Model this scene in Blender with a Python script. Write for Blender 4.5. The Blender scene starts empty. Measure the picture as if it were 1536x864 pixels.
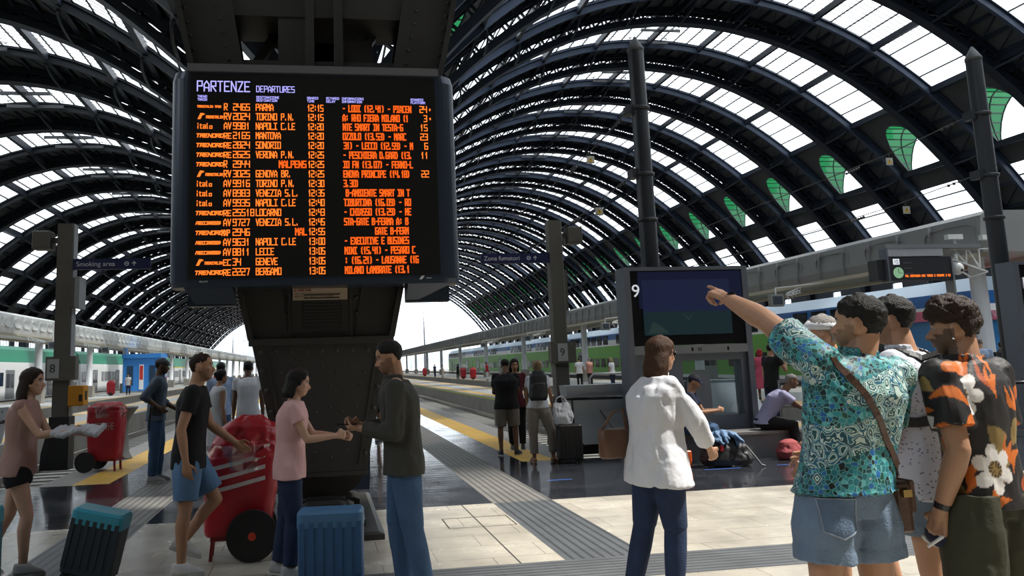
import bpy, bmesh, math, random
import numpy as np
from mathutils import Vector, Matrix, Euler, noise

random.seed(7)
np.random.seed(7)
SC = bpy.context.scene
COL = SC.collection
PI = math.pi
R = math.radians

# ------------------------------------------------------------------ camera
FPX, YAW, PITCH, ROLL, PPX, PPY = 1213.73, 0.1553, 0.1423, 0.0341, 669.76, 373.41
cy, sy, cp, sp = math.cos(YAW), math.sin(YAW), math.cos(PITCH), math.sin(PITCH)
Fv = Vector((sy * cp, cy * cp, sp))
Rv = Vector((cy, -sy, 0))
Uv = Rv.cross(Fv)
R2 = Rv * math.cos(ROLL) - Uv * math.sin(ROLL)
U2 = Uv * math.cos(ROLL) + Rv * math.sin(ROLL)
cam_data = bpy.data.cameras.new('camera')
cam = bpy.data.objects.new('camera', cam_data)
COL.objects.link(cam)
m = Matrix.Identity(4)
for i in range(3):
    m[i][0], m[i][1], m[i][2] = R2[i], U2[i], -Fv[i]
m.translation = Vector((0, 0, 1.6))
cam.matrix_world = m
cam_data.sensor_width = 36.0
cam_data.lens = FPX / 1536 * 36.0
cam_data.shift_x = (768 - PPX) / 1536
cam_data.shift_y = -(432 - PPY) / 1536
cam_data.clip_start = 0.05
cam_data.clip_end = 3000
SC.camera = cam

# ------------------------------------------------------------------ sky, sun, exposure
world = bpy.data.worlds.new('sky')
SC.world = world
world.use_nodes = True
wn = world.node_tree
bg = wn.nodes['Background']
bg.inputs['Color'].default_value = (0.86, 0.93, 1.0, 1)
bg.inputs['Strength'].default_value = 2.6
sun_d = bpy.data.lights.new('sun', 'SUN')
sun_d.energy = 8.0
sun_d.angle = R(3)
sun_d.color = (1.0, 0.95, 0.87)
sun = bpy.data.objects.new('sun', sun_d)
COL.objects.link(sun)
sun_dir = Vector((-math.cos(R(58)) * 0.97, math.cos(R(58)) * 0.24, -math.sin(R(58))))
sun.rotation_euler = sun_dir.to_track_quat('-Z', 'Y').to_euler()
SC.view_settings.view_transform = 'Standard'
SC.view_settings.look = 'None'
SC.view_settings.gamma = 1.0
SC.view_settings.use_curve_mapping = False
SC.view_settings.exposure = 0.12
try:
    SC.cycles.max_bounces = 7
    SC.cycles.diffuse_bounces = 4
    SC.cycles.glossy_bounces = 3
    SC.cycles.transparent_max_bounces = 16
    SC.cycles.sample_clamp_indirect = 6.0
    SC.cycles.caustics_reflective = False
    SC.cycles.caustics_refractive = False
except Exception:
    pass

# ------------------------------------------------------------------ materials
MATS = {}


def node_mat(name):
    m = bpy.data.materials.new(name)
    m.use_nodes = True
    nt = m.node_tree
    b = nt.nodes['Principled BSDF']
    MATS[name] = m
    return m, nt, b


def mat(name, col, rough=0.6, metal=0.0, var=0.0, scale=6.0, bump=0.0, bscale=20.0, spec=0.5, sheen=0.0):
    """Plain procedural surface with slight tonal variation and an optional bump."""
    if name in MATS:
        return MATS[name]
    m, nt, b = node_mat(name)
    b.inputs['Roughness'].default_value = rough
    b.inputs['Metallic'].default_value = metal
    b.inputs['Specular IOR Level'].default_value = spec
    b.inputs['Base Color'].default_value = (*col, 1)
    if var > 0 or bump > 0:
        tc = nt.nodes.new('ShaderNodeTexCoord')
        if var > 0:
            n = nt.nodes.new('ShaderNodeTexNoise')
            n.inputs['Scale'].default_value = scale
            n.inputs['Detail'].default_value = 5
            nt.links.new(tc.outputs['Object'], n.inputs['Vector'])
            mx = nt.nodes.new('ShaderNodeMix')
            mx.data_type = 'RGBA'
            mx.inputs[6].default_value = (*[c * (1 - var) for c in col], 1)
            mx.inputs[7].default_value = (*[min(1, c * (1 + var)) for c in col], 1)
            nt.links.new(n.outputs['Fac'], mx.inputs[0])
            nt.links.new(mx.outputs[2], b.inputs['Base Color'])
        if bump > 0:
            n2 = nt.nodes.new('ShaderNodeTexNoise')
            n2.inputs['Scale'].default_value = bscale
            n2.inputs['Detail'].default_value = 4
            nt.links.new(tc.outputs['Object'], n2.inputs['Vector'])
            bp = nt.nodes.new('ShaderNodeBump')
            bp.inputs['Strength'].default_value = bump
            bp.inputs['Distance'].default_value = 0.02
            nt.links.new(n2.outputs['Fac'], bp.inputs['Height'])
            nt.links.new(bp.outputs['Normal'], b.inputs['Normal'])
    return m


def emit(name, col, strength):
    if name in MATS:
        return MATS[name]
    m, nt, b = node_mat(name)
    b.inputs['Base Color'].default_value = (0.01, 0.01, 0.01, 1)
    b.inputs['Specular IOR Level'].default_value = 0.1
    b.inputs['Emission Color'].default_value = (*col, 1)
    b.inputs['Emission Strength'].default_value = strength
    return m


def glassy(name, tint, trans, diff=0.3, gloss=0.08):
    """Dusty pane: mostly see-through, partly scattering, a little glossy."""
    if name in MATS:
        return MATS[name]
    m, nt, b = node_mat(name)
    nt.nodes.remove(b)
    out = nt.nodes['Material Output']
    t = nt.nodes.new('ShaderNodeBsdfTransparent')
    t.inputs['Color'].default_value = (*tint, 1)
    d = nt.nodes.new('ShaderNodeBsdfTranslucent')
    d.inputs['Color'].default_value = (*tint, 1)
    g = nt.nodes.new('ShaderNodeBsdfGlossy')
    g.inputs['Roughness'].default_value = 0.05
    m1 = nt.nodes.new('ShaderNodeMixShader')
    m1.inputs[0].default_value = 1 - trans
    nt.links.new(t.outputs[0], m1.inputs[1])
    nt.links.new(d.outputs[0], m1.inputs[2])
    m2 = nt.nodes.new('ShaderNodeMixShader')
    m2.inputs[0].default_value = gloss
    nt.links.new(m1.outputs[0], m2.inputs[1])
    nt.links.new(g.outputs[0], m2.inputs[2])
    nt.links.new(m2.outputs[0], out.inputs['Surface'])
    return m


def brick_floor(name, c1, c2, mortar, w, h, rough, msize=0.006, var=0.25, bump_s=0.15, stretch=(1, 1, 1), nscale=1.2, rot=0.0, bump2=0.0, b2scale=(1, 1, 1)):
    m, nt, b = node_mat(name)
    tc = nt.nodes.new('ShaderNodeTexCoord')
    mp = nt.nodes.new('ShaderNodeMapping')
    mp.inputs['Rotation'].default_value = (0, 0, rot)
    nt.links.new(tc.outputs['Object'], mp.inputs['Vector'])
    br = nt.nodes.new('ShaderNodeTexBrick')
    br.inputs['Color1'].default_value = (*c1, 1)
    br.inputs['Color2'].default_value = (*c2, 1)
    br.inputs['Mortar'].default_value = (*mortar, 1)
    br.inputs['Scale'].default_value = 1.0
    br.inputs['Brick Width'].default_value = w
    br.inputs['Row Height'].default_value = h
    br.inputs['Mortar Size'].default_value = msize
    br.inputs['Mortar Smooth'].default_value = 0.1
    nt.links.new(mp.outputs[0], br.inputs['Vector'])
    n = nt.nodes.new('ShaderNodeTexNoise')
    n.inputs['Scale'].default_value = nscale
    n.inputs['Detail'].default_value = 8
    n.inputs['Roughness'].default_value = 0.65
    nt.links.new(tc.outputs['Object'], n.inputs['Vector'])
    rmp = nt.nodes.new('ShaderNodeMapRange')
    rmp.inputs[1].default_value = 0.3
    rmp.inputs[2].default_value = 0.7
    rmp.inputs[3].default_value = 1 - var
    rmp.inputs[4].default_value = 1 + var * 0.5
    nt.links.new(n.outputs['Fac'], rmp.inputs[0])
    mx = nt.nodes.new('ShaderNodeMix')
    mx.data_type = 'RGBA'
    mx.blend_type = 'MULTIPLY'
    mx.inputs[0].default_value = 1.0
    nt.links.new(br.outputs['Color'], mx.inputs[6])
    nt.links.new(rmp.outputs[0], mx.inputs[7])
    nt.links.new(mx.outputs[2], b.inputs['Base Color'])
    b.inputs['Roughness'].default_value = rough
    # roughness variation
    rr = nt.nodes.new('ShaderNodeMapRange')
    rr.inputs[1].default_value = 0.3
    rr.inputs[2].default_value = 0.7
    rr.inputs[3].default_value = max(0.03, rough - 0.06)
    rr.inputs[4].default_value = rough + 0.1
    nt.links.new(n.outputs['Fac'], rr.inputs[0])
    nt.links.new(rr.outputs[0], b.inputs['Roughness'])
    bp = nt.nodes.new('ShaderNodeBump')
    bp.inputs['Strength'].default_value = bump_s
    bp.inputs['Distance'].default_value = 0.01
    inv = nt.nodes.new('ShaderNodeMath')
    inv.operation = 'MULTIPLY'
    inv.inputs[1].default_value = -1.0
    nt.links.new(br.outputs['Fac'], inv.inputs[0])
    last = inv.outputs[0]
    if bump2 > 0:
        mp2 = nt.nodes.new('ShaderNodeMapping')
        mp2.inputs['Scale'].default_value = b2scale
        nt.links.new(tc.outputs['Object'], mp2.inputs['Vector'])
        n2 = nt.nodes.new('ShaderNodeTexNoise')
        n2.inputs['Scale'].default_value = 1.0
        n2.inputs['Detail'].default_value = 3
        nt.links.new(mp2.outputs[0], n2.inputs['Vector'])
        ad = nt.nodes.new('ShaderNodeMath')
        ad.operation = 'MULTIPLY_ADD'
        ad.inputs[1].default_value = bump2
        nt.links.new(n2.outputs['Fac'], ad.inputs[0])
        nt.links.new(last, ad.inputs[2])
        last = ad.outputs[0]
    nt.links.new(last, bp.inputs['Height'])
    nt.links.new(bp.outputs['Normal'], b.inputs['Normal'])
    return m


def grooved(name, col, axis, period, rough=0.5, dark=0.45):
    """Stone path with parallel grooves along X (axis 'X') or Y."""
    m, nt, b = node_mat(name)
    tc = nt.nodes.new('ShaderNodeTexCoord')
    sep = nt.nodes.new('ShaderNodeSeparateXYZ')
    nt.links.new(tc.outputs['Object'], sep.inputs[0])
    ma = nt.nodes.new('ShaderNodeMath')
    ma.operation = 'MULTIPLY'
    ma.inputs[1].default_value = 2 * PI / period
    nt.links.new(sep.outputs['Y' if axis == 'X' else 'X'], ma.inputs[0])
    s = nt.nodes.new('ShaderNodeMath')
    s.operation = 'SINE'
    nt.links.new(ma.outputs[0], s.inputs[0])
    # cross joints
    mb_ = nt.nodes.new('ShaderNodeMath')
    mb_.operation = 'FRACT'
    mc = nt.nodes.new('ShaderNodeMath')
    mc.operation = 'MULTIPLY'
    mc.inputs[1].default_value = 1 / 0.45
    nt.links.new(sep.outputs['X' if axis == 'X' else 'Y'], mc.inputs[0])
    nt.links.new(mc.outputs[0], mb_.inputs[0])
    jn = nt.nodes.new('ShaderNodeMath')
    jn.operation = 'LESS_THAN'
    jn.inputs[1].default_value = 0.02
    nt.links.new(mb_.outputs[0], jn.inputs[0])
    rm = nt.nodes.new('ShaderNodeMapRange')
    rm.inputs[1].default_value = 0.2
    rm.inputs[2].default_value = 0.75
    rm.inputs[3].default_value = 1.0
    rm.inputs[4].default_value = dark
    nt.links.new(s.outputs[0], rm.inputs[0])
    n = nt.nodes.new('ShaderNodeTexNoise')
    n.inputs['Scale'].default_value = 3.0
    n.inputs['Detail'].default_value = 7
    nt.links.new(tc.outputs['Object'], n.inputs['Vector'])
    r2 = nt.nodes.new('ShaderNodeMapRange')
    r2.inputs[3].default_value = 0.6
    r2.inputs[4].default_value = 1.35
    nt.links.new(n.outputs['Fac'], r2.inputs[0])
    mu = nt.nodes.new('ShaderNodeMath')
    mu.operation = 'MULTIPLY'
    nt.links.new(rm.outputs[0], mu.inputs[0])
    nt.links.new(r2.outputs[0], mu.inputs[1])
    sb = nt.nodes.new('ShaderNodeMath')
    sb.operation = 'MULTIPLY_ADD'
    sb.inputs[1].default_value = -0.25
    nt.links.new(jn.outputs[0], sb.inputs[0])
    nt.links.new(mu.outputs[0], sb.inputs[2])
    mx = nt.nodes.new('ShaderNodeMix')
    mx.data_type = 'RGBA'
    mx.inputs[6].default_value = (0, 0, 0, 1)
    mx.inputs[7].default_value = (*col, 1)
    mx.clamp_factor = False
    nt.links.new(sb.outputs[0], mx.inputs[0])
    nt.links.new(mx.outputs[2], b.inputs['Base Color'])
    b.inputs['Roughness'].default_value = rough
    bp = nt.nodes.new('ShaderNodeBump')
    bp.inputs['Strength'].default_value = 0.35
    bp.inputs['Distance'].default_value = 0.006
    nt.links.new(rm.outputs[0], bp.inputs['Height'])
    nt.links.new(bp.outputs['Normal'], b.inputs['Normal'])
    return m


# ------------------------------------------------------------------ mesh builder
class MB:
    """Collects shapes and links them as ONE mesh object."""

    def __init__(self):
        self.v, self.f, self.mi, self.sm = [], [], [], []
        self.mats = []
        self.cur = 0
        self.smooth = False

    def use(self, m):
        if m not in self.mats:
            self.mats.append(m)
        self.cur = self.mats.index(m)
        return self

    def add(self, vs, fs):
        o = len(self.v)
        self.v += [tuple(p) for p in vs]
        for f in fs:
            self.f.append([i + o for i in f])
            self.mi.append(self.cur)
            self.sm.append(self.smooth)
        return self

    def box(self, x0, x1, y0, y1, z0, z1, M=None):
        vs = [Vector((x, y, z)) for z in (z0, z1) for y in (y0, y1) for x in (x0, x1)]
        if M is not None:
            vs = [M @ p for p in vs]
        return self.add(vs, [(0, 2, 3, 1), (4, 5, 7, 6), (0, 1, 5, 4), (2, 6, 7, 3), (0, 4, 6, 2), (1, 3, 7, 5)])

    def rbox(self, x0, x1, y0, y1, z0, z1, r=0.02, seg=3, axis='Y', M=None):
        """Box with rounded edges along one axis, plus a small chamfer at both ends."""
        ax = {'X': 0, 'Y': 1, 'Z': 2}[axis]
        lo, hi = [x0, y0, z0], [x1, y1, z1]
        a, b = [k for k in range(3) if k != ax]
        r = min(r, (hi[a] - lo[a]) * 0.49, (hi[b] - lo[b]) * 0.49)
        c = min(r * 0.4, (hi[ax] - lo[ax]) * 0.3)

        def ring(t, ins):
            pts = []
            for (ca, cb, st) in ((hi[a] - r, hi[b] - r, 0), (lo[a] + r, hi[b] - r, 1), (lo[a] + r, lo[b] + r, 2), (hi[a] - r, lo[b] + r, 3)):
                for i in range(seg + 1):
                    an = (st + i / seg) * PI / 2
                    p = [0, 0, 0]
                    rr = max(r - ins, 0.0005)
                    p[a], p[b], p[ax] = ca + rr * math.cos(an), cb + rr * math.sin(an), t
                    pts.append(Vector(p))
            return pts
        rings = [ring(lo[ax], c), ring(lo[ax] + c, 0), ring(hi[ax] - c, 0), ring(hi[ax], c)]
        if M is not None:
            rings = [[M @ p for p in q] for q in rings]
        return self.loft(rings, flip=(axis == 'Y'))

    def loft(self, rings, closed=True, caps=True, flip=False):
        n = len(rings[0])
        vs = [p for q in rings for p in q]
        fs = []
        for k in range(len(rings) - 1):
            for i in range(n if closed else n - 1):
                j = (i + 1) % n
                q = (k * n + i, k * n + j, (k + 1) * n + j, (k + 1) * n + i)
                fs.append(q[::-1] if flip else q)
        if caps and closed:
            a = tuple(range(n))[::-1]
            b = tuple(range((len(rings) - 1) * n, len(rings) * n))
            fs.append(a[::-1] if flip else a)
            fs.append(b[::-1] if flip else b)
        return self.add(vs, fs)

    def bar(self, p, q, w, h=None, up=(0, 0, 1)):
        """Rectangular bar from p to q; w across, h along up."""
        p, q = Vector(p), Vector(q)
        h = w if h is None else h
        d = (q - p)
        if d.length < 1e-6:
            return self
        d.normalize()
        u = Vector(up)
        if abs(d.dot(u)) > 0.99:
            u = Vector((1, 0, 0))
        s = d.cross(u).normalized()
        u = s.cross(d).normalized()
        rings = [[c + s * a * w / 2 + u * b * h / 2 for a, b in ((-1, -1), (1, -1), (1, 1), (-1, 1))] for c in (p, q)]
        return self.loft(rings)

    def tube(self, pts, r, n=10, caps=True):
        pts = [Vector(p) for p in pts]
        rs = r if isinstance(r, (list, tuple)) else [r] * len(pts)
        rings = []
        prev = None
        for i, p in enumerate(pts):
            d = (pts[min(i + 1, len(pts) - 1)] - pts[max(i - 1, 0)])
            d.normalize()
            u = prev if prev is not None else (Vector((0, 0, 1)) if abs(d.z) < 0.9 else Vector((1, 0, 0)))
            s = d.cross(u)
            if s.length < 1e-4:
                s = d.orthogonal()
            s.normalize()
            u = s.cross(d).normalized()
            prev = u
            rings.append([p + (s * math.cos(2 * PI * k / n) + u * math.sin(2 * PI * k / n)) * rs[i] for k in range(n)])
        return self.loft(rings, caps=caps)

    def lathe(self, prof, n=20, c=(0, 0, 0), M=None):
        rings = [[Vector((c[0] + r * math.cos(2 * PI * k / n), c[1] + r * math.sin(2 * PI * k / n), c[2] + z)) for k in range(n)] for r, z in prof]
        if M is not None:
            rings = [[M @ p for p in q] for q in rings]
        return self.loft(rings)

    def sphere(self, c, r, nu=14, nv=9, M=None):
        rx, ry, rz = r if isinstance(r, (list, tuple)) else (r, r, r)
        rings = []
        for j in range(nv + 1):
            t = -PI / 2 + PI * j / nv
            k = max(math.cos(t), 0.01)
            q = [Vector((rx * k * math.cos(2 * PI * i / nu), ry * k * math.sin(2 * PI * i / nu), rz * math.sin(t))) for i in range(nu)]
            if M is not None:
                q = [M @ p for p in q]
            rings.append([p + Vector(c) for p in q])
        return self.loft(rings)

    def cone(self, p, q, r0, r1, n=10):
        """Tapered capsule: round ends."""
        p, q = Vector(p), Vector(q)
        d = q - p
        L = d.length
        if L < 1e-6:
            return self.sphere(p, max(r0, r1), n, max(5, n // 2))
        d.normalize()
        s = d.orthogonal().normalized()
        u = d.cross(s)
        rings = []
        for (c, r, sg) in ((p, r0, -1), (q, r1, 1)):
            ts = (-80, -50, -25, 0) if sg < 0 else (0, 25, 50, 80)
            for t in ts:
                t = R(t)
                rings.append([c + d * (math.sin(t) * r) + (s * math.cos(2 * PI * k / n) + u * math.sin(2 * PI * k / n)) * (math.cos(t) * r) for k in range(n)])
        return self.loft(rings)

    def prism(self, poly, y0, y1, plane='XZ', M=None):
        """Polygon in XZ (extruded in Y), YZ (extruded in X) or XY (extruded in Z)."""
        def pt(a, b, t):
            v = {'XZ': (a, t, b), 'YZ': (t, a, b), 'XY': (a, b, t)}[plane]
            return M @ Vector(v) if M is not None else Vector(v)
        rings = [[pt(a, b, t) for a, b in poly] for t in (y0, y1)]
        area = sum(poly[i][0] * poly[(i + 1) % len(poly)][1] - poly[(i + 1) % len(poly)][0] * poly[i][1] for i in range(len(poly)))
        fl = (area > 0) if plane == 'XZ' else (area < 0)
        return self.loft(rings, flip=fl)

    def mesh(self, name):
        me = bpy.data.meshes.new(name)
        me.from_pydata(self.v, [], self.f)
        for m in self.mats:
            me.materials.append(m)
        me.polygons.foreach_set('material_index', self.mi)
        me.polygons.foreach_set('use_smooth', self.sm)
        me.update()
        return me

    def build(self, name, m=None, parent=None, loc=None):
        if m is not None and not self.mats:
            self.mats.append(m)
        return link(name, self.mesh(name), parent, loc)


def link(name, data, parent=None, loc=None):
    o = bpy.data.objects.new(name, data)
    COL.objects.link(o)
    if parent is not None:
        o.parent = parent
    if loc is not None:
        o.location = loc
    return o


def tag(o, label=None, cat=None, group=None, kind=None):
    if label:
        o['label'] = label
    if cat:
        o['category'] = cat
    if group:
        o['group'] = group
    if kind:
        o['kind'] = kind
    return o


def thing(name, label, cat, loc=(0, 0, 0), rz=0.0, group=None):
    o = link(name, None, None, loc)
    o.rotation_euler = (0, 0, rz)
    o.empty_display_size = 0.2
    return tag(o, label, cat, group)


def struct(name, mb, m=None, label=None, parent=None, loc=None, group=None):
    o = mb.build(name, m, parent, loc)
    if parent is None:
        tag(o, label, None, group, 'structure')
    return o


def kids(o):
    return [c for c in bpy.data.objects if c.parent == o]


def copy_tree(o, parent=None, kidmap=None):
    if kidmap is None:
        kidmap = {}
        for c in bpy.data.objects:
            if c.parent is not None:
                kidmap.setdefault(c.parent.name, []).append(c)
    c = o.copy()
    COL.objects.link(c)
    if parent is not None:
        c.parent = parent
    for ch in kidmap.get(o.name, []):
        copy_tree(ch, c, kidmap)
    return c


# ------------------------------------------------------------------ squarish stroke lettering
_S = {  # strokes on a 4 x 6 grid, points as xy digits
    'A': '00-04-26-44-40 02-42', 'B': '00-06-36-45-34-03 34-42-41-30-00', 'C': '46-06-00-40', 'D': '00-06-36-44-42-30-00',
    'E': '46-06-00-40 03-33', 'F': '46-06-00 03-33', 'G': '46-06-00-40-43-23', 'H': '00-06 40-46 03-43', 'I': '06-46 26-20 00-40',
    'J': '46-41-30-10-01', 'K': '00-06 46-03-40', 'L': '06-00-40', 'M': '00-06-23-46-40', 'N': '00-06-40-46', 'O': '00-06-46-40-00',
    'P': '00-06-46-43-03', 'Q': '00-06-46-40-00 22-40', 'R': '00-06-46-43-03 13-40', 'S': '46-06-03-43-40-00', 'T': '06-46 26-20',
    'U': '06-00-40-46', 'V': '06-20-46', 'W': '06-10-23-30-46', 'X': '00-46 06-40', 'Y': '06-23-46 23-20', 'Z': '06-46-00-40',
    '0': '00-06-46-40-00', '1': '14-26-20', '2': '06-46-43-03-00-40', '3': '06-46-40-00 13-43', '4': '06-03-43 46-40', '5': '46-06-03-43-40-00',
    '6': '46-06-00-40-43-03', '7': '06-46-20', '8': '00-06-46-40-00 03-43', '9': '43-03-06-46-40-00', '-': '13-33', '.': '10-11', ':': '21-22 24-25',
    '(': '36-25-21-30', ')': '16-25-21-10', '/': '00-46', 'o': '00-03-43-40-00', 't': '15-10-30 04-34', 'a': '04-44-40-00-02-42', 'l': '16-10-20',
    'i': '23-20 25-26', ' ': '', "'": '26-24',
}


def strokes(mb, text, x, z, h, y, w=None, gap=None, th=None, depth=0.004, slant=0.0):
    """Letters in the XZ plane at depth y (facing -Y); x left, z baseline, h cap height. Returns end x."""
    w = h * 0.58 if w is None else w
    gap = w * 0.42 if gap is None else gap
    th = h * 0.15 if th is None else th
    for ch in text:
        cw = w
        for st in _S.get(ch, _S.get(ch.upper(), '')).split():
            P = [(int(p[0]) / 4 * cw, int(p[1]) / 6 * h) for p in st.split('-')]
            P = [(x + a + b * slant, z + b) for a, b in P]
            for (a0, b0), (a1, b1) in zip(P, P[1:]):
                d = Vector((a1 - a0, b1 - b0))
                L = d.length or 1e-5
                d = d / L * th * 0.5
                a0_, b0_, a1_, b1_ = a0 - d.x, b0 - d.y, a1 + d.x, b1 + d.y
                n = Vector((-d.y, d.x))
                q = [(a0_ + n.x, b0_ + n.y), (a0_ - n.x, b0_ - n.y), (a1_ - n.x, b1_ - n.y), (a1_ + n.x, b1_ + n.y)]
                mb.add([(a, y, b) for a, b in q], [(0, 1, 2, 3)])
        x += cw + gap
    return x


def font_mesh(text, size, ext=0.002, align='LEFT'):
    cu = bpy.data.curves.new('lettering', 'FONT')
    cu.body = text
    cu.size = size
    cu.extrude = ext
    cu.align_x = align
    o = bpy.data.objects.new('lettering', cu)
    COL.objects.link(o)
    dg = bpy.context.evaluated_depsgraph_get()
    me = bpy.data.meshes.new_from_object(o.evaluated_get(dg))
    bpy.data.objects.remove(o)
    bpy.data.curves.remove(cu)
    return me


def lettering(name, text, size, m, parent, loc, rot=(PI / 2, 0, 0), align='LEFT', ext=0.002):
    me = font_mesh(text, size, ext, align)
    me.materials.clear()
    me.materials.append(m)
    o = link(name, me, parent, loc)
    o.rotation_euler = rot
    return o

# ================================================================== THE SETTING
stone = brick_floor('pale_stone', (0.46, 0.425, 0.36), (0.40, 0.37, 0.31), (0.20, 0.18, 0.15), 0.92, 0.46, 0.22, 0.004, 0.28, 0.1)
granite = brick_floor('dark_granite', (0.022, 0.025, 0.032), (0.030, 0.033, 0.040), (0.008, 0.009, 0.011), 0.9, 0.3, 0.09, 0.006, 0.35, 0.22, bump2=0.8, b2scale=(0.6, 9.0, 1))
path_light = grooved('tactile_grey', (0.155, 0.15, 0.14), 'Y', 0.086)
path_dark = grooved('tactile_slate', (0.075, 0.082, 0.09), 'Y', 0.086)
band_dark = grooved('tactile_slate_across', (0.088, 0.094, 0.10), 'X', 0.081)
yellow_paint = mat('yellow_edge_paint', (0.55, 0.33, 0.06), 0.45, var=0.35, scale=2.5)
edge_stone = mat('platform_edge_stone', (0.22, 0.21, 0.20), 0.55, var=0.3, scale=2.0)
concrete = mat('stained_concrete', (0.24, 0.225, 0.20), 0.8, var=0.45, scale=1.3, bump=0.3, bscale=9)
ballast = mat('ballast', (0.13, 0.115, 0.10), 0.9, var=0.6, scale=14, bump=1.0, bscale=30)
rail_steel = mat('rail_steel', (0.34, 0.31, 0.28), 0.3, 0.9)
asphalt = mat('platform_asphalt', (0.33, 0.33, 0.32), 0.5, var=0.25, scale=1.0)
line_paint = mat('lime_line_paint', (0.46, 0.50, 0.10), 0.5)

FARY = 345.0
T0 = 13.2                      # tracks begin here


def quad(mb, x0, x1, y0, y1, z=0.0):
    if x1 > x0 and y1 > y0:
        mb.add([(x0, y0, z), (x1, y0, z), (x1, y1, z), (x0, y1, z)], [(0, 1, 2, 3)])


XL, XR = -50.0, 76.0
f = MB()
ys = [(-18, 6.0, stone, None), (6.0, 6.65, band_dark, None), (6.65, 9.5, stone, path_dark), (9.5, T0, granite, path_light)]
for y0, y1, base, path in ys:
    cuts = [XL, -2.6, -1.92, 1.93, 2.63, XR]
    for i in range(5):
        f.use(path if (path and i in (1, 3)) else base)
        quad(f, cuts[i], cuts[i + 1], y0, y1)
for x0, x1, mm in ((-4.25, -3.75, edge_stone), (-3.75, -3.2, yellow_paint), (-3.2, -2.6, granite), (-2.6, -1.92, path_light), (-1.92, 1.93, granite),
                   (1.93, 2.63, path_light), (2.63, 3.2, granite), (3.2, 3.75, yellow_paint), (3.75, 4.25, edge_stone)):
    f.use(mm)
    quad(f, x0, x1, T0, FARY)
# sides of the slab where the tracks begin
f.use(concrete)
for x in (-4.25, 4.25):
    f.add([(x, T0, 0), (x, FARY, 0), (x, FARY, -0.75), (x, T0, -0.75)], [(0, 1, 2, 3)])
f.add([(XL, T0, 0), (XR, T0, 0), (XR, T0, -0.75), (XL, T0, -0.75)], [(0, 1, 2, 3)])
struct('floor', f, label='station floor of pale stone, dark granite and grooved grey guide paths')

# platforms beyond the two tracks next to ours, on both sides
for side in (1, -1):
    for (a, b, nm, lab) in ((7.9, 11.2, 'baggage', 'narrow low platform with yellow edge lines'), (14.9, 23.1, 'wide', 'wide asphalt platform under the canopy'), (30.0, 46.0, 'outer', 'outermost platform')):
        if side < 0 and nm == 'outer':
            continue
        p = MB()
        z = 0.0
        strips = [(a, a + 0.35, edge_stone), (a + 0.35, a + 0.85, yellow_paint), (a + 0.85, b - 0.85, asphalt), (b - 0.85, b - 0.35, yellow_paint), (b - 0.35, b, edge_stone)]
        for x0, x1, mm in strips:
            p.use(mm)
            X0, X1 = (x0, x1) if side > 0 else (-x1, -x0)
            quad(p, X0, X1, T0, FARY, z)
        p.use(concrete)
        for x in (a, b):
            X = x * side
            p.add([(X, T0, z), (X, FARY, z), (X, FARY, -0.75), (X, T0, -0.75)], [(0, 1, 2, 3)])
        if side > 0 and nm == 'baggage':
            p.use(line_paint)
            p.add([(a - 0.012, T0, -0.02), (a - 0.012, FARY, -0.02), (a - 0.012, FARY, -0.09), (a - 0.012, T0, -0.09)], [(0, 1, 2, 3)])
        struct('platform_floor', p, label=lab + (' right of our platform' if side > 0 else ' left of our platform'))

g = MB()
g.use(ballast)
quad(g, XL, XR, T0, FARY + 120, -0.75)
struct('ground', g, label='dark ballast of the track beds')
tie = mat('sleeper_concrete', (0.27, 0.26, 0.24), 0.85, var=0.2)
for tx, lab in ((6.07, 'first track right of our platform'), (13.05, 'second track right of our platform'), (-6.07, 'first track left of our platform'), (-13.05, 'second track left of our platform'), (26.5, 'track under the green and blue train'), (-25.5, 'track under the white and green train')):
    t = thing('railway_track', 'steel rails on concrete sleepers, ' + lab, 'track', (tx, T0, -0.75))
    t['kind'] = 'structure'
    rr = MB()
    for s in (-0.7175, 0.7175):
        rr.box(s - 0.035, s + 0.035, 0.3, 400, 0.26, 0.30)
        rr.box(s - 0.012, s + 0.012, 0.3, 400, 0.17, 0.26)
        rr.box(s - 0.07, s + 0.07, 0.3, 400, 0.145, 0.17)
    rr.build('rail', rail_steel, t)
    sl = MB()
    for k in range(180):
        y = 0.6 + k * 0.62
        sl.box(-1.25, 1.25, y, y + 0.26, 0.0, 0.145)
    sl.build('sleeper', tie, t)

# ------------------------------------------------------------------ the two train-shed vaults
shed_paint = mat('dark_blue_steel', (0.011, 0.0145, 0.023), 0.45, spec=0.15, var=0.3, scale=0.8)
shed_ledge = mat('lit_blue_steel_ledge', (0.026, 0.037, 0.062), 0.4, spec=0.15, var=0.2, scale=0.8)  # paler than the arch steel, for the light the flange catches
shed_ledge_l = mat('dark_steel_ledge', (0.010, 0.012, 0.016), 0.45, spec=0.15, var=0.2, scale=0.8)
shed_board = mat('sooty_roof_boards', (0.030, 0.031, 0.034), 0.8, var=0.35, scale=0.6)
muntin = mat('dark_glazing_bar', (0.02, 0.024, 0.03), 0.5)
roof_glass = glassy('dusty_roof_glass', (0.92, 0.95, 0.97), 0.55, gloss=0.03)
green_glass = glassy('green_hood_glass', (0.009, 0.095, 0.032), 0.6, gloss=0.03)


def vault(side):
    if side > 0:
        c, hw = 36.2, 36.0
        z = lambda o: 35 - 0.0155 * o * o - 2.6e-6 * o ** 4
    else:
        c, hw = -23.2, 23.0
        z = lambda o: 23.2 - 0.0262 * o * o - 2e-6 * o ** 4

    def pt(o, d=0.0):
        e = 0.01
        t = Vector((2 * e, z(o + e) - z(o - e)))
        t.normalize()
        d *= 1.0 if side > 0 else 0.68
        return (c + o - t.y * d, z(o) + t.x * d)
    return c, hw, pt


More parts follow.
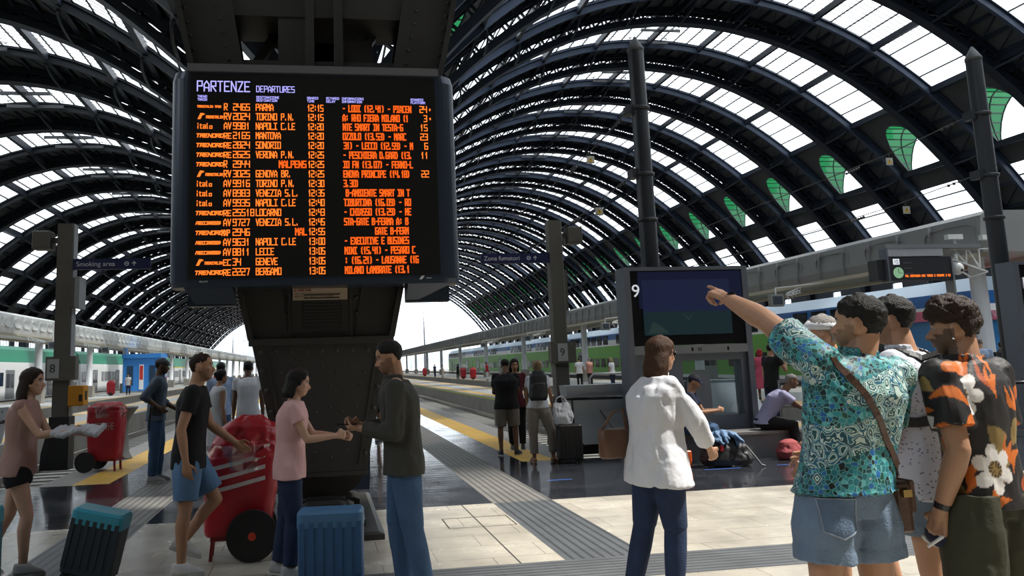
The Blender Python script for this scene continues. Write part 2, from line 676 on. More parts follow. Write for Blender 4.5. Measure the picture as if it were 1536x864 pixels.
def sweep(mb, pt, o0, o1, n, y0, y1, d0, d1, caps=True):
    """A band following the arch: rectangular section y0..y1 by d0..d1."""
    rings = []
    for i in range(n + 1):
        o = o0 + (o1 - o0) * i / n
        (xa, za), (xb, zb) = pt(o, d0), pt(o, d1)
        rings.append([Vector((xa, y0, za)), Vector((xa, y1, za)), Vector((xb, y1, zb)), Vector((xb, y0, zb))])
    mb.loft(rings, caps=caps)


def sheet(mb, pt, o0, o1, n, y0, y1, d):
    vs, fs = [], []
    for i in range(n + 1):
        x, z = pt(o0 + (o1 - o0) * i / n, d)
        vs += [(x, y0, z), (x, y1, z)]
    for i in range(n):
        fs.append((2 * i, 2 * i + 1, 2 * i + 3, 2 * i + 2))
    mb.add(vs, fs)


def rib_mesh(side, deep=1.0):
    c, hw, pt = vault(side)
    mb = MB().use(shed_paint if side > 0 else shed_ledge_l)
    n = 56 if side > 0 else 40
    sweep(mb, pt, -hw, hw, n, -0.5, 0.5, 0, 0.22)          # bottom flange
    g0, g1 = (0.62, 1.22) if side > 0 else (0.62, 0.98)
    for y in (-0.45, 0.45):
        sweep(mb, pt, -hw, hw, n, y - 0.06, y + 0.06, 0.22, g0)
        sweep(mb, pt, -hw, hw, n, y - 0.1, y + 0.1, g1, 1.7)
    # lattice webs
    m = n
    for y in (-0.45, 0.45):
        for i in range(m):
            oa, ob = -hw + 2 * hw * i / m, -hw + 2 * hw * (i + 1) / m
            a0, a1, b0, b1 = pt(oa, g0 - 0.05), pt(oa, g1 + 0.05), pt(ob, g0 - 0.05), pt(ob, g1 + 0.05)
            mb.bar((a0[0], y, a0[1]), (b1[0], y, b1[1]), 0.13, 0.10)
            mb.bar((a0[0], y, a0[1]), (a1[0], y, a1[1]), 0.34, 0.1)
    return mb


def leg(mb, x, ztop, w0=0.7, w1=2.0):
    mb.loft([[Vector((x + a * w / 2, b * 0.45, z)) for a, b in ((-1, -1), (1, -1), (1, 1), (-1, 1))] for z, w in ((0.0, w0), (ztop, w1))])


def bay_parts(side, L=12.4, first=False):
    """One bay: boards, ledge, purlins, brackets; then glass; then muntins; then green hoods."""
    c, hw, pt = vault(side)
    purl = [-33.5, -28.8, -23.1, -17.4, -11.6, -5.8, 0, 5.8, 11.6, 17.4, 23.1, 28.8, 33.5] if side > 0 else [-20.5, -17, -13.2, -8.8, -4.4, 0, 4.4, 8.8, 13.2, 17, 20.5]
    gl_hi = 23.1 if side > 0 else 17.0
    win = (30.4, 33.1) if side > 0 else (18.0, 20.6)
    yE, yG0, yG1 = -4.3, 0.55, L - 4.3
    bd = MB().use(shed_board)
    n = 60
    sweep(bd, pt, -hw, hw, n, yE, yG0, 1.75, 1.85)
    # boards flanking the windows in the glazed strip
    solids = [(-hw, -win[1]), (-win[0], -gl_hi), (gl_hi, win[0]), (win[1], hw)]
    lun = (24.6, 28.8) if side > 0 else None
    for a, b in solids:
        if lun and a < 0 and b == -gl_hi:
            segs = [(-win[0], -lun[1], None), (-lun[1], -lun[0], 'l'), (-lun[0], -gl_hi, None)]
        elif lun and a == gl_hi:
            segs = [(gl_hi, lun[0], None), (lun[0], lun[1], 'l'), (lun[1], win[0], None)]
        else:
            segs = [(a, b, None)]
        for s0, s1, kind in segs:
            if kind is None:
                sweep(bd, pt, s0, s1, 6, yG0, yG1, 1.75, 1.85)
            else:   # leave the arched opening
                sweep(bd, pt, s0, s1, 4, yG0, yG0 + 0.7, 1.75, 1.85)
                sweep(bd, pt, s0, s1, 4, yG1 - 0.7, yG1, 1.75, 1.85)
    bd.use(shed_paint)
    # coffers under the boards and cross ties
    k = int(2 * hw / 1.45)
    for i in range(k + 1):
        o = -hw + 2 * hw * i / k
        x0, z0 = pt(o, 1.55)
        bd.bar((x0, yE, z0), (x0, yG0, z0), 0.14, 0.35)
        if i < k:
            x1, z1 = pt(o + 2 * hw / k, 1.5)
            bd.bar((x0, yE + 0.1, z0), (x1, -0.5, z1), 0.08, 0.08)
    for o in purl:
        x0, z0 = pt(o, 1.35)
        bd.bar((x0, yE, z0), (x0, L + yE, z0), 0.34, 0.62)
    # curved knee brackets from the ledge down to the rib
    for o in purl:
        P = []
        for q in range(7):
            t = q / 6 * PI / 2
            x, z = pt(o, 0.1 + 0.9 * (1 - math.cos(t)) )
            P.append((x, -0.5 - 3.6 * math.sin(t), z))
        for a, b in zip(P, P[1:]):
            bd.bar(a, b, 0.16, 0.2)
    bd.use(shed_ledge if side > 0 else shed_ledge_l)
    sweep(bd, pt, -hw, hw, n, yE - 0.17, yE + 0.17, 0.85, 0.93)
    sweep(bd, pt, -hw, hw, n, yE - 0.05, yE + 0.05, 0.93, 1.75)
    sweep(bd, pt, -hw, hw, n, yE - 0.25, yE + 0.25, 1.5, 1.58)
    gl = MB().use(roof_glass)
    sheet(gl, pt, -gl_hi, gl_hi, 44, yG0, yG1, 1.8)
    sheet(gl, pt, -win[1], -win[0], 3, yG0, yG1, 1.8)
    sheet(gl, pt, win[0], win[1], 3, yG0, yG1, 1.8)
    mu = MB().use(muntin)
    step = 1.45 if side > 0 else 1.1
    o = -gl_hi
    while o <= gl_hi + 0.01:
        x, z = pt(o, 1.8)
        mu.bar((x, yG0, z), (x, yG1, z), 0.10, 0.16)
        o += step
    for a, b in ((-win[1], -win[0]), (win[0], win[1])):
        for q in range(4):
            x, z = pt(a + (b - a) * q / 3, 1.8)
            mu.bar((x, yG0, z), (x, yG1, z), 0.12, 0.16)
    y = yG0 + 0.6
    while y < yG1:
        sweep(mu, pt, -gl_hi * 0.8, gl_hi * 0.8, 40, y - 0.018, y + 0.018, 1.74, 1.79)
        y += 0.62
    # ventilator gable on the crest
    a = 2.2
    zc = pt(0, 1.8)[1]
    for y in (yG0 + 0.6, (yG0 + yG1) / 2, yG1 - 0.5):
        x0 = c
        mu.bar((x0 - a, y, zc - 0.1), (x0, y, zc + 1.3), 0.12, 0.2)
        mu.bar((x0 + a, y, zc - 0.1), (x0, y, zc + 1.3), 0.12, 0.2)
        mu.bar((x0 - a, y, zc - 0.55), (x0 + a, y, zc - 0.55), 0.2, 0.25)
        mu.bar((x0, y, zc - 0.5), (x0, y, zc + 1.2), 0.12, 0.12)
    hoods = None
    if lun:
        hoods = (MB().use(green_glass), MB().use(muntin), MB().use(roof_glass))
        ya, yb = yG0 + 0.7, yG1 - 0.7
        ym, ry = (ya + yb) / 2, (yb - ya) / 2
        for s in (-1, 1):
            xo, zo = pt(s * 28.8, 1.8)
            xt, zt = pt(s * 24.6, 1.8)
            H = zt - zo
            N = 14
            inner, outer = [], []
            for i in range(N + 1):
                t = PI * i / N
                yy, zz = ym - ry * math.cos(t), zo + H * math.sin(t)
                # where the roof surface is at this height
                k_ = (zz - zo) / H
                o_ = 28.8 - (28.8 - 24.6) * k_
                xr, zr = pt(s * o_, 1.8)
                inner.append(Vector((xr, yy, zz)))
                outer.append(Vector((xo + s * 0.35, yy, zz)))
            mids = [inner[i].lerp(outer[i], 0.5) for i in range(N + 1)]
            for r0, r1 in ((inner, mids), (mids, outer)):
                vs = r0 + r1
                hoods[0].add(vs, [(i, i + 1, N + 2 + i, N + 1 + i) for i in range(N)])
            for i in range(0, N + 1):
                hoods[1].bar(inner[i], outer[i], 0.10, 0.10)
            for row in (inner, mids, outer):
                for i in range(N):
                    hoods[1].bar(row[i], row[i + 1], 0.16 if row is inner else 0.1, 0.14)
            # glazed outer face of the hood
            hoods[2].add(outer, [tuple(range(N + 1))])
            # triangles of roof board left beside the arch
            bdm = bd.use(shed_board)
            for i in range(N):
                pa, pb = inner[i], inner[i + 1]
                x1, z1 = pt(s * 24.6, 1.8)
                bdm.add([pa, pb, Vector((x1, pb.y, z1)), Vector((x1, pa.y, z1))], [(0, 1, 2, 3)])
    return bd, gl, mu, hoods


LB = 12.4
Y_FIRST = 11.6
NB = 27
for side in (1, -1):
    c, hw, pt = vault(side)
    who = 'large right-hand train shed' if side > 0 else 'smaller left-hand train shed'
    rm = rib_mesh(side)
    leg(rm, c - side * hw, pt(-side * hw)[1], 0.8, 1.6)
    leg(rm, c + side * hw, pt(side * hw)[1], 1.6, 1.2)
    rme = rm.mesh('roof_arch')
    bd, gl, mu, hoods = bay_parts(side)
    bme, gme, mme = bd.mesh('roof_bay'), gl.mesh('roof_glazing'), mu.mesh('glazing_bar')
    hme = [h.mesh('green_hood') for h in hoods] if hoods else None
    for k in range(NB + 1):
        y = Y_FIRST + k * LB
        o = link('arch_beam', rme, None, (0, y, 0))
        tag(o, 'dark lattice steel arch of the ' + who, None, 'steel arches of the ' + who, 'structure')
        if k == NB:
            break
        b = link('bay_ceiling', bme, None, (0, y, 0))
        tag(b, 'dark boarded roof strip and skylight between two arches of the ' + who, None, 'roof bays of the ' + who, 'structure')
        link('skylight_glass', gme, b)
        link('glazing_bar', mme, b)
        if hme:
            link('green_glass_hood', hme[0], b)
            link('hood_bar', hme[1], b)
            link('hood_window', hme[2], b)
# unseen walls and roof slabs added over and behind the camera to shape the light
back = MB().use(mat('back_wall_stone', (0.22, 0.20, 0.17), 0.8, var=0.2))
back.box(XL, XR, -18.6, -18, 0, 26)
struct('wall_back', back, label='unseen stone wall added behind the camera to hold back light')
lid = MB().use(shed_board)  # added slabs block the sky; gaps between them let sun and daylight in
lid.box(XL, -27, -18, 11.4, 11, 11.3)
lid.box(-8, -2, -18, 11.4, 11, 11.3)
lid.box(-27, -8, 5, 11.4, 11, 11.3)
lid.box(-27, -8, -18, -12, 11, 11.3)
lid.box(-2, 11.9, -18, 7.3, 18, 18.3)
lid.box(27, XR, -18, 7.3, 18, 18.3)
lid.box(11.9, 27, -18, -5, 18, 18.3)
lid.box(XL - 0.4, XL, -18, T0, 0, 11)
lid.box(XR, XR + 0.4, -18, T0, 0, 18)
struct('ceiling_light_blocker', lid, label='unseen dark ceiling and side walls added to shape the light')

# ================================================================== THE RIVETED COLUMN AND THE BOARD
iron = mat('black_painted_iron', (0.030, 0.029, 0.026), 0.42, var=0.25, scale=2.0, bump=0.12, bscale=40)
iron_dark = mat('recessed_iron', (0.014, 0.014, 0.013), 0.6)
col = thing('riveted_column', 'flared black riveted steel column behind the departures board', 'column', (0, 9.2, 0))
col['kind'] = 'structure'


def halfw(z):
    return 0.33 + 0.212 * z if z < 6.2 else 0.33 + 0.212 * 6.2 + (z - 6.2) * 0.30


def hull_plate(mb, z0, z1, y, t, inset=0.0, n=4):
    """A plate across the tapering front at depth y."""
    rings = []
    for i in range(n + 1):
        z = z0 + (z1 - z0) * i / n
        w = halfw(z) - inset
        rings.append([Vector((-w, y, z)), Vector((w, y, z)), Vector((w, y + t, z)), Vector((-w, y + t, z))])
    mb.loft(rings)


# lower trunk: closed box, narrowing downwards
tr = MB().use(iron)
ZB, ZS, ZT = 0.52, 1.92, 4.6
rings = []
for z in (ZB, 1.0, ZS):
    w = halfw(z)
    rings.append([Vector((a * w, b * (0.42 + 0.03 * z), z)) for a, b in ((-1, -1), (1, -1), (1, 1), (-1, 1))])
tr.loft(rings)
# cover plate with raised border on the front of the trunk
hull_plate(tr, 0.55, 1.90, -0.50, 0.05, 0.005)
for s in (-1, 1):
    tr.bar((s * (halfw(0.6) - 0.09), -0.515, 0.6), (s * (halfw(1.75) - 0.13), -0.515, 1.75), 0.022, 0.03, up=(0, 1, 0))
tr.box(-halfw(ZS) - 0.02, halfw(ZS) + 0.02, -0.53, -0.40, 1.86, 1.93)
tr.build('trunk', None, col)
# foot: knuckle narrowing into the bearing
ft = MB().use(iron)
ft.loft([[Vector((a * w, b * d, z)) for a, b in ((-1, -1), (1, -1), (1, 1), (-1, 1))] for z, w, d in ((0.16, 0.14, 0.34), (0.24, 0.16, 0.36), (0.40, 0.36, 0.42), (0.52, 0.42, 0.46))])
ft.box(-0.46, 0.46, -0.5, 0.5, 0.50, 0.545)
ft.build('knuckle', None, col)
bs = MB().use(iron)
for (w, d, z0, z1) in ((0.56, 1.30, 0.0, 0.07),):
    bs.loft([[Vector((a * ww, b * dd, z)) for a, b in ((-1, -1), (1, -1), (1, 1), (-1, 1))] for z, ww, dd in ((z0, w, d), (z1 - 0.02, w, d), (z1, w - 0.05, d - 0.05))])
bs.build('base_plate', None, col)
st = MB().use(iron)
for k, (w, z0, z1) in enumerate(((0.40, 0.07, 0.15), (0.31, 0.15, 0.22), (0.22, 0.22, 0.29))):
    for y0 in (-0.95, -0.52, 0.35, 0.62):
        st.loft([[Vector((a * ww, y0 + 0.15 + b * 0.13, z)) for a, b in ((-1, -1), (1, -1), (1, 1), (-1, 1))] for z, ww in ((z0, w), (z1 - 0.025, w), (z1, w - 0.06))])
st.build('bearing_block', None, col)
# upper shaft: two flanges, web plates with openings, up into the arches
us = MB().use(iron)
for s in (-1, 1):
    for y0, y1 in ((-0.42, -0.36), (0.36, 0.42)):
        P, n = [], 10
        rings = []
        for i in range(n + 1):
            z = ZS + (9.6 - ZS) * i / n
            w = halfw(z)
            wi = w - (0.30 + 0.05 * z)
            rings.append([Vector((s * wi, y0, z)), Vector((s * w, y0, z)), Vector((s * w, y1, z)), Vector((s * wi, y1, z))])
        us.loft(rings)
    # outer flange seen edge on
    rings = []
    for i in range(11):
        z = ZS + (9.6 - ZS) * i / 10
        w = halfw(z)
        rings.append([Vector((s * (w - 0.03), -0.52, z)), Vector((s * (w + 0.03), -0.52, z)), Vector((s * (w + 0.03), 0.52, z)), Vector((s * (w - 0.03), 0.52, z))])
    us.loft(rings)
hull_plate(us, ZS, 3.2, -0.40, 0.05, 0.02)
for z in (4.75, 5.55, 6.9):
    w = halfw(z) - 0.05
    us.box(-w, w, -0.38, 0.36, z, z + 0.28)
for x in (-0.10, 0.22):
    us.box(x - 0.05, x + 0.05, -0.46, -0.36, 3.2, 9.4)
us.box(-0.45, -0.10, -0.36, -0.32, 4.6, 9.0)
us.box(0.22, 0.62, -0.10, -0.06, 4.6, 5.4)
for (a, b) in (((-0.9, 4.9), (0.1, 6.6)), ((0.2, 4.9), (1.2, 6.4)), ((-0.2, 5.0), (-1.2, 6.6))):
    us.bar((a[0], 0.2, a[1]), (b[0], 0.2, b[1]), 0.14, 0.10)
us.build('shaft', None, col)
hd = MB().use(iron)
for s in (-1, 1):                     # arms reaching out to the two vaults
    rings = []
    for i in range(8):
        t = i / 7
        x = s * (2.2 + 1.5 * t * t)
        z = 9.2 + 4.0 * t
        rings.append([Vector((x - 0.5, -0.45, z)), Vector((x + 0.5, -0.45, z)), Vector((x + 0.5, 0.45, z)), Vector((x - 0.5, 0.45, z))])
    hd.loft(rings)
hd.box(-2.9, 2.9, -0.5, 0.5, 9.0, 9.6)
hd.build('arch_springing', None, col)
rv = MB().use(iron)


def rivet(x, y, z, r=0.022):
    rv.sphere((x, y, z), (r, r * 0.7, r), 8, 5)


for k in range(9):                    # top seam of the cover plate
    rivet((k - 4) / 4 * (halfw(1.8) - 0.08), -0.535, 1.79)
for z in (0.72, 0.95, 1.18, 1.40, 1.60):
    w = halfw(z)
    for s in (-1, 1):
        rivet(s * (w - 0.05), -0.52, z)
    n = 3 + int(z * 2.6)
    for k in range(n):
        rivet((k / (n - 1) - 0.5) * 2 * (w - 0.24), -0.505, z + (0.03 if k % 2 else -0.03), 0.018)
for z in np.arange(2.02, 3.2, 0.17):
    for s in (-1, 1):
        rivet(s * (halfw(z) - 0.08), -0.41, z)
        rivet(s * (halfw(z) - 0.26), -0.41, z + 0.08)
        rivet(s * (0.37), -0.41, z)
for z in np.arange(4.8, 7.5, 0.16):
    for s in (-1, 1):
        rivet(s * (halfw(z) - 0.06), -0.43, z)
        rivet(s * (halfw(z) - 0.4), -0.43, z + 0.05)
rv.build('rivet', None, col)
dv = MB().use(iron)
dv.box(-0.32, 0.31, -0.425, -0.40, 2.0, 2.55)
dv.use(iron_dark)
ar = [(-0.21, 2.03), (0.21, 2.03), (0.21, 2.36), (0.15, 2.42), (0.0, 2.445), (-0.15, 2.42), (-0.21, 2.36)]
dv.prism(ar, -0.435, -0.424)
dv.use(iron)
for z in np.arange(2.07, 2.40, 0.035):
    dv.box(-0.19, 0.19, -0.443, -0.43, z, z + 0.014)
for s in (-0.34, 0.31):
    dv.box(s - 0.015, s + 0.015, -0.44, -0.40, 1.95, 2.6)
dv.build('vent_panel', None, col)

# paper notice under the board
cream = mat('cream_paper', (0.46, 0.36, 0.26), 0.7)
redink = mat('red_ink', (0.35, 0.05, 0.03), 0.7)
greyink = mat('grey_ink', (0.16, 0.12, 0.09), 0.7)
nt_ = thing('notice_plate', 'cream paper notice with red heading on the dark column below the board', 'sign', (0.0, 8.770, 2.335))
n_ = MB().use(cream)
n_.box(-0.305, 0.275, -0.012, 0.0, 0.0, 0.165)
n_.build('sheet', None, nt_)
n_ = MB().use(redink)
strokes(n_, 'LA BIGLIETTERIA DI MILANO CENTRALE SI TROVA', -0.285, 0.125, 0.020, -0.0135, w=0.0085, gap=0.0042, th=0.004)
strokes(n_, 'AL PIANO TERRA', -0.285, 0.098, 0.016, -0.0135, w=0.0085, gap=0.0042, th=0.004)
n_.use(greyink)
strokes(n_, 'THE TICKET OFFICE IS ON THE GROUND FLOOR', -0.285, 0.060, 0.014, -0.0135, w=0.0082, gap=0.004, th=0.003)
strokes(n_, 'ORARIO 6.00 - 22.00 TUTTI I GIORNI', -0.285, 0.034, 0.012, -0.0135, w=0.0082, gap=0.004, th=0.003)
n_.build('notice_text', None, nt_)

# ------------------------------------------------------------------ departures board
case_m = mat('board_casing_navy', (0.030, 0.042, 0.065), 0.28, 0.3)
blackglass = mat('board_screen_black', (0.0045, 0.0048, 0.0045), 0.35)
railgrey = mat('board_rail_grey', (0.16, 0.165, 0.17), 0.45, 0.5)
led = emit('orange_led', (1.0, 0.19, 0.022), 1.35)
led_hot = emit('orange_led_scrolling', (1.0, 0.125, 0.010), 1.0)
ledw = emit('lilac_led', (0.42, 0.40, 1.0), 1.25)
bd_ = thing('departures_board', 'large black electronic departures board with orange train times', 'departure board', (0, 8.3, 0))
cs = MB().use(case_m)
cs.smooth = False
# body with rounded sides: outline in XY, extruded in Z
o_ = []
for (cx_, cy_, a0, a1) in ((1.36, -0.02, -90, 0), (1.22, 0.30, 0, 90)):
    pass
prof = [(-1.30, 0.0), (1.24, 0.0)]
for i in range(9):
    t = R(-90 + 90 * i / 8)
    prof.append((1.24 + 0.21 * math.cos(t), 0.16 + 0.16 * math.sin(t)))
prof += [(1.45, 0.36), (-1.51, 0.36)]
for i in range(9):
    t = R(180 + 90 * i / 8)
    prof.append((-1.30 + 0.21 * math.cos(t), 0.16 + 0.16 * math.sin(t)))


def shr(P, k):
    return [(x * k[0] + k[2], y * k[1] + k[3]) for x, y in P]


zr = [(2.45, 0.985), (2.50, 1.0), (4.62, 1.0), (4.70, 0.985)]
cs.loft([[Vector((x * k, 0.18 + (y - 0.18) * k, z)) for x, y in prof] for z, k in zr])
ob_ = cs.build('casing', None, bd_)
sc_ = MB().use(blackglass)
sc_.box(-1.31, 1.225, -0.012, 0.01, 2.535, 4.66)
sc_.build('screen', None, bd_)
tr_ = MB().use(railgrey)
tr_.box(-1.34, 1.27, -0.03, 0.10, 4.685, 4.765)
tr_.build('top_rail', None, bd_)
for xa, xb, ta, tb in ((-1.36, -0.89, -1.28, -0.89), (0.89, 1.36, 0.89, 1.02)):
    un = MB().use(case_m)
    un.loft([[Vector(p) for p in ((xa, 0.04, 2.45), (xb, 0.04, 2.45), (xb, 0.36, 2.45), (xa, 0.36, 2.45))],
             [Vector(p) for p in ((ta, 0.25, 2.30), (tb, 0.25, 2.30), (tb, 0.42, 2.30), (ta, 0.42, 2.30))]])
    un.box(xa, xb, 0.30, 0.44, 2.28, 2.46)
    un.build('underside_box', None, bd_)
bk = MB().use(iron)
for x in (-0.9, 0.9):
    bk.box(x - 0.08, x + 0.08, 0.36, 0.52, 2.7, 2.9)
    bk.box(x - 0.08, x + 0.08, 0.36, 0.52, 4.2, 4.4)
bk.build('bracket', None, bd_)
YT = -0.018
hd_ = MB().use(ledw)
strokes(hd_, 'PARTENZE', -1.238, 4.475, 0.105, YT, w=0.047, gap=0.021, th=0.012)
h0_ = hd_.build('header_title', None, bd_)
hd_ = MB().use(ledw)
strokes(hd_, 'DEPARTURES', -0.644, 4.475, 0.062, YT, w=0.028, gap=0.0118, th=0.0075)
hd_.build('header_title', None, bd_)
for x, a, b in ((-1.235, 'TRENO', 'TRAIN'), (-0.644, 'DESTINAZIONE', 'DESTINATION'), (-0.125, 'ORARIO', 'TIME'), (0.073, 'RITARDO', 'DELAY'), (0.235, 'INFORMAZIONI', 'INFORMATION'), (0.966, 'BINARIO', 'PLATFORM')):
    hd_ = MB().use(ledw)
    strokes(hd_, a, x, 4.405, 0.022, YT, w=0.0135, gap=0.006, th=0.0042)
    strokes(hd_, b, x, 4.372, 0.022, YT, w=0.0135, gap=0.006, th=0.0042)
    hd_.build('column_heading', None, bd_)
ROWS = [
    ('tper', 'R', '2465', 'PARMA', '12:15', '- LODI (12.41) - PIACEN', '24', 0), ('trenitalia', 'RV', '2024', 'TORINO P.N.', '12:15', 'A: RHO FIERA MILANO (1', '3', 0),
    ('italo', 'AV', '9981', 'NAPOLI C.LE', '12:20', 'NTE SMART IN TESTA-G', '15', 0), ('trenord', 'RE', '2165', 'MANTOVA', '12:20', 'OZZOLO (13.53) - MARC', '23', 0),
    ('trenord', 'RE', '2824', 'SONDRIO', '12:20', '31) - LECCO (12.59) - M', '6', 0), ('trenord', 'RE', '2625', 'VERONA P.N.', '12:25', '- PESCHIERA D.GARD (13.', '11', 0),
    ('trenord', 'R', '2944', 'MALPENS', '12:25', 'IO FN (13.07) - FERNO-L', '', 1), ('trenitalia', 'RV', '3025', 'GENOVA BR.', '12:25', 'ENOVA PRINCIPE (14.18)', '22', 0),
    ('italo', 'AV', '9916', 'TORINO P.N.', '12:30', '3.30)', '', 0), ('italo', 'AV', '8983', 'VENEZIA S.L.', '12:35', 'B-AMBIENTE SMART IN T', '', 0),
    ('italo', 'AV', '9935', 'NAPOLI C.LE', '12:40', 'TIBURTINA (16.09) - RO', '', 0), ('trenord', 'RE', '25518', 'LOCARNO', '12:43', '- CHIASSO (13.29) - ME', '', 0),
    ('freccia', 'AV', '9727', 'VENEZIA S.L.', '12:45', 'STA-GATE B-FERMA A: B', '', 0), ('trenord', 'MXP', '2946', 'MAL', '12:55', 'GATE B-FERM', '', 1),
    ('freccia', 'AV', '9631', 'NAPOLI C.LE', '13:00', '- EXECUTIVE E BUSINES', '', 0), ('freccia', 'AV', '8811', 'LECCE', '13:05', 'MINI (15.41) - PESARO C', '', 0),
    ('trenitalia', 'EC', '34', 'GENEVE', '13:05', ': (16.21) - LAUSANNE (16', '', 0), ('trenord', 'RE', '2227', 'BERGAMO', '13:05', 'MILANO LAMBRATE (13.1', '', 0)]
TH = 0.0098
for k, (op, ty, num, dest, tm, info, plat, ral) in enumerate(ROWS):
    z = 4.275 - k * 0.1008
    hh = 0.066
    q = MB().use(led)
    strokes(q, ty, -0.968 if len(ty) < 3 else -0.985, z, hh if ty not in ('RE', 'MXP', 'EC') else 0.055, YT, w=0.028 if len(ty) < 3 else 0.020, gap=0.012 if len(ty) < 3 else 0.007, th=TH)
    strokes(q, num, -0.876, z, hh, YT, w=0.0305, gap=0.013, th=TH)
    row = q.build('departure_row', None, bd_)
    q = MB().use(led)
    if op == 'trenord':
        strokes(q, 'TRENORD', -1.245, z + 0.012, 0.034, YT, w=0.028, gap=0.0115, th=0.0105, slant=0.25)
    elif op == 'italo':
        strokes(q, 'italo', -1.24, z + 0.004, 0.052, YT, w=0.022, gap=0.010, th=0.009)
    elif op == 'freccia':
        strokes(q, 'FRECCIAROSSA', -1.24, z + 0.014, 0.028, YT, w=0.014, gap=0.006, th=0.0085, slant=0.35)
    elif op == 'tper':
        strokes(q, 'TRENITALIA TPER', -1.238, z + 0.024, 0.02, YT, w=0.0115, gap=0.0045, th=0.006)
    else:
        q.add([(-1.235, YT, z), (-1.205, YT, z), (-1.175, YT, z + 0.065), (-1.205, YT, z + 0.065)], [(0, 1, 2, 3)])
        q.add([(-1.215, YT, z + 0.04), (-1.17, YT, z + 0.045), (-1.16, YT, z + 0.06), (-1.21, YT, z + 0.055)], [(0, 1, 2, 3)])
        strokes(q, 'TRENITALIA', -1.155, z + 0.012, 0.024, YT, w=0.0125, gap=0.005, th=0.007, slant=0.25)
    q.build('operator_mark', None, row)
    q = MB().use(led_hot if ral else led)
    if ral:
        strokes(q, dest, -0.135 - len(dest) * 0.040, z, hh, YT, w=0.029, gap=0.011, th=0.014)
    else:
        strokes(q, dest, -0.648, z, hh, YT, w=0.026, gap=0.0105, th=TH)
    q.build('destination', None, row)
    q = MB().use(led)
    strokes(q, tm, -0.122, z, hh, YT, w=0.0245, gap=0.009, th=TH)
    q.build('departure_time', None, row)
    q = MB().use(led_hot)
    strokes(q, info, {13: 0.56, 2: 0.245, 4: 0.25, 9: 0.265}.get(k, 0.243), z, hh, YT, w=0.0225, gap=0.0092, th=0.0138)
    q.build('information', None, row)
    if plat:
        q = MB().use(led)
        strokes(q, plat, 1.142 - len(plat) * 0.041, z + 0.002, hh, YT, w=0.030, gap=0.012, th=TH)
        if k < 2:
            q.add([(1.160, YT, z + 0.02), (1.175, YT, z + 0.02), (1.175, YT, z + 0.045), (1.160, YT, z + 0.045)], [(0, 1, 2, 3)])
        q.build('platform_number', None, row)
lg = MB().use(mat('white_print', (0.6, 0.6, 0.62), 0.6))
lg.add([(1.00, -0.013, 2.488), (1.03, -0.013, 2.488), (1.06, -0.013, 2.525), (1.03, -0.013, 2.525)], [(0, 1, 2, 3)])
lg.box(1.075, 1.13, -0.014, -0.012, 2.497, 2.503)
strokes(lg, 'SOLARI', -1.20, 2.495, 0.014, -0.0135, w=0.01, gap=0.004, th=0.003)
lg.build('maker_print', None, bd_)

# ================================================================== WALLS, CANOPIES, TRAINS
wall_m = mat('sooty_wall', (0.030, 0.034, 0.044), 0.8, var=0.4, scale=0.3)
pale_glass = glassy('frosted_wall_glass', (0.9, 0.95, 1.0), 0.35, gloss=0.03)
for side, nm in ((1, 'wall_right'), (-1, 'wall_left')):
    xw = 72.6 if side > 0 else -46.6
    w = MB().use(wall_m)
    gw = MB().use(pale_glass)
    x0, x1 = xw - 0.2, xw + 0.2
    z0, z1, zt = (8.0, 10.0, 13.0) if side > 0 else (4.2, 7.6, 10.5)
    w.box(x0, x1, T0 - 31, FARY, -0.75, z0)
    w.box(x0, x1, T0 - 31, FARY, z1, zt)
    y = T0 - 31
    ow = 1.9 if side > 0 else 4.4
    while y < FARY - 7:
        w.box(x0, x1, y, y + 6.2 - ow, z0, z1)
        gw.add([(xw, y + 6.2 - ow, z0), (xw, y + 6.2, z0), (xw, y + 6.2, z1), (xw, y + 6.2 - ow, z1)], [(0, 1, 2, 3)])
        if side < 0:
            for q in range(1, 4):
                yy = y + 6.2 - ow + ow * q / 4
                w.box(xw - 0.05, xw + 0.05, yy - 0.05, yy + 0.05, z0, z1)
            w.box(xw - 0.05, xw + 0.05, y + 6.2 - ow, y + 6.2, (z0 + z1) / 2 - 0.05, (z0 + z1) / 2 + 0.05)
        y += 6.2
    w.box(x0, x1, y, FARY, z0, z1)
    o = struct(nm, w, label='dark side wall of the train shed, ' + ('right' if side > 0 else 'left'))
    gw.build('wall_glass', None, o)

can_shade = mat('canopy_shaded_paint', (0.20, 0.205, 0.205), 0.5, var=0.12, scale=0.7)  # canopy facing away from the sun, its shade put into the grey
can_lit = mat('canopy_sunlit_paint', (0.70, 0.72, 0.72), 0.4, var=0.1, scale=0.7)  # canopy facing the sun, the sunlight put into the white
can_t = mat('canopy_cream_trim', (0.42, 0.38, 0.30), 0.55)
pole_m = mat('canopy_column_paint', (0.50, 0.52, 0.55), 0.45)
truss_m = mat('white_truss_paint', (0.62, 0.63, 0.62), 0.4)
dark_box = mat('dark_display_box', (0.02, 0.022, 0.026), 0.4)


def oval(mb, X, y, z, a, b, r, e):
    n = 22
    pts = []
    for i in range(n + 1):
        t = 2 * PI * i / n
        cx_, sx_ = math.cos(t), math.sin(t)
        pts.append((X, y + a * math.copysign(abs(cx_) ** 0.6, cx_), z + b * math.copysign(abs(sx_) ** 0.6, sx_)))
    for p, q in zip(pts, pts[1:]):
        mb.bar(p, q, r, e)


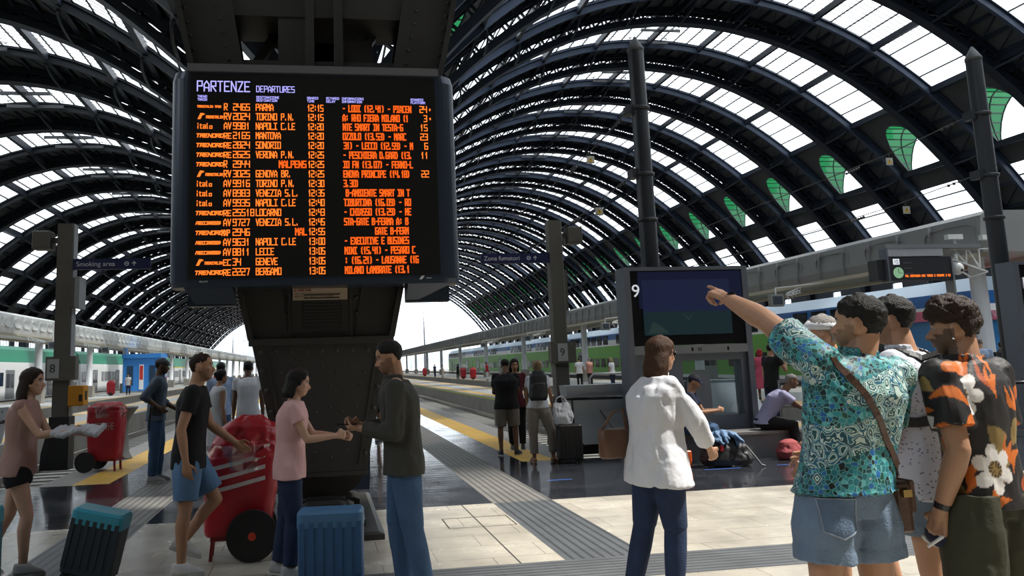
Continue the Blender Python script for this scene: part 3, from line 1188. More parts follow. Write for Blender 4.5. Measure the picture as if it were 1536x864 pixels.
for side in (1, -1):
    s = side
    c_ = thing('canopy_roof', ('long canopy on round columns, coloured grey for its shade, over the platform right of ours' if s > 0 else 'long canopy with oval embossing, coloured white for the sun on it, over the platform left of ours'), 'canopy', (18.9 * s if s > 0 else -18.0, 0, 0))
    c_['kind'] = 'structure'
    m_ = can_shade if s > 0 else can_lit
    ya, yb = (20.6, 325.0) if s > 0 else (26.0, 325.0)
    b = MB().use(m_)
    prof = [(0.06, 4.32), (0.0, 4.6), (0.10, 5.40), (0.35, 5.55), (2.6, 5.55), (2.95, 5.40), (3.05, 4.6), (2.95, 4.32)]
    rings = [[Vector((x * s, y, z)) for x, z in prof] for y in (ya, yb)]
    b.loft(rings)
    b.build('roof_beam', None, c_)
    b = MB().use(can_t)
    for x in (0.02, 2.7):
        b.box(min(x * s, (x + 0.32) * s), max(x * s, (x + 0.32) * s), ya + 0.2, yb, 4.2, 4.32)
    b.build('edge_trim', None, c_)
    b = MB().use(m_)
    y = ya + 1.2
    k = 0
    while y < 200:
        if s < 0:
            oval(b, -0.035 * s, y, 4.93, 0.52, 0.27, 0.05, 0.06)
        elif k % 2 == 0:
            oval(b, 0.03, y, 4.93, 1.0, 0.30, 0.03, 0.04)
        b.box(0.0 * s - 0.06, 0.0 * s + 0.08, y + 0.72, y + 0.75, 4.36, 5.35)
        y += 1.45
        k += 1
    b.build('fascia_embossing', None, c_)
    ys_ = [21.7 + 18.9 * k for k in range(17)] if s > 0 else [33.5 + 12.05 * k for k in range(24)]
    for y in ys_:
        q = MB().use(pole_m)
        q.smooth = True
        xx = (0.75 if s > 0 else 0.6) * s
        q.lathe([(0.30, 0.0), (0.30, 0.02), (0.25, 0.03), (0.22, 4.2), (0.30, 4.33)], 14, (xx, y, 0))
        q.smooth = False
        q.use(concrete)
        q.box(xx - 0.36, xx + 0.36, y - 0.36, y + 0.36, 0.0, 0.9)
        q.build('column', None, c_)
    # white lattice arms and hanging monitors under the canopy
    for y in ([28.2, 47.0, 66.0, 85.0] if s > 0 else [52.0, 64.0, 88.0]):
        tr = MB().use(truss_m)
        A0, A1 = Vector((0.0, y + 1.5, 4.22)), Vector((-1.55 * s, y, 3.75))
        for dz, dx in ((0, 0), (0.22, 0.0), (0.11, 0.2)):
            tr.bar(A0 + Vector((dx * 0.3, dx, dz - 0.25)), A1 + Vector((0, dx * 0.4, dz * 0.4)), 0.035)
        for i in range(8):
            t0, t1 = i / 8, (i + 1) / 8
            p = A0.lerp(A1, t0) + Vector((0, 0, -0.25 if i % 2 else -0.03))
            q2 = A0.lerp(A1, t1) + Vector((0, 0, -0.03 * (1 - t1) if i % 2 else -0.25 * (1 - t1)))
            tr.bar(p, q2, 0.025)
        tr.build('truss_arm', None, c_)
        mo = MB().use(mat('monitor_grey', (0.19, 0.195, 0.18), 0.5))
        mo.rbox(-2.0 * s - 0.27, -2.0 * s + 0.27, y - 0.1, y + 0.12, 3.35, 3.80, 0.03)
        mo.use(mat('monitor_glass', (0.05, 0.065, 0.08), 0.15))
        mo.box(-2.0 * s - 0.19, -2.0 * s + 0.19, y - 0.115, y - 0.1, 3.43, 3.73)
        mo.use(truss_m)
        mo.bar((-2.0 * s, y, 3.80), (-2.0 * s, y, 4.05), 0.04)
        mo.bar((-2.0 * s, y, 4.05), (0.3 * s, y, 4.25), 0.04)
        mo.build('hanging_monitor', None, c_)

train_white = mat('train_white', (0.78, 0.79, 0.80), 0.3)
train_green = mat('train_roof_green', (0.010, 0.20, 0.115), 0.3)
train_lime = mat('train_lime_green', (0.115, 0.36, 0.045), 0.35)
train_blue = mat('train_blue', (0.025, 0.115, 0.34), 0.3)
train_silver = mat('train_silver_roof', (0.42, 0.52, 0.62), 0.35)
train_grey = mat('train_underframe', (0.05, 0.05, 0.055), 0.7)
train_glass = mat('train_window_glass', (0.012, 0.014, 0.018), 0.08)
door_grey = mat('train_door_grey', (0.20, 0.21, 0.22), 0.4)
train_yellow = mat('train_yellow', (0.6, 0.5, 0.03), 0.35)


wcache = {}


def make_train(name, label, X, side, y0, ncar, clen, bands, windows, doors, nose=False):
    """Side facing the camera at X (side = sign of X); body extends outwards."""
    t = thing(name, label, 'train', (X, y0, 0))
    zs = [-0.45] + [b[0] for b in bands]
    for k in range(ncar):
        cb = MB()
        ya, yb = k * clen + 0.25, (k + 1) * clen - 0.25
        za = zs[0]
        for zb, mm in bands:
            cb.use(mm)
            fx = lambda z: 0.0 if z < 3.4 else (z - 3.4) ** 2 * 0.9
            n0, n1 = fx(za), fx(zb)
            sa = sb = ya
            if nose and k == 0:
                sa, sb = ya + max(0, (za - 0.6)) * 1.1, ya + max(0, (zb - 0.6)) * 1.1
            P = [(side * n0, sa, za), (side * n0, yb, za), (side * n1, yb, zb), (side * n1, sb, zb)]
            Q = [(side * (2.9 - n0), sa, za), (side * (2.9 - n0), yb, za), (side * (2.9 - n1), yb, zb), (side * (2.9 - n1), sb, zb)]
            cb.add(P + Q, [(0, 1, 2, 3), (4, 7, 6, 5), (0, 3, 7, 4), (1, 5, 6, 2)])
            za = zb
        n1 = (zs[-1] - 3.4) ** 2 * 0.9
        cb.add([(side * n1, ya + (4 if nose and k == 0 else 0), za), (side * n1, yb, za), (side * (2.9 - n1), yb, za), (side * (2.9 - n1), ya + (4 if nose and k == 0 else 0), za)], [(0, 1, 2, 3)])
        cb.use(train_grey)
        for q in (0.18, 0.82):
            yy = ya + (yb - ya) * q
            cb.box(min(0.25 * side, 2.6 * side), max(0.25 * side, 2.6 * side), yy - 1.6, yy + 1.6, -0.75, -0.3)
        car = cb.build('car_body', None, t)
        Lc = yb - ya
        for (wa, wb, z0, z1) in windows:
            key = (round((wb - wa) * Lc, 3), z0, z1)
            if key not in wcache:
                wcache[key] = MB().use(train_glass).box(-0.02, 0.03, 0, key[0], z0, z1).mesh('window')
            link('window', wcache[key], car, (0, ya + wa * Lc, 0))
        for (da, db) in doors:
            key = ('door', round((db - da) * Lc, 3))
            if key not in wcache:
                w_ = key[1]
                dr = MB().use(door_grey)
                dr.box(-0.03, 0.03, 0, w_, 0.15, 2.35)
                dr.use(train_glass)
                for u0, u1 in ((0.12, w_ / 2 - 0.08), (w_ / 2 + 0.08, w_ - 0.12)):
                    dr.box(-0.045, 0.045, u0, u1, 1.0, 2.05)
                wcache[key] = dr.mesh('door')
            link('door', wcache[key], car, (0, ya + da * Lc, 0))
    return t


wl = [(0.03 + 0.052 * k, 0.03 + 0.052 * k + 0.040, 1.15, 2.15) for k in (0, 1, 2, 6, 7, 8, 9, 10, 14, 15, 16)]
tl = make_train('commuter_train', 'white commuter train with green roof behind the blue booth', -23.9, -1, 38.0, 3, 24.0,
                [(0.05, train_grey), (2.95, train_white), (3.95, train_green), (4.25, train_green)], wl, [(0.195, 0.27), (0.60, 0.675), (0.91, 0.97)])
lt = lettering('operator_lettering', 'TRENORD', 0.62, mat('train_print', (0.06, 0.07, 0.09), 0.5), tl, (0.03, 24.9, 1.75), rot=(PI / 2, 0, PI / 2))
tl2 = make_train('commuter_train', 'white train with sloping green nose and yellow stripe, farther along the left platform', -23.9, -1, 113.0, 4, 25.0,
                 [(0.05, train_grey), (2.6, train_white), (2.8, train_yellow), (3.95, train_green), (4.25, train_green)], wl, [(0.195, 0.27), (0.60, 0.675)], nose=True)
wu = [(0.04 + 0.062 * k, 0.04 + 0.062 * k + 0.046, 2.85, 3.60) for k in range(15)]
wlow = [(0.26 + 0.062 * k, 0.26 + 0.062 * k + 0.046, 0.95, 1.70) for k in range(8)]
trn = make_train('commuter_train', 'green and blue double deck train with dark upper windows, behind the right canopy', 24.2, 1, 27.0, 5, 26.0,
                 [(0.25, train_grey), (0.45, train_white), (2.72, train_lime), (3.22, train_white), (3.72, train_blue), (4.25, train_silver)], wu[4:7] + wu[8:] + wlow, [(0.16, 0.225), (0.80, 0.865)])
for o in kids(trn):
    pass

# ------------------------------------------------------------------ beyond the open end
pylon_m = mat('catenary_steel', (0.14, 0.15, 0.17), 0.5)
for (x, y, h) in ((44.0, 352.0, 24.0), (26.0, 420.0, 15.0), (-38.0, 360.0, 18.0), (-20.0, 430.0, 13.0)):
    o = thing('signal_mast', {44.0: 'tall thin mast beyond the open end, above the right canopy', 26.0: 'lower mast with long crossarm beyond the open end, left of the tall mast', -38.0: 'mast with short crossarm in the bright opening on the left', -20.0: 'small far mast seen left of the riveted column'}[x], 'mast', (x, y, -0.75))
    q = MB().use(pylon_m)
    q.lathe([(0.5, 0), (0.35, h * 0.7), (0.12, h), (0.12, h + 1.5)], 8)
    q.build('mast_pole', None, o)
    q = MB().use(pylon_m)
    q.bar((-5 if x != 26.0 else -16, 0, h * 0.86), (5 if x != 26.0 else 30, 0, h * 0.86), 0.22)
    q.bar((-2, 0, h * 0.86), (0, 0, h * 0.95), 0.12)
    q.build('crossarm', None, o)
gb = MB().use(mat('distant_grey', (0.42, 0.46, 0.50), 0.8))
for (x0, x1, y0, z1) in ((-120, -62, 600, 16), (-60, -40, 640, 30), (-30, 4, 700, 12), (30, 60, 680, 10), (70, 110, 640, 14)):
    gb2 = MB().use(gb.mats[0])
    gb2.box(x0, x1, y0, y0 + 20, -0.75, z1)
    for k in range(int((x1 - x0) / 4)):
        gb2.box(x0 + 1 + 4 * k, x0 + 3 + 4 * k, y0 - 0.3, y0, z1 * 0.4, z1 * 0.6)
    o = gb2.build('distant_building')
    tag(o, {-120: 'pale long building far outside the left opening', -60: 'taller pale block far outside the left opening', -30: 'low pale building straight down the tracks', 30: 'low far building right of the tracks', 70: 'far building behind the right canopy end'}[x0], 'building', 'buildings beyond the station')
gr2 = MB().use(mat('yard_ground', (0.45, 0.44, 0.42), 0.9, var=0.2, scale=0.1))
quad(gr2, -400, 400, FARY + 1, 1200, -0.76)
struct('ground_yard', gr2, label='pale railway yard beyond the shed')

# ------------------------------------------------------------------ platform sign pillars
pil_m = mat('taupe_pillar_paint', (0.115, 0.108, 0.092), 0.5, var=0.1)
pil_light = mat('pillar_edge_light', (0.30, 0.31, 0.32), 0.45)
guard_m = mat('black_guard', (0.012, 0.012, 0.014), 0.5)
sign_blue = mat('navy_sign', (0.014, 0.020, 0.085), 0.35)
sign_white = mat('dim_white_letters', (0.72, 0.72, 0.78), 0.5)
num_plate = mat('number_plate_grey', (0.42, 0.43, 0.42), 0.5)
ink = mat('black_ink', (0.02, 0.02, 0.02), 0.6)
val_y = mat('validator_yellow', (0.62, 0.27, 0.012), 0.4)
for s, nm in ((-1, '8'), (1, '9')):
    X = -4.62 if s < 0 else 4.63
    p = thing('sign_pillar', ('square grey pillar numbered 8 beside the left track' if s < 0 else 'square grey pillar numbered 9 behind the couple'), 'pillar', (X, 15.6, 0))
    p['kind'] = 'thing'
    q = MB().use(pil_m)
    q.box(-0.13, 0.13, -0.13, 0.13, 0, 4.4)
    q.box(-0.135, 0.135, -0.135, 0.135, 3.7, 3.72)
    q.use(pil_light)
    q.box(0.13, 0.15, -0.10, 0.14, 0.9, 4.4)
    q.build('post', None, p)
    q = MB().use(pil_m)
    q.box(s * 0.13 - 0.14, s * 0.13 + 0.14, -0.04, 0.04, 4.05, 4.15)
    q.rbox(min(s * 0.26, s * 0.56), max(s * 0.26, s * 0.56), -0.16, 0.16, 3.93, 4.27, 0.03, axis='X')
    q.use(pil_light)
    q.box(s * 0.22 - 0.02, s * 0.22 + 0.02, -0.03, 0.03, 3.92, 4.1)
    q.build('lamp_box', None, p)
    q = MB().use(pil_m)
    q.box(-0.23, 0.27, -0.22, 0.0, 1.56, 1.98)
    q.use(num_plate)
    q.box(-0.20 if s < 0 else -0.10, 0.0 if s < 0 else 0.10, -0.235, -0.22, 1.60, 1.94)
    nb = q.build('number_box', None, p)
    lettering('number', nm, 0.21, ink, nb, (-0.16 if s < 0 else -0.06, -0.236, 1.70))
    q = MB().use(guard_m)
    q.box(-0.16, 0.18, -0.17, 0.17, 0.0, 0.92)
    q.prism([(-0.17, 0), (-0.30, 0), (-0.28, 0.3), (-0.17, 0.75)], -0.15, 0.15)
    q.build('guard', None, p)
    q = MB().use(pil_m)
    q.box(0.17, 0.24, -0.30, 0.1, 2.85, 3.38) if s < 0 else q.box(0.15, 0.21, -0.1, 0.1, 2.6, 3.4)
    q.use(pil_light)
    q.box(0.24, 0.32, -0.30, 0.12, 2.83, 3.40) if s < 0 else q.box(0.15, 0.21, -0.12, -0.1, 2.5, 2.58)
    q.build('side_panel', None, p)
    if s < 0:
        q = MB().use(val_y)
        q.rbox(0.15, 0.42, -0.20, 0.10, 1.10, 1.46, 0.03)
        q.use(ink)
        q.box(0.34, 0.40, -0.205, -0.195, 1.18, 1.30)
        q.box(0.405, 0.425, -0.12, 0.0, 1.2, 1.36)
        v = q.build('ticket_validator')
        v.location = (X, 15.6, 0)
        tag(v, 'small yellow ticket validator on the side of pillar 8', 'ticket machine')
    # hanging direction sign
    x0, x1 = (0.15, 1.50) if s < 0 else (-1.52, -0.13)
    sg = thing('direction_sign', 'navy sign with the smoking area lettering in English on pillar 8' if s < 0 else 'navy sign with the Italian smoking zone lettering on pillar 9', 'sign', (X, 15.52, 3.545))
    q = MB().use(sign_blue)
    q.box(x0, x1, -0.03, 0.03, 0, 0.20)
    q.build('panel', None, sg)
    lettering('lettering', 'Smoking area' if s < 0 else 'Zona fumatori', 0.125, sign_white, sg, (x0 + 0.05, -0.032, 0.06))
    q = MB().use(sign_white)
    cxx = x0 + (0.93 if s < 0 else 0.96)
    for k in range(16):
        t0, t1 = 2 * PI * k / 16, 2 * PI * (k + 1) / 16
        q.add([(cxx + 0.042 * math.cos(t0), -0.032, 0.10 + 0.042 * math.sin(t0)), (cxx + 0.042 * math.cos(t1), -0.032, 0.10 + 0.042 * math.sin(t1)), (cxx + 0.028 * math.cos(t1), -0.032, 0.10 + 0.028 * math.sin(t1)), (cxx + 0.028 * math.cos(t0), -0.032, 0.10 + 0.028 * math.sin(t0))], [(0, 1, 2, 3)])
    q.add([(cxx - 0.025, -0.032, 0.095), (cxx + 0.025, -0.032, 0.095), (cxx + 0.025, -0.032, 0.108), (cxx - 0.025, -0.032, 0.108)], [(0, 1, 2, 3)])
    ax_ = cxx + 0.13
    q.add([(ax_ - 0.008, -0.032, 0.06), (ax_ + 0.008, -0.032, 0.06), (ax_ + 0.008, -0.032, 0.14), (ax_ - 0.008, -0.032, 0.14)], [(0, 1, 2, 3)])
    q.add([(ax_, -0.032, 0.145), (ax_ - 0.04, -0.032, 0.105), (ax_ - 0.026, -0.032, 0.095), (ax_, -0.032, 0.122), (ax_ + 0.026, -0.032, 0.095), (ax_ + 0.04, -0.032, 0.105)], [(0, 1, 2, 3), (0, 3, 4, 5)])
    q.build('pictogram', None, sg)

# ------------------------------------------------------------------ information totems at the track ends
tot_m = mat('totem_grey_steel', (0.13, 0.145, 0.175), 0.38, 0.4)
tot_band = mat('totem_band', (0.20, 0.205, 0.22), 0.4, 0.3)
scr_black = mat('totem_black_glass', (0.006, 0.006, 0.008), 0.12)
scr_blue = emit('totem_screen_navy', (0.003, 0.005, 0.020), 1.0)
scr_pic = emit('totem_screen_sky', (0.006, 0.010, 0.034), 1.0)
scr_teal = emit('totem_screen_teal', (0.005, 0.016, 0.020), 1.0)
scr_pale = emit('totem_screen_pale', (0.014, 0.028, 0.028), 1.0)
clear = glassy('clear_pane', (0.8, 0.85, 0.85), 0.97, gloss=0.05)
digit_w = emit('digit_white', (0.55, 0.57, 0.6), 1.0)


def totem(label, X0, nm, teal):
    W = 2.21
    t = thing('information_totem', label, 'information display', (X0, 12.9, 0))
    q = MB().use(tot_m)
    q.box(0.0, 0.10, 0, 0.42, 0, 3.12)
    q.box(W - 0.10, W, 0, 0.42, 0, 3.12)
    q.box(0.10, W - 0.10, 0, 0.42, 3.06, 3.12)
    q.build('frame', None, t)
    q = MB().use(scr_black)
    q.box(0.10, W - 0.10, 0.03, 0.40, 1.80, 3.06)
    q.build('screen_glass', None, t)
    q = MB().use(scr_blue)
    q.box(0.24, W - 0.11, 0.02, 0.03, 2.42, 3.04)
    q.use(scr_pic)
    q.box(0.30, W - 0.34, 0.012, 0.02, 2.36, 2.90)
    q.use(scr_teal if not teal else emit('totem_screen_mint', (0.06, 0.22, 0.17), 1.0))
    q.box(0.30, W - 0.34, 0.012, 0.02, 1.97, 2.36)
    q.use(scr_pale)
    q.add([(0.97, 0.011, 2.36), (1.09, 0.011, 2.20), (1.21, 0.011, 2.36), (1.09, 0.011, 2.25)], [(0, 1, 3), (1, 2, 3)])
    q.add([(0.36, 0.011, 2.0), (0.74, 0.011, 2.0), (0.60, 0.011, 2.12), (0.46, 0.011, 2.2)], [(0, 1, 2, 3)])
    q.build('picture', None, t)
    lettering('number', nm, 0.30, digit_w, t, (0.115 if nm == '9' else 0.10, 0.010, 2.62))
    q = MB().use(tot_band)
    q.box(0.10, W - 0.10, 0.0, 0.40, 1.655, 1.79)
    q.use(scr_black)
    for x, w in ((1.10, 0.03), (1.22, 0.012), (1.26, 0.012), (1.74, 0.03)):
        q.box(x, x + w, -0.006, 0.0, 1.69, 1.75)
    q.box(0.95, 1.15, 0.022, 0.03, 1.875, 1.885)
    q.build('control_band', None, t)
    q = MB().use(tot_m)
    q.box(0.10, W - 0.10, 0.08, 0.34, 1.53, 1.655)
    q.box(0.10, 0.95, 0.08, 0.34, 0.62, 1.53)
    q.box(W - 0.20, W - 0.10, 0.08, 0.34, 0.62, 1.53)
    q.box(0.10, W - 0.10, 0.08, 0.34, 0.0, 0.62)
    # rounded grey stand in front of the window
    pts = [(0.98, 0.30)] + [(1.20 + 0.22 * math.cos(R(a)), 1.12 + 0.22 * math.sin(R(a))) for a in range(180, -1, -20)] + [(1.42, 0.30)]
    q.prism(pts, 0.05, 0.09)
    q.build('lower_frame', None, t)
    q = MB().use(clear)
    q.box(0.95, W - 0.20, 0.19, 0.20, 0.62, 1.53)
    q.build('window_pane', None, t)
    q = MB().use(tot_band)
    q.box(-0.1, W + 0.1, -0.22, 0.42, 0.0, 0.10)
    q.build('plinth', None, t)
    return t


totem('tall grey information totem with the number 9 beside its dark screen', 5.02, '9', False)
totem('tall grey information totem at the right edge of the view with a mint green screen', 12.45, '10', True)

bar_m = mat('barrier_grey_steel', (0.44, 0.48, 0.52), 0.45, 0.2, var=0.15, scale=3)
bar_w = mat('barrier_pale_top', (0.72, 0.76, 0.78), 0.4)
blk_rail = mat('black_handrail', (0.012, 0.012, 0.013), 0.22)
for s in (1, -1):
    b = thing('track_end_barrier', 'grey sheet steel barrier closing the track end ' + ('behind the totem numbered 9' if s > 0 else 'left of pillar 8'), 'barrier', (6.14 if s > 0 else -6.6, 13.68, 0))
    q = MB().use(bar_m)
    poly = [(-1.72, 0.17), (-1.90, 0.64), (-1.98, 1.17), (1.60, 1.17), (1.52, 0.64), (1.32, 0.17)]
    q.prism(poly, 0.12, 0.50)
    TL = Matrix.Translation((0, -0.05, 0)) @ Matrix.Rotation(-R(16), 4, 'X')
    q.prism([(x, z * 1.02) for x, z in poly], -0.03, 0.03, M=TL)
    q.use(scr_black)
    for sx in (-1, 1):
        q.bar(TL @ Vector((sx * 1.60, -0.034, 1.15)), TL @ Vector((sx * 1.05, -0.034, 0.19)), 0.012, 0.012)
    q.use(bar_w)
    q.loft([[Vector(p) for p in ((0.45, -0.30, 0.55), (1.55, -0.30, 0.55), (1.35, -0.02, 1.12), (0.45, -0.02, 1.12))], [Vector(p) for p in ((0.45, -0.01, 0.55), (1.55, -0.01, 0.55), (1.35, -0.005, 1.12), (0.45, -0.005, 1.12))]])
    q.build('panel', None, b)
    q = MB().use(guard_m)
    q.box(-1.75, 1.40, 0.05, 0.5, 0.0, 0.17)
    q.build('plinth', None, b)
    q = MB().use(blk_rail)
    q.smooth = True
    q.tube([(-2.02, 0.1, 0.96), (-2.02, -0.22, 0.96), (-1.3, -0.25, 0.955), (-0.9, -0.25, 0.955)] if s > 0 else [(1.1, -0.2, 0.96), (1.7, -0.2, 0.96), (1.7, 0.1, 0.96)], 0.028, 10)
    q.bar((-1.93, -0.1, 0), (-1.93, -0.1, 0.96), 0.03) if s > 0 else q.bar((1.66, -0.1, 0), (1.66, -0.1, 0.96), 0.03)
    q.build('handrail', None, b)
rl = thing('railing', 'short steel railing on the narrow platform behind pillar 9', 'railing', (8.2, 24.5, 0))
q = MB().use(tot_band)
q.smooth = True
q.tube([(0, 0, 0), (0, 0, 1.05), (0.12, 0, 1.17), (1.15, 0, 1.17), (1.27, 0, 1.05), (1.27, 0, 0)], 0.035, 8)
q.tube([(0, 0, 0.6), (1.27, 0, 0.6)], 0.025, 8)
q.build('rail', None, rl)
rl = thing('railing', 'steel railing in front of the woman in red', 'railing', (9.0, 15.2, 0))
q = MB().use(tot_band)
q.smooth = True
q.tube([(0, 0, 0), (0, 0, 1.05), (1.9, 0, 1.05), (1.9, 0, 0)], 0.03, 8)
q.tube([(0, 0, 0.55), (1.9, 0, 0.55)], 0.025, 8)
q.build('rail', None, rl)
rl = thing('railing', 'curved black handrail beside the flower shirt man, in front of the right totem', 'railing', (11.3, 12.3, 0))
q = MB().use(blk_rail)
q.smooth = True
q.tube([(0, 0, 0.98), (0.75, 0, 0.98), (0.92, 0, 0.9), (1.02, 0, 0.5), (1.06, 0, 0.0)], 0.03, 8)
q.tube([(0, 0, 0.98), (0, 0, 0)], 0.03, 8)
q.build('rail', None, rl)

# ------------------------------------------------------------------ anchor poles, wires, warning plates
iron_pole = mat('slate_pole_paint', (0.020, 0.024, 0.030), 0.4, var=0.15, scale=3)
wire_m = mat('overhead_wire', (0.05, 0.05, 0.055), 0.5)
plate_w = mat('warning_plate_white', (0.36, 0.36, 0.34), 0.5)
warn_y = mat('warning_yellow', (0.55, 0.36, 0.02), 0.5)
for X, lab, pos in ((6.18, 'behind the totem numbered 9', 0), (13.69, 'behind the totem at the right edge', 1)):
    p = thing('anchor_pole', 'tall round dark pole with conical cap ' + lab, 'pole', (X, 14.5, 0))
    q = MB().use(iron_pole)
    q.smooth = True
    q.lathe([(0.175, 0), (0.168, 3.0), (0.152, 7.58), (0.152, 7.61)], 18)
    q.build('shaft', None, p)
    q = MB().use(mat('pole_cap_grey', (0.08, 0.085, 0.09), 0.5))
    q.smooth = True
    q.lathe([(0.163, 7.59), (0.163, 7.65), (0.02, 7.90)], 18)
    q.build('cap', None, p)
    for z in (4.21, 5.10, 6.42):
        q = MB().use(iron_pole)
        q.smooth = True
        q.lathe([(0.155, z - 0.04), (0.195, z - 0.03), (0.195, z + 0.03), (0.155, z + 0.04)], 18)
        q.build('collar', None, p)
    for z in (5.13, 6.40):
        q = MB().use(iron_pole)
        q.box(-0.26, -0.13, -0.06, 0.2, z - 0.09, z + 0.09)
        q.build('bracket', None, p)
    for z, z2, ys in ((5.13, 4.90, 16.8), (6.40, 6.25, 17.2)):
        w = MB().use(wire_m)
        w.tube([(X - 0.2, 14.71, z), (X - 0.1, 17.4, z - 0.12), (X + 0.2, 30, z2), (X + 0.3, 200, z2 + 0.2)], 0.012, 6)
        for k in range(9):
            yy = 15.1 + 0.16 * k if k < 3 else 18.1 + 0.10 * k
            zz = z - 0.046 * (yy - 14.71)
            w.sphere((X - 0.17 + 0.03 * (yy - 14.71), yy, zz), 0.035, 8, 5)
        ow_ = w.build('overhead_wire')
        tag(ow_, ('upper' if z > 5.5 else 'lower') + ' overhead wire from the pole ' + lab, 'wire')
        pl = thing('warning_plate', '%s yellow triangle warning plate %s' % ('upper' if z > 5.5 else 'lower', lab.replace('behind', 'hanging by the pole behind')), 'sign', (X - 0.2 + 0.038 * (ys - 14.71), ys, z - 0.30))
        q = MB().use(plate_w)
        q.box(-0.09, 0.09, -0.006, 0.006, -0.09, 0.09)
        q.use(wire_m)
        q.bar((0, 0, 0.09), (0, 0, 0.30 - 0.046 * (ys - 14.71) + 0.02), 0.012)
        q.build('plate', None, pl)
        q = MB().use(warn_y)
        q.prism([(-0.065, -0.05), (0.065, -0.05), (0.0, 0.062)], -0.009, -0.006)
        q.use(ink)
        q.prism([(-0.008, 0.03), (0.012, 0.03), (0.004, 0.004), (0.014, 0.004), (-0.008, -0.04), (0.0, -0.005), (-0.01, -0.005)], -0.0115, -0.0092)
        q.build('triangle', None, pl)

# ------------------------------------------------------------------ platform display with clock, cameras
d = thing('platform_display', 'overhead platform display with green clock and orange text under the right canopy end', 'platform display', (15.62, 20.3, 0))
q = MB().use(dark_box)
q.box(0, 1.98, 0, 0.28, 3.50, 4.16)
q.box(-0.25, -0.02, 0.1, 0.5, 3.52, 4.10)
q.build('housing', None, d)
q = MB().use(tot_band)
q.box(-0.02, 3.0, -0.02, 0.30, 4.40, 4.52)
q.use(mat('perforated_panel', (0.27, 0.28, 0.30), 0.5, var=0.3, scale=30))
q.box(0.02, 1.75, -0.01, 0.29, 4.18, 4.40)
q.use(tot_m)
q.box(-0.02, 0.03, -0.02, 0.3, 3.48, 4.40)
q.use(tot_band)
q.box(1.98, 2.03, -0.02, 0.3, 2.2, 4.16)
q.build('support_beam', None, d)
q = MB().use(emit('clock_face_green', (0.22, 0.40, 0.24), 0.9))
q.prism([(0.30 + 0.155 * math.cos(2 * PI * k / 24), 3.72 + 0.155 * math.sin(2 * PI * k / 24)) for k in range(24)], -0.012, 0.0)
q.use(ink)
q.bar((0.30, -0.014, 3.72), (0.30, -0.014, 3.83), 0.016, 0.01)
q.bar((0.30, -0.014, 3.72), (0.43, -0.014, 3.70), 0.012, 0.01)
q.build('clock', None, d)
q = MB().use(emit('sign_white_light', (0.75, 0.8, 0.85), 1.0))
q.box(0.17, 0.36, -0.01, 0.0, 3.95, 4.11)
q.use(ink)
strokes(q, '10', 0.20, 3.98, 0.09, -0.012, w=0.045, gap=0.025, th=0.016)
q.use(led)
strokes(q, 'VAL DISTANZA DAI TRENI E BINARI 3 DI', 0.50, 3.60, 0.052, -0.006, w=0.026, gap=0.0135, th=0.013)
q.build('lettering', None, d)
q = MB().use(tot_band)
for k in range(3):
    q.box(0.48, 0.75, -0.004, 0.0, 3.69 + k * 0.15, 3.70 + k * 0.15)
q.build('divider_lines', None, d)
tr = MB().use(truss_m)
for a, b in (((2.1, 0.1, 4.1), (3.2, 0.1, 3.72)), ((2.0, 0.1, 4.38), (3.3, 0.1, 4.38)), ((2.3, 0.2, 4.38), (2.55, 0.1, 3.95)), ((2.55, 0.1, 3.95), (2.6, 0.1, 4.38)), ((2.65, 0.1, 4.38), (2.98, 0.1, 3.80)), ((2.98, 0.1, 3.8), (3.0, 0.1, 4.38)), ((2.1, 0.4, 4.1), (2.9, 0.4, 3.6)), ((2.9, 0.4, 3.6), (3.3, 0.2, 3.72))):
    tr.bar(a, b, 0.035)
tr.build('truss_arm', None, d)
q = MB().use(truss_m)
q.smooth = True
q.sphere((0, 0, 0), (0.17, 0.17, 0.19), 16, 10)
q.tube([(0, 0, 0.15), (0, 0, 0.42)], 0.05, 8)
q.use(ink)
q.sphere((0.02, -0.14, -0.06), 0.05, 10, 6)
o = q.build('dome_camera', None, None, (17.9, 20.45, 3.83))
tag(o, 'white dome camera hanging beside the platform display', 'camera')
for x, z, lb in ((17.9, 4.72, 'box camera on the platform display beam, left of the dark pole'), (19.0, 4.7, 'box camera on the display beam, right of the dark pole')):
    q = MB().use(truss_m)
    q.box(-0.25, 0.22, -0.08, 0.08, -0.06, 0.08)
    q.use(ink)
    q.box(0.22, 0.225, -0.05, 0.05, -0.03, 0.05)
    q.use(truss_m)
    q.bar((0, 0, -0.06), (0, 0, -0.2), 0.05)
    o = q.build('surveillance_camera', None, None, (x, 20.42, z))
    tag(o, lb, 'camera')

# ------------------------------------------------------------------ booths on the platforms
bl = mat('booth_blue', (0.035, 0.22, 0.62), 0.4)
bl2 = mat('booth_navy_glass', (0.02, 0.05, 0.10), 0.15)
b = thing('platform_booth', 'bright blue platform booth in front of the white and green train', 'booth', (-18.4, 80.0, 0))
q = MB().use(bl)
q.box(0, 3.3, 0, 3.0, 0.15, 3.2)
q.box(-0.1, 3.4, -0.1, 3.1, 3.2, 3.6)
q.use(concrete)
q.box(0, 3.3, 0, 3.0, 0, 0.15)
q.build('shell', None, b)
for x0 in (0.35, 2.35):
    q = MB().use(bl2)
    q.box(x0, x0 + 0.55, -0.03, 0.02, 0.7, 2.5)
    q.build('window', None, b)
q = MB().use(train_white)
q.box(1.45, 1.85, -0.03, 0.02, 0.3, 2.6)
q.use(mat('booth_red', (0.5, 0.03, 0.03), 0.5))
q.box(1.5, 1.8, -0.04, -0.02, 1.2, 2.5)
q.build('poster_panel', None, b)
b = thing('platform_booth', 'blue booth with pink striped roof and posters at the right edge', 'booth', (18.4, 22.3, 0))
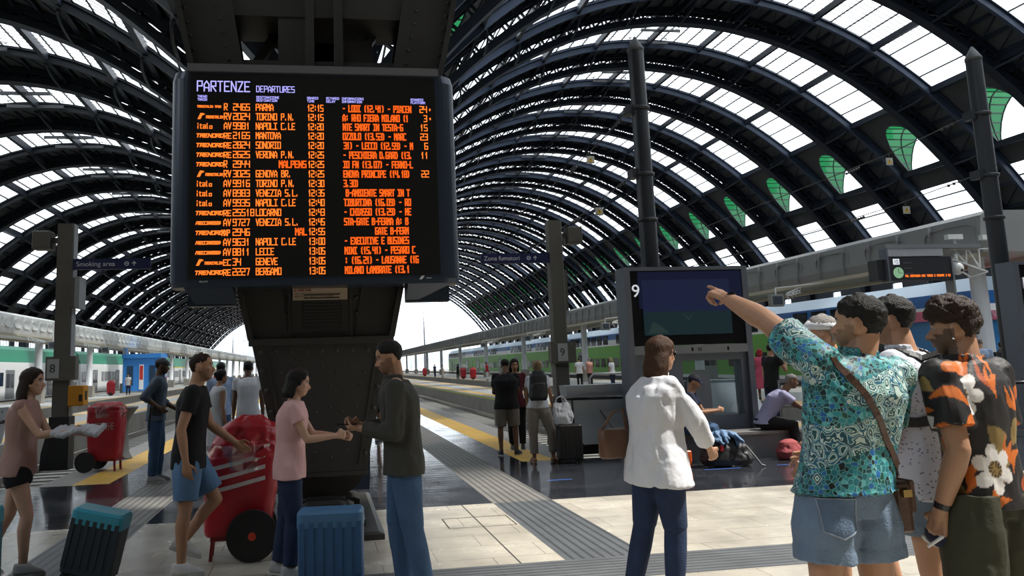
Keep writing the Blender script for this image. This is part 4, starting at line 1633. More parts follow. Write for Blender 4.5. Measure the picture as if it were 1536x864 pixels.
q = MB().use(mat('booth_azure', (0.030, 0.17, 0.40), 0.4))
q.box(0, 4.2, 0, 2.0, 0.1, 2.42)
q.build('shell', None, b)
q = MB().use(mat('booth_pink', (0.55, 0.12, 0.20), 0.5))
q.prism([(-0.1, 2.42), (-0.1, 2.50), (0.15, 2.72), (2.0, 2.72), (2.0, 2.42)], -0.2, 4.3, plane='YZ')
q.use(mat('booth_maroon', (0.16, 0.03, 0.06), 0.5))
for k in range(6):
    q.add([(0.15 + k * 0.72, -0.108, 2.51), (0.65 + k * 0.72, -0.108, 2.51), (0.75 + k * 0.72, 0.10, 2.70), (0.25 + k * 0.72, 0.10, 2.70)], [(0, 1, 2, 3)])
q.build('roof', None, b)
q = MB().use(mat('poster_green', (0.02, 0.30, 0.22), 0.5))
q.box(1.45, 1.85, -0.02, 0, 1.15, 2.15)
q.use(sign_white)
q.prism([(1.52, 1.80), (1.78, 1.80), (1.65, 2.05)], -0.028, -0.02)
for k in range(5):
    q.box(1.53, 1.77, -0.026, -0.02, 1.25 + 0.1 * k, 1.29 + 0.1 * k)
q.use(mat('poster_mustard', (0.38, 0.33, 0.10), 0.5))
q.box(0.35, 1.15, -0.02, 0, 1.0, 2.0)
q.build('poster', None, b)

# ================================================================== PEOPLE: BUILDER
def fuse(mb, voxel, smooth=2, name='form', fold=0.0, ffreq=9.0, fstretch=(1, 1, 1), seed=0):
    """Join overlapping closed shapes into one continuous skin."""
    me = mb.mesh('raw')
    bm = bmesh.new()
    bm.from_mesh(me)
    bmesh.ops.recalc_face_normals(bm, faces=bm.faces)
    bm.to_mesh(me)
    bm.free()
    o = bpy.data.objects.new('raw', me)
    COL.objects.link(o)
    r = o.modifiers.new('r', 'REMESH')
    r.mode = 'VOXEL'
    r.voxel_size = voxel
    s = o.modifiers.new('s', 'SMOOTH')
    s.factor = 0.5
    s.iterations = smooth
    dg = bpy.context.evaluated_depsgraph_get()
    out = bpy.data.meshes.new_from_object(o.evaluated_get(dg))
    bpy.data.objects.remove(o)
    bpy.data.meshes.remove(me)
    out.name = name
    n = len(out.vertices)
    if fold > 0 and n:
        co = np.empty(n * 3)
        out.vertices.foreach_get('co', co)
        co = co.reshape(-1, 3)
        no = np.empty(n * 3)
        out.vertices.foreach_get('normal', no)
        no = no.reshape(-1, 3)
        st = np.array(fstretch)
        off = Vector((seed * 3.1, seed * 1.7, seed * 5.3))
        h = np.array([noise.noise(Vector(p * st * ffreq) + off) + 0.5 * noise.noise(Vector(p * st * ffreq * 2.3) + off) for p in co])
        h = h - 0.6 * np.abs(h)
        co = co + no * (h * fold)[:, None]
        out.vertices.foreach_set('co', co.ravel())
    out.polygons.foreach_set('use_smooth', [True] * len(out.polygons))
    out.materials.clear()
    out.update()
    return out


def vcol(me, fn, name='tint'):
    """Colour every vertex of the part by a function of its own coordinates (pattern of the thing itself)."""
    a = me.color_attributes.new(name, 'FLOAT_COLOR', 'POINT')
    n = len(me.vertices)
    co = np.empty(n * 3)
    me.vertices.foreach_get('co', co)
    col = fn(co.reshape(-1, 3))
    buf = np.ones((n, 4))
    buf[:, :3] = col
    a.data.foreach_set('color', buf.ravel())


def attr_mat(name, rough=0.6, bump=0.15, bscale=60, spec=0.4, sss=0.0):
    if name in MATS:
        return MATS[name]
    m, nt, b = node_mat(name)
    at = nt.nodes.new('ShaderNodeAttribute')
    at.attribute_name = 'tint'
    nt.links.new(at.outputs['Color'], b.inputs['Base Color'])
    b.inputs['Roughness'].default_value = rough
    b.inputs['Specular IOR Level'].default_value = spec
    if bump:
        tc = nt.nodes.new('ShaderNodeTexCoord')
        n2 = nt.nodes.new('ShaderNodeTexNoise')
        n2.inputs['Scale'].default_value = bscale
        nt.links.new(tc.outputs['Object'], n2.inputs['Vector'])
        bp = nt.nodes.new('ShaderNodeBump')
        bp.inputs['Strength'].default_value = bump
        bp.inputs['Distance'].default_value = 0.01
        nt.links.new(n2.outputs['Fac'], bp.inputs['Height'])
        nt.links.new(bp.outputs['Normal'], b.inputs['Normal'])
    return m


def cloth(name, col, rough=0.8, var=0.12, scale=9.0, bump=0.25, bscale=24.0):
    return mat('cloth_' + name, col, rough, 0, var, scale, bump, bscale, spec=0.25)


skin_mat = attr_mat('skin', 0.5, 0.08, 120, 0.35)
hair_cache = {}


def hair_mat(name, col):
    return mat('hair_' + name, col, 0.5, 0, 0.4, 40, 0.5, 140, spec=0.18)


HEAD_Z = [-.118, -.105, -.088, -.075, -.062, -.05, -.03, 0, .02, .05, .08, .105, .118]
HEAD_F = [.052, .080, .076, .083, .087, .083, .081, .077, .088, .085, .066, .034, .0]
HEAD_B = [.02, -.005, -.035, -.055, -.068, -.076, -.088, -.10, -.104, -.104, -.088, -.055, -.02]
HEAD_W = [.020, .036, .050, .056, .060, .063, .067, .073, .0755, .0765, .066, .042, .016]


def head_ring(k, n=24, grow=0.0):
    z, f, b, w = HEAD_Z[k], HEAD_F[k], HEAD_B[k], HEAD_W[k]
    cy_, ry = (f + b) / 2, (f - b) / 2
    pts = []
    for i in range(n):
        t = 2 * PI * i / n
        c, s = math.cos(t), math.sin(t)
        pts.append(Vector(((w + grow) * math.copysign(abs(c) ** 0.85, c), cy_ + (ry + grow) * math.copysign(abs(s) ** 0.9, s), z)))
    return pts


def ortho(d, hint):
    d = Vector(d).normalized()
    h = Vector(hint)
    h = h - d * h.dot(d)
    if h.length < 1e-4:
        h = d.orthogonal()
    return h.normalized()


def hand(mb, w, d, n, side, style, s):
    """Palm and five bent fingers. w wrist, d direction, n palm normal."""
    d = Vector(d).normalized()
    n = ortho(d, n)
    t = d.cross(n) * (1 if side > 0 else -1)       # thumb side
    curls = {'relax': (0.35, 0.42, 0.48, 0.55), 'point': (0.04, 1.15, 1.25, 1.3), 'grip': (1.0, 1.05, 1.1, 1.1), 'flat': (0.1, 0.1, 0.12, 0.15), 'hold': (0.75, 0.8, 0.8, 0.85)}[style]
    lens = (0.074, 0.082, 0.075, 0.058)
    offs = (0.030, 0.010, -0.011, -0.030)
    base = []
    for k in range(4):
        a = w + d * (0.012 * s) + t * (offs[k] * 0.55 * s)
        kn = w + d * ((0.092 - 0.006 * abs(k - 1)) * s) + t * (offs[k] * s)
        mb.cone(a, kn, 0.0135 * s, 0.0125 * s, 10)
        base.append(kn)
    mb.cone(w + d * 0.02 * s, w + d * 0.07 * s, 0.019 * s, 0.017 * s, 10)
    for k in range(4):
        p = base[k]
        ang = 0.0
        L = lens[k] * s
        for q, fr in enumerate((0.45, 0.31, 0.24)):
            ang += curls[k] * (0.9, 1.05, 0.7)[q]
            dd = (d * math.cos(ang) + n * math.sin(ang)).normalized()
            e = p + dd * L * fr
            r0 = (0.0098, 0.0092, 0.0084)[q] * s
            mb.cone(p, e, r0, r0 * 0.93, 8)
            p = e
    # thumb: leaves the side of the palm near its base
    p = w + d * 0.028 * s + t * 0.024 * s
    td = (d * 0.62 + t * 0.75 + n * 0.25).normalized()
    e = p + td * 0.042 * s
    mb.cone(p, e, 0.0135 * s, 0.0115 * s, 8)
    close = 0.35 if style in ('relax', 'flat') else 0.95
    td2 = (d * 0.8 + n * close + t * (0.25 if close < 0.5 else -0.25)).normalized()
    e2 = e + td2 * 0.034 * s
    mb.cone(e, e2, 0.0108 * s, 0.0098 * s, 8)
    td3 = (d * 0.8 + n * close * 1.2 - t * 0.2).normalized()
    mb.cone(e2, e2 + td3 * 0.024 * s, 0.0096 * s, 0.0088 * s, 8)


def ringloft(mb, rows, n=24, power=0.85):
    """rows: (centre, axis_x, axis_y, half_x, half_y)"""
    rings = []
    for c, ax, ay, hx, hy in rows:
        q = []
        for i in range(n):
            t = 2 * PI * i / n
            cc, ss = math.cos(t), math.sin(t)
            q.append(Vector(c) + Vector(ax) * hx * math.copysign(abs(cc) ** power, cc) + Vector(ay) * hy * math.copysign(abs(ss) ** power, ss))
        rings.append(q)
    mb.loft(rings)


class Body:
    def __init__(s, H=1.75, lean=(0, 0.03), twist=0.0, hunch=0.02, head=(0, 0, 0), ra=None, la=None, rl=None, ll=None, wide=1.0, girth=1.0, fem=False, pelvis_z=None, sh_tilt=0.0, neck_fwd=0.04, arm=1.0, neck_len=.150):
        k = H / 1.75
        s.k, s.H, s.fem, s.arm = k, H, fem, arm
        T = Vector((lean[0], lean[1], 1)).normalized()
        s.T = T
        P = Vector((0, 0, 0))
        s.S = Vector((math.cos(twist), math.sin(twist), sh_tilt)).normalized()     # towards the right shoulder
        s.Fw = Vector((-math.sin(twist), math.cos(twist), 0))
        s.Fw = (s.Fw - T * s.Fw.dot(T)).normalized()
        s.waist = P + T * 0.17 * k
        s.chest = P + T * 0.38 * k + Vector((0, hunch * 0.4, 0))
        s.neck = P + T * 0.535 * k + Vector((0, hunch, 0))
        shw = (0.178 if not fem else 0.155) * k * wide
        s.sh = {1: s.neck - T * 0.055 * k + s.S * shw, -1: s.neck - T * 0.055 * k - s.S * shw}
        s.hip = {1: P + Vector((0.088 * k, 0, -0.02)), -1: P + Vector((-0.088 * k, 0, -0.02))}
        hy, hp, hr = head
        s.hrot = Matrix.Rotation(hy, 4, 'Z') @ Matrix.Rotation(hr, 4, 'Y') @ Matrix.Rotation(hp, 4, 'X')
        s.headc = s.neck + Vector((T.x * neck_len, T.y * neck_len + neck_fwd, neck_len)) * k
        s.el, s.wr, s.hd, s.hs, s.hn = {}, {}, {}, {}, {}
        for sd, a in ((1, ra), (-1, la)):
            a = a or ((0.12 * sd, -0.06, -1), (0.06 * sd, 0.18, -1))
            u, f_ = Vector(a[0]).normalized(), Vector(a[1]).normalized()
            s.el[sd] = s.sh[sd] + u * 0.295 * k
            s.wr[sd] = s.el[sd] + f_ * 0.255 * k
            s.hd[sd] = Vector(a[2]).normalized() if len(a) > 2 and a[2] else f_
            s.hs[sd] = a[3] if len(a) > 3 else 'relax'
            s.hn[sd] = Vector(a[4]) if len(a) > 4 else Vector((-sd, 0.15, 0))
        s.kn, s.an, s.fy = {}, {}, {}
        for sd, a in ((1, rl), (-1, ll)):
            a = a or ((0.03 * sd, 0.0, -1), (0.0, -0.02, -1), 0.0)
            s.kn[sd] = s.hip[sd] + Vector(a[0]).normalized() * 0.425 * k
            s.an[sd] = s.kn[sd] + Vector(a[1]).normalized() * 0.415 * k
            s.fy[sd] = (a[2], a[3] if len(a) > 3 else 0.0)
        low = min(s.an[1].z - 0.075 * k, s.an[-1].z - 0.075 * k)
        z = -low if pelvis_z is None else pelvis_z
        up = Vector((0, 0, z))
        s.up = up
        for nm in ('waist', 'chest', 'neck', 'headc'):
            setattr(s, nm, getattr(s, nm) + up)
        s.pel = P + up
        for dd in (s.sh, s.hip, s.el, s.wr, s.kn, s.an):
            for q in dd:
                dd[q] = dd[q] + up
        s.girth = girth
        s.hm = Matrix.Translation(s.headc) @ s.hrot @ Matrix.Scale(k * .94, 4)

    def torso_rows(s, t0=-0.10, grow=0.0, g=1.0, hemw=1.0):
        """Rows of elliptical sections from the hem t0 (m below the pelvis) to the neck."""
        k = s.k
        W = [(t0, .168 * hemw, .118), (0.0, .165, .116), (0.10, .150 if not s.fem else .132, .108), (0.19, .146 if not s.fem else .122, .104), (0.30, .160 if not s.fem else .142, .114),
             (0.40, .174 if not s.fem else .152, .117), (0.455, .180 if not s.fem else .154, .100), (0.495, .150 if not s.fem else .125, .082), (0.530, .085, .068), (0.56, .060, .060)]
        rows = []
        X0, Y0 = Vector((1, 0, 0)), Vector((0, 1, 0))
        for t, hx, hy in W:
            u = max(0.0, min(1.0, t / 0.45))
            if t <= 0:
                c = s.pel + Vector((0, 0, t * k))
            elif t < 0.38:
                c = s.pel.lerp(s.chest, t / 0.38)
            else:
                c = s.chest.lerp(s.neck, (t - 0.38) / 0.155)
            ax = X0.lerp(s.S, u).normalized()
            ay = Y0.lerp(s.Fw, u).normalized()
            gg = s.girth if t < 0.42 else (1 + s.girth) / 2
            rows.append((c, ax, ay, hx * k * gg * g + grow, hy * k * gg * g + grow))
        return rows

    # ---------------- the body itself
    def skin(s, voxel, tone, beard=0.0, face=True, bare_feet=False, lips=None):
        k = s.k
        mb = MB()
        n = 24
        mb.loft([[s.hm @ p for p in head_ring(q, n)] for q in range(len(HEAD_Z))])
        hm = s.hm
        mb.cone(hm @ Vector((0, .074, .004)), hm @ Vector((0, .103, -.036)), .009 * k, .0125 * k, 8)
        for sd in (-1, 1):
            mb.sphere(hm @ Vector((sd * .012, .091, -.041)), .0105 * k, 8, 6)
            em = s.hrot @ Matrix.Rotation(sd * -0.35, 4, 'Z') @ Matrix.Rotation(-0.12, 4, 'X')
            mb.sphere(hm @ Vector((sd * .079, -.016, -.012)), (.011 * k, .020 * k, .033 * k), 10, 8, M=em)
            mb.sphere(hm @ Vector((sd * .077, -.006, -.036)), (.009 * k, .011 * k, .012 * k), 8, 6, M=em)
            mb.sphere(hm @ Vector((sd * .040, .060, -.022)), (.020 * k, .018 * k, .017 * k), 10, 7)
        mb.sphere(hm @ Vector((0, .082, -.063)), (.020 * k, .010 * k, .006 * k), 10, 6, M=s.hrot)
        mb.sphere(hm @ Vector((0, .081, -.075)), (.018 * k, .010 * k, .007 * k), 10, 6, M=s.hrot)
        nb = s.neck + Vector((0, -0.005, -0.03)) * k
        mb.cone(nb, hm @ Vector((0, -.025, -.05)), .060 * k if not s.fem else .050 * k, .056 * k if not s.fem else .047 * k, 16)
        mb.cone(hm @ Vector((0, -.02, -.07)), hm @ Vector((0, .03, -.085)), .05 * k, .04 * k, 14)
        ringloft(mb, s.torso_rows(-0.06, 0, 0.86))
        for sd in (-1, 1):
            mb.cone(s.neck - Vector((0, 0, .03)), s.sh[sd], .05 * k, .052 * k, 12)
            a, e, w = s.sh[sd], s.el[sd], s.wr[sd]
            fm = (0.86 if s.fem else 1.0) * s.arm
            mb.cone(a, a.lerp(e, .45), .052 * k * fm, .047 * k * fm, 14)
            mb.cone(a.lerp(e, .4), e, .047 * k * fm, .038 * k * fm, 14)
            mb.cone(e, e.lerp(w, .3), .039 * k * fm, .041 * k * fm, 14)
            mb.cone(e.lerp(w, .3), w, .041 * k * fm, .026 * k * fm, 14)
            mb.cone(w, w + s.hd[sd] * 0.03 * k, .025 * k * fm, .022 * k * fm, 12)
            hand(mb, w, s.hd[sd], s.hn[sd], sd, s.hs[sd], k * (0.92 if s.fem else 1.0) * s.arm ** .5)
            h, q, an = s.hip[sd], s.kn[sd], s.an[sd]
            mb.cone(h, h.lerp(q, .5), .085 * k, .072 * k, 16)
            mb.cone(h.lerp(q, .45), q, .073 * k, .053 * k, 16)
            back = ortho(an - q, (0, -1, 0)) if abs((an - q).normalized().y) < .9 else Vector((0, 0, -1))
            mb.cone(q, q.lerp(an, .28) + back * .014 * k, .052 * k, .055 * k, 16)
            mb.cone(q.lerp(an, .28) + back * .014 * k, q.lerp(an, .65) + back * .006 * k, .055 * k, .042 * k, 16)
            mb.cone(q.lerp(an, .6) + back * .004 * k, an, .043 * k, .034 * k, 14)
            yaw, pt_ = s.fy[sd]
            fd = Matrix.Rotation(yaw, 3, 'Z') @ Matrix.Rotation(pt_, 3, 'X') @ Vector((0, 1, 0))
            fu = Matrix.Rotation(yaw, 3, 'Z') @ Matrix.Rotation(pt_, 3, 'X') @ Vector((0, 0, 1))
            hl = an - fu * .038 * k - fd * .035 * k
            mb.cone(hl, an - fu * .05 * k + fd * .12 * k, .032 * k, .024 * k, 12)
        me = fuse(mb, voxel, 2 if voxel < .01 else 1, 'body')
        inv = s.hm.inverted()
        R3 = np.array(inv.to_3x3())
        tr = np.array(inv.translation)
        tone = np.array(tone)

        def paint(co):
            h = co @ R3.T + tr
            n_ = np.sin(co[:, 0] * 41) * np.sin(co[:, 1] * 37) * np.sin(co[:, 2] * 29)
            c = tone[None, :] * (1 + 0.07 * n_[:, None])
            x, y, z = h[:, 0], h[:, 1], h[:, 2]
            ish = (np.abs(z) < .14) & (np.abs(x) < .10) & (np.abs(y) < .14)
            red = ish & (y > .085) | (np.linalg.norm(h - np.array([0, .1, -.036]), axis=1) < .018)
            c[red] *= np.array([1.04, .93, .9])
            if beard > 0:
                bz = ish & (z < -.043 + .02 * (np.abs(x) > .045)) & (y > -.012) & (z > -.125)
                bz |= ish & (np.abs(z + .054) < .008) & (np.abs(x) < .03) & (y > .07)
                bz |= ish & (np.abs(x) > .058) & (z < -.005) & (y > -.012) & (y < .035)
                c[bz] = c[bz] * (1 - beard) + np.array([.018, .014, .012]) * beard
            lp = ish & (np.abs(x) < .023) & (np.abs(z + .069) < .009) & (y > .075)
            lc = np.array(lips) if lips is not None else tone * np.array([.85, .55, .52])
            c[lp] = lc
            br = ish & (np.abs(np.abs(x) - .033) < .019) & (np.abs(z - .0235 + (np.abs(x) - .033) ** 2 * 6) < .0058) & (y > .055)
            c[br] = np.array([.02, .015, .012])
            for sd in (-1, 1):
                dx, dz = (x - sd * .032), z - .001
                ey = ish & (y > .05) & ((dx / .0145) ** 2 + (dz / .0075) ** 2 < 1)
                c[ey] = np.array([.35, .33, .31])
                ir = ish & (y > .05) & (dx ** 2 + dz ** 2 < .0065 ** 2)
                c[ir] = np.array([.02, .015, .01])
            return c
        vcol(me, paint)
        me.materials.append(skin_mat)
        return me

    # ---------------- hair
    def hair(s, style, voxel=0.009, seed=1):
        rnd = random.Random(seed)
        k = s.k
        mb = MB()
        n = 30
        curly = style == 'curly'
        rings = []
        for q in range(len(HEAD_Z) - 1):
            ra_, rb_ = head_ring(q, n), head_ring(q + 1, n)
            m_ = max(1, int(round((HEAD_Z[q + 1] - HEAD_Z[q]) / .009)))
            for j in range(m_):
                rings.append([a_.lerp(b_, j / m_) for a_, b_ in zip(ra_, rb_)])
        rings.append(head_ring(len(HEAD_Z) - 1, n))
        for ring_ in rings:
            for i, p in enumerate(ring_):
                z = p.z
                front = p.y > .055
                side = abs(p.x) > .052
                lim = -.05 if p.y < -.05 else (-.012 if p.y < -.005 else .02)
                if side and -.048 < p.y < .03:
                    lim = max(lim, .018)
                if p.y > .02:
                    lim = .035
                if front:
                    lim = .074
                if style in ('long', 'bun', 'bob'):
                    lim = -.075 if p.y < -.02 else (-.02 if p.y < .02 else lim)
                if style == 'buzz':
                    lim += .005
                if z < lim:
                    continue
                r = {'short': .0120, 'buzz': .009, 'curly': .0155, 'long': .020, 'bun': .017, 'bob': .022}[style]
                if style in ('short', 'curly') and z > .05:
                    r *= 1.25 + (0.45 if curly else 0.1) * (z > .07) + (0.5 if curly and p.y > .01 else 0)
                if style in ('short', 'curly') and z < .0:
                    r *= .6
                v = Vector((rnd.uniform(-1, 1), rnd.uniform(-1, 1), rnd.uniform(-1, 1))) * (.006 if curly else .0025)
                if curly and z > .04:
                    v.z += rnd.uniform(0, .012)
                    v.y += .006
                r *= min(1.0, .42 + (z - lim) / .035)
                mb.sphere(s.hm @ (p + v), r * k * (rnd.uniform(.85, 1.15) if curly else rnd.uniform(.95, 1.05)), 8, 5)
        if style in ('long', 'bob'):
            L = -.28 if style == 'long' else -.13
            for i in range(15):
                a = PI + PI * (i + .5) / 15
                p = Vector((.082 * math.cos(a), -.012 + .092 * math.sin(a), -.01))
                m_ = Vector((p.x * 1.05, p.y * 1.08 - .012, -.10))
                e = Vector((p.x * .95 + rnd.uniform(-.01, .01), p.y * .95 - .02, L * rnd.uniform(.85, 1.1)))
                mb.cone(s.hm @ p, s.hm @ m_, .022 * k, .024 * k, 8)
                mb.cone(s.hm @ m_, s.hm @ e, .024 * k, .012 * k, 8)
        if style == 'bun':
            for i in range(14):
                a = 2 * PI * i / 14
                mb.sphere(s.hm @ Vector((.032 * math.cos(a), -.105 + rnd.uniform(-.01, .01), .045 + .03 * math.sin(a))), .021 * k, 8, 5)
            mb.sphere(s.hm @ Vector((0, -.12, .045)), .03 * k, 10, 7)
        me = fuse(mb, voxel, 1, 'hair', fold=(.007 if curly else .0022) if voxel < .012 else 0, ffreq=70 if not curly else 55, fstretch=(1, 1, .45) if not curly else (1, 1, 1), seed=seed)
        return me

    def cap(s, voxel=.008, flat=False):
        k = s.k
        mb = MB()
        for q in range(7, len(HEAD_Z)):
            pass
        rows = []
        for z, g in ((.030, .012), (.055, .016), (.08, .016), (.103, .018), (.122, .006)):
            q = min(range(len(HEAD_Z)), key=lambda i: abs(HEAD_Z[i] - z))
            rows.append([s.hm @ (Vector((p.x, p.y, z))) for p in head_ring(q, 24, g)])
        mb.loft(rows)
        br = [s.hm @ Vector((.078 * math.cos(t), .055 + (.075 if flat else .095) * math.sin(t), .042 - .018 * math.sin(t))) for t in np.linspace(0, PI, 14)]
        b2 = [p + s.hrot.to_3x3() @ Vector((0, 0, -.012)) * k for p in br]
        mb.loft([b2, br])
        return fuse(mb, voxel, 1, 'cap')

    # ---------------- clothing
    def top(s, voxel, hem=.13, sleeve=.55, slack=1.06, fold=.006, hemw=1.06, collar=False, seed=1, sl_r=1.25, tail=0.0):
        k = s.k
        mb = MB()
        rows = s.torso_rows(-hem, .008, slack, hemw)
        rows = rows[:-1]
        ringloft(mb, rows, 28)
        for sd in (-1, 1):
            a, e, w = s.sh[sd], s.el[sd], s.wr[sd]
            mb.cone(s.neck - Vector((0, 0, .045 * k)), a, .052 * k, .064 * k * s.arm * (.9 if s.fem else 1), 14)
            mb.cone(s.neck - Vector((0, 0, .040 * k)) - s.Fw * .02, s.neck + Vector((0, 0, .004)), .062 * k * (.85 if s.fem else 1), .056 * k * (.85 if s.fem else 1), 14)
            if sleeve > 0:
                mb.cone(a, a.lerp(e, .16), .068 * k * s.arm * (.88 if s.fem else 1), .065 * k * s.arm * (.88 if s.fem else 1), 14)
                mb.cone(a, s.chest + (a - s.chest) * .55 - Vector((0, 0, .02)), .066 * k * s.arm * (.88 if s.fem else 1), .07 * k * s.arm, 14)
            if sleeve <= 0:
                continue
            d = (e - a).normalized()
            b = a.lerp(e, min(1, sleeve))
            # cut sleeve ends square
            u = ortho(d, (0, 0, 1) if abs(d.z) < .9 else (0, 1, 0))
            v = d.cross(u)
            r0, r1 = .062 * k * s.arm * (0.9 if s.fem else 1), s.arm * (.052 if sleeve < 1 else .047) * k * sl_r * (0.86 if s.fem else 1)
            ringloft(mb, [(a - d * .02, u, v, r0 * .8, r0 * .8), (a + d * .03, u, v, r0 * 1.05, r0 * 1.05), (b, u, v, r1, r1)], 16, 1.0)
            if sleeve > 1:
                fr = sleeve - 1
                d2 = (w - e).normalized()
                u2 = ortho(d2, u)
                v2 = d2.cross(u2)
                mb.cone(a.lerp(e, .8), e, r1, r1, 14)
                ringloft(mb, [(e - d2 * .02, u2, v2, r1, r1), (e.lerp(w, .3), u2, v2, r1 * 1.0, r1), (e.lerp(w, fr), u2, v2, .037 * k * sl_r, .037 * k * sl_r)], 14, 1.0)
        if collar:
            nd = (s.headc - s.neck).normalized()
            for i in range(15):
                t = R(-50) + R(280) * i / 14 - PI / 2 - R(90)
                p = s.neck + s.S * (.064 * k * math.cos(t + PI)) + s.Fw * (.062 * k * math.sin(t + PI)) + Vector((0, 0, .005))
                outw = (p - s.neck).normalized()
                mb.cone(p + nd * .004, p + nd * .020 * k + outw * .004, .013 * k, .010 * k, 8)
        me = fuse(mb, voxel, 2 if voxel < .01 else 1, 'top', fold, 7.5, (1, 1, .55), seed)
        return me

    def bottom(s, voxel, length=.9, slack=1.0, fold=.005, hem_r=None, cuff=0.0, rise=.06, seed=2, taper=1.0):
        """length: 0..1 along the thigh, 1..2 along the shin."""
        k = s.k
        mb = MB()
        X0, Y0 = Vector((1, 0, 0)), Vector((0, 1, 0))
        g = s.girth
        ringloft(mb, [(s.pel + Vector((0, 0, rise * k)), X0, Y0, .150 * k * g, .110 * k * g), (s.pel, X0, Y0, .168 * k * g, .125 * k * g), (s.pel - Vector((0, -.0, .085 * k)), X0, Y0, .158 * k * g, .112 * k * g)], 24)
        for sd in (-1, 1):
            h, q, an = s.hip[sd], s.kn[sd], s.an[sd]
            d = (q - h).normalized()
            u = ortho(d, (1, 0, 0))
            v = d.cross(u)
            e = h.lerp(q, min(1, length))
            r0 = .100 * k * slack * (g if g > 1 else 1)
            r1 = hem_r * k if (hem_r and length <= 1) else (.078 * k * slack if length > .85 else .09 * k * slack)
            ringloft(mb, [(h + d * -.03, u, v, r0 * .85, r0 * .95), (h.lerp(q, .25), u, v, r0, r0 * 1.06), (e, u, v, r1, r1)], 18, 1.0)
            if length > 1:
                d2 = (an - q).normalized()
                u2 = ortho(d2, u)
                v2 = d2.cross(u2)
                e2 = q.lerp(an, min(1.06, length - 1))
                rr = (hem_r or .062) * k
                mb.cone(h.lerp(q, .75), q, r1 * 1.0, r1 * .95, 16)
                ringloft(mb, [(q - d2 * .04, u2, v2, r1 * .92, r1 * .92), (q.lerp(an, .35), u2, v2, .073 * k * slack * taper, .073 * k * slack * taper), (e2, u2, v2, rr, rr)], 16, 1.0)
            if cuff > 0:
                if length > 1:
                    c0, c1, uu, vv, rr = q.lerp(an, min(1.06, length - 1)), None, u2, v2, (hem_r or .062) * k
                    dd = d2
                else:
                    c0, uu, vv, rr, dd = e, u, v, r1, d
                ringloft(mb, [(c0 - dd * cuff, uu, vv, rr * 1.075, rr * 1.075), (c0 + dd * .004, uu, vv, rr * 1.075, rr * 1.075)], 18, 1.0)
        return fuse(mb, voxel, 2 if voxel < .01 else 1, 'bottom', fold, 8, (1, 1, .5), seed)

    def skirt(s, voxel, length=.5, flare=.2):
        k = s.k
        mb = MB()
        X0, Y0 = Vector((1, 0, 0)), Vector((0, 1, 0))
        ringloft(mb, [(s.pel + Vector((0, 0, .12 * k)), X0, Y0, .13 * k, .1 * k), (s.pel, X0, Y0, .17 * k, .13 * k), (s.pel - Vector((0, 0, length * k)), X0, Y0, (.17 + flare * .4) * k, (.14 + flare * .4) * k)], 24)
        return fuse(mb, voxel, 1, 'skirt', .012, 6, (1, 1, .2))

    def shoe(s, sd, col_up, col_sole, kind='sneaker', voxel=.008):
        k = s.k
        an = s.an[sd]
        yaw, pt_ = s.fy[sd]
        M3 = Matrix.Rotation(yaw, 3, 'Z') @ Matrix.Rotation(pt_, 3, 'X')
        M = Matrix.Translation(an) @ M3.to_4x4()
        base = -.075 * k

        def outline(z, gr, toe=0.0):
            P = []
            for i in range(22):
                t = 2 * PI * i / 22
                c, s_ = math.cos(t), math.sin(t)
                y = .052 + .132 * s_
                w = .040 + .008 * (s_ > .1) - .010 * max(0, -s_)
                P.append(M @ (Vector((w * c * (1 - .18 * max(0, s_) ** 3) * 1.0 + math.copysign(gr, c) * abs(c), y + gr * s_ + toe, 0)) * k + Vector((0, 0, z))))
            return P
        up = MB().use(col_up)
        up.smooth = True
        if kind == 'sandal':
            up.loft([outline(base + .015 * k, .0), outline(base + .022 * k, -.001)])
            for y in (.10, .02):
                pts = [M @ (Vector((.047 * math.cos(a), y, 0)) * k + Vector((0, 0, base + .02 * k + .052 * k * math.sin(a)))) for a in np.linspace(0, PI, 9)]
                up.tube(pts, .010 * k, 8)
        else:
            r = []
            for z, y0, y1, w in ((.018, -.078, .182, .043), (.042, -.078, .172, .042), (.062, -.076, .135, .040), (.082, -.072, .085, .037), (.105, -.066, .050, .036)):
                q = []
                for i in range(18):
                    t = 2 * PI * i / 18
                    q.append(M @ (Vector((w * math.cos(t), (y0 + y1) / 2 + (y1 - y0) / 2 * math.sin(t), z)) * k + Vector((0, 0, base))))
                r.append(q)
            up.loft(r)
            up.use(col_sole)
            for j in range(4):
                a = M @ (Vector((-.022, .115 - .022 * j, .064 + .010 * j)) * k + Vector((0, 0, base)))
                b = M @ (Vector((.022, .115 - .022 * j, .064 + .010 * j)) * k + Vector((0, 0, base)))
                up.bar(a, b, .006 * k)
        up.use(col_sole)
        up.smooth = False
        up.loft([outline(base, .002), outline(base + .022 * k, .003)])
        return up.mesh('shoe')


TONE = {'fair': (.50, .30, .21), 'tan': (.38, .205, .125), 'olive': (.30, .165, .10), 'brown': (.16, .085, .052), 'dark': (.07, .04, .026)}
CASTN = [0]


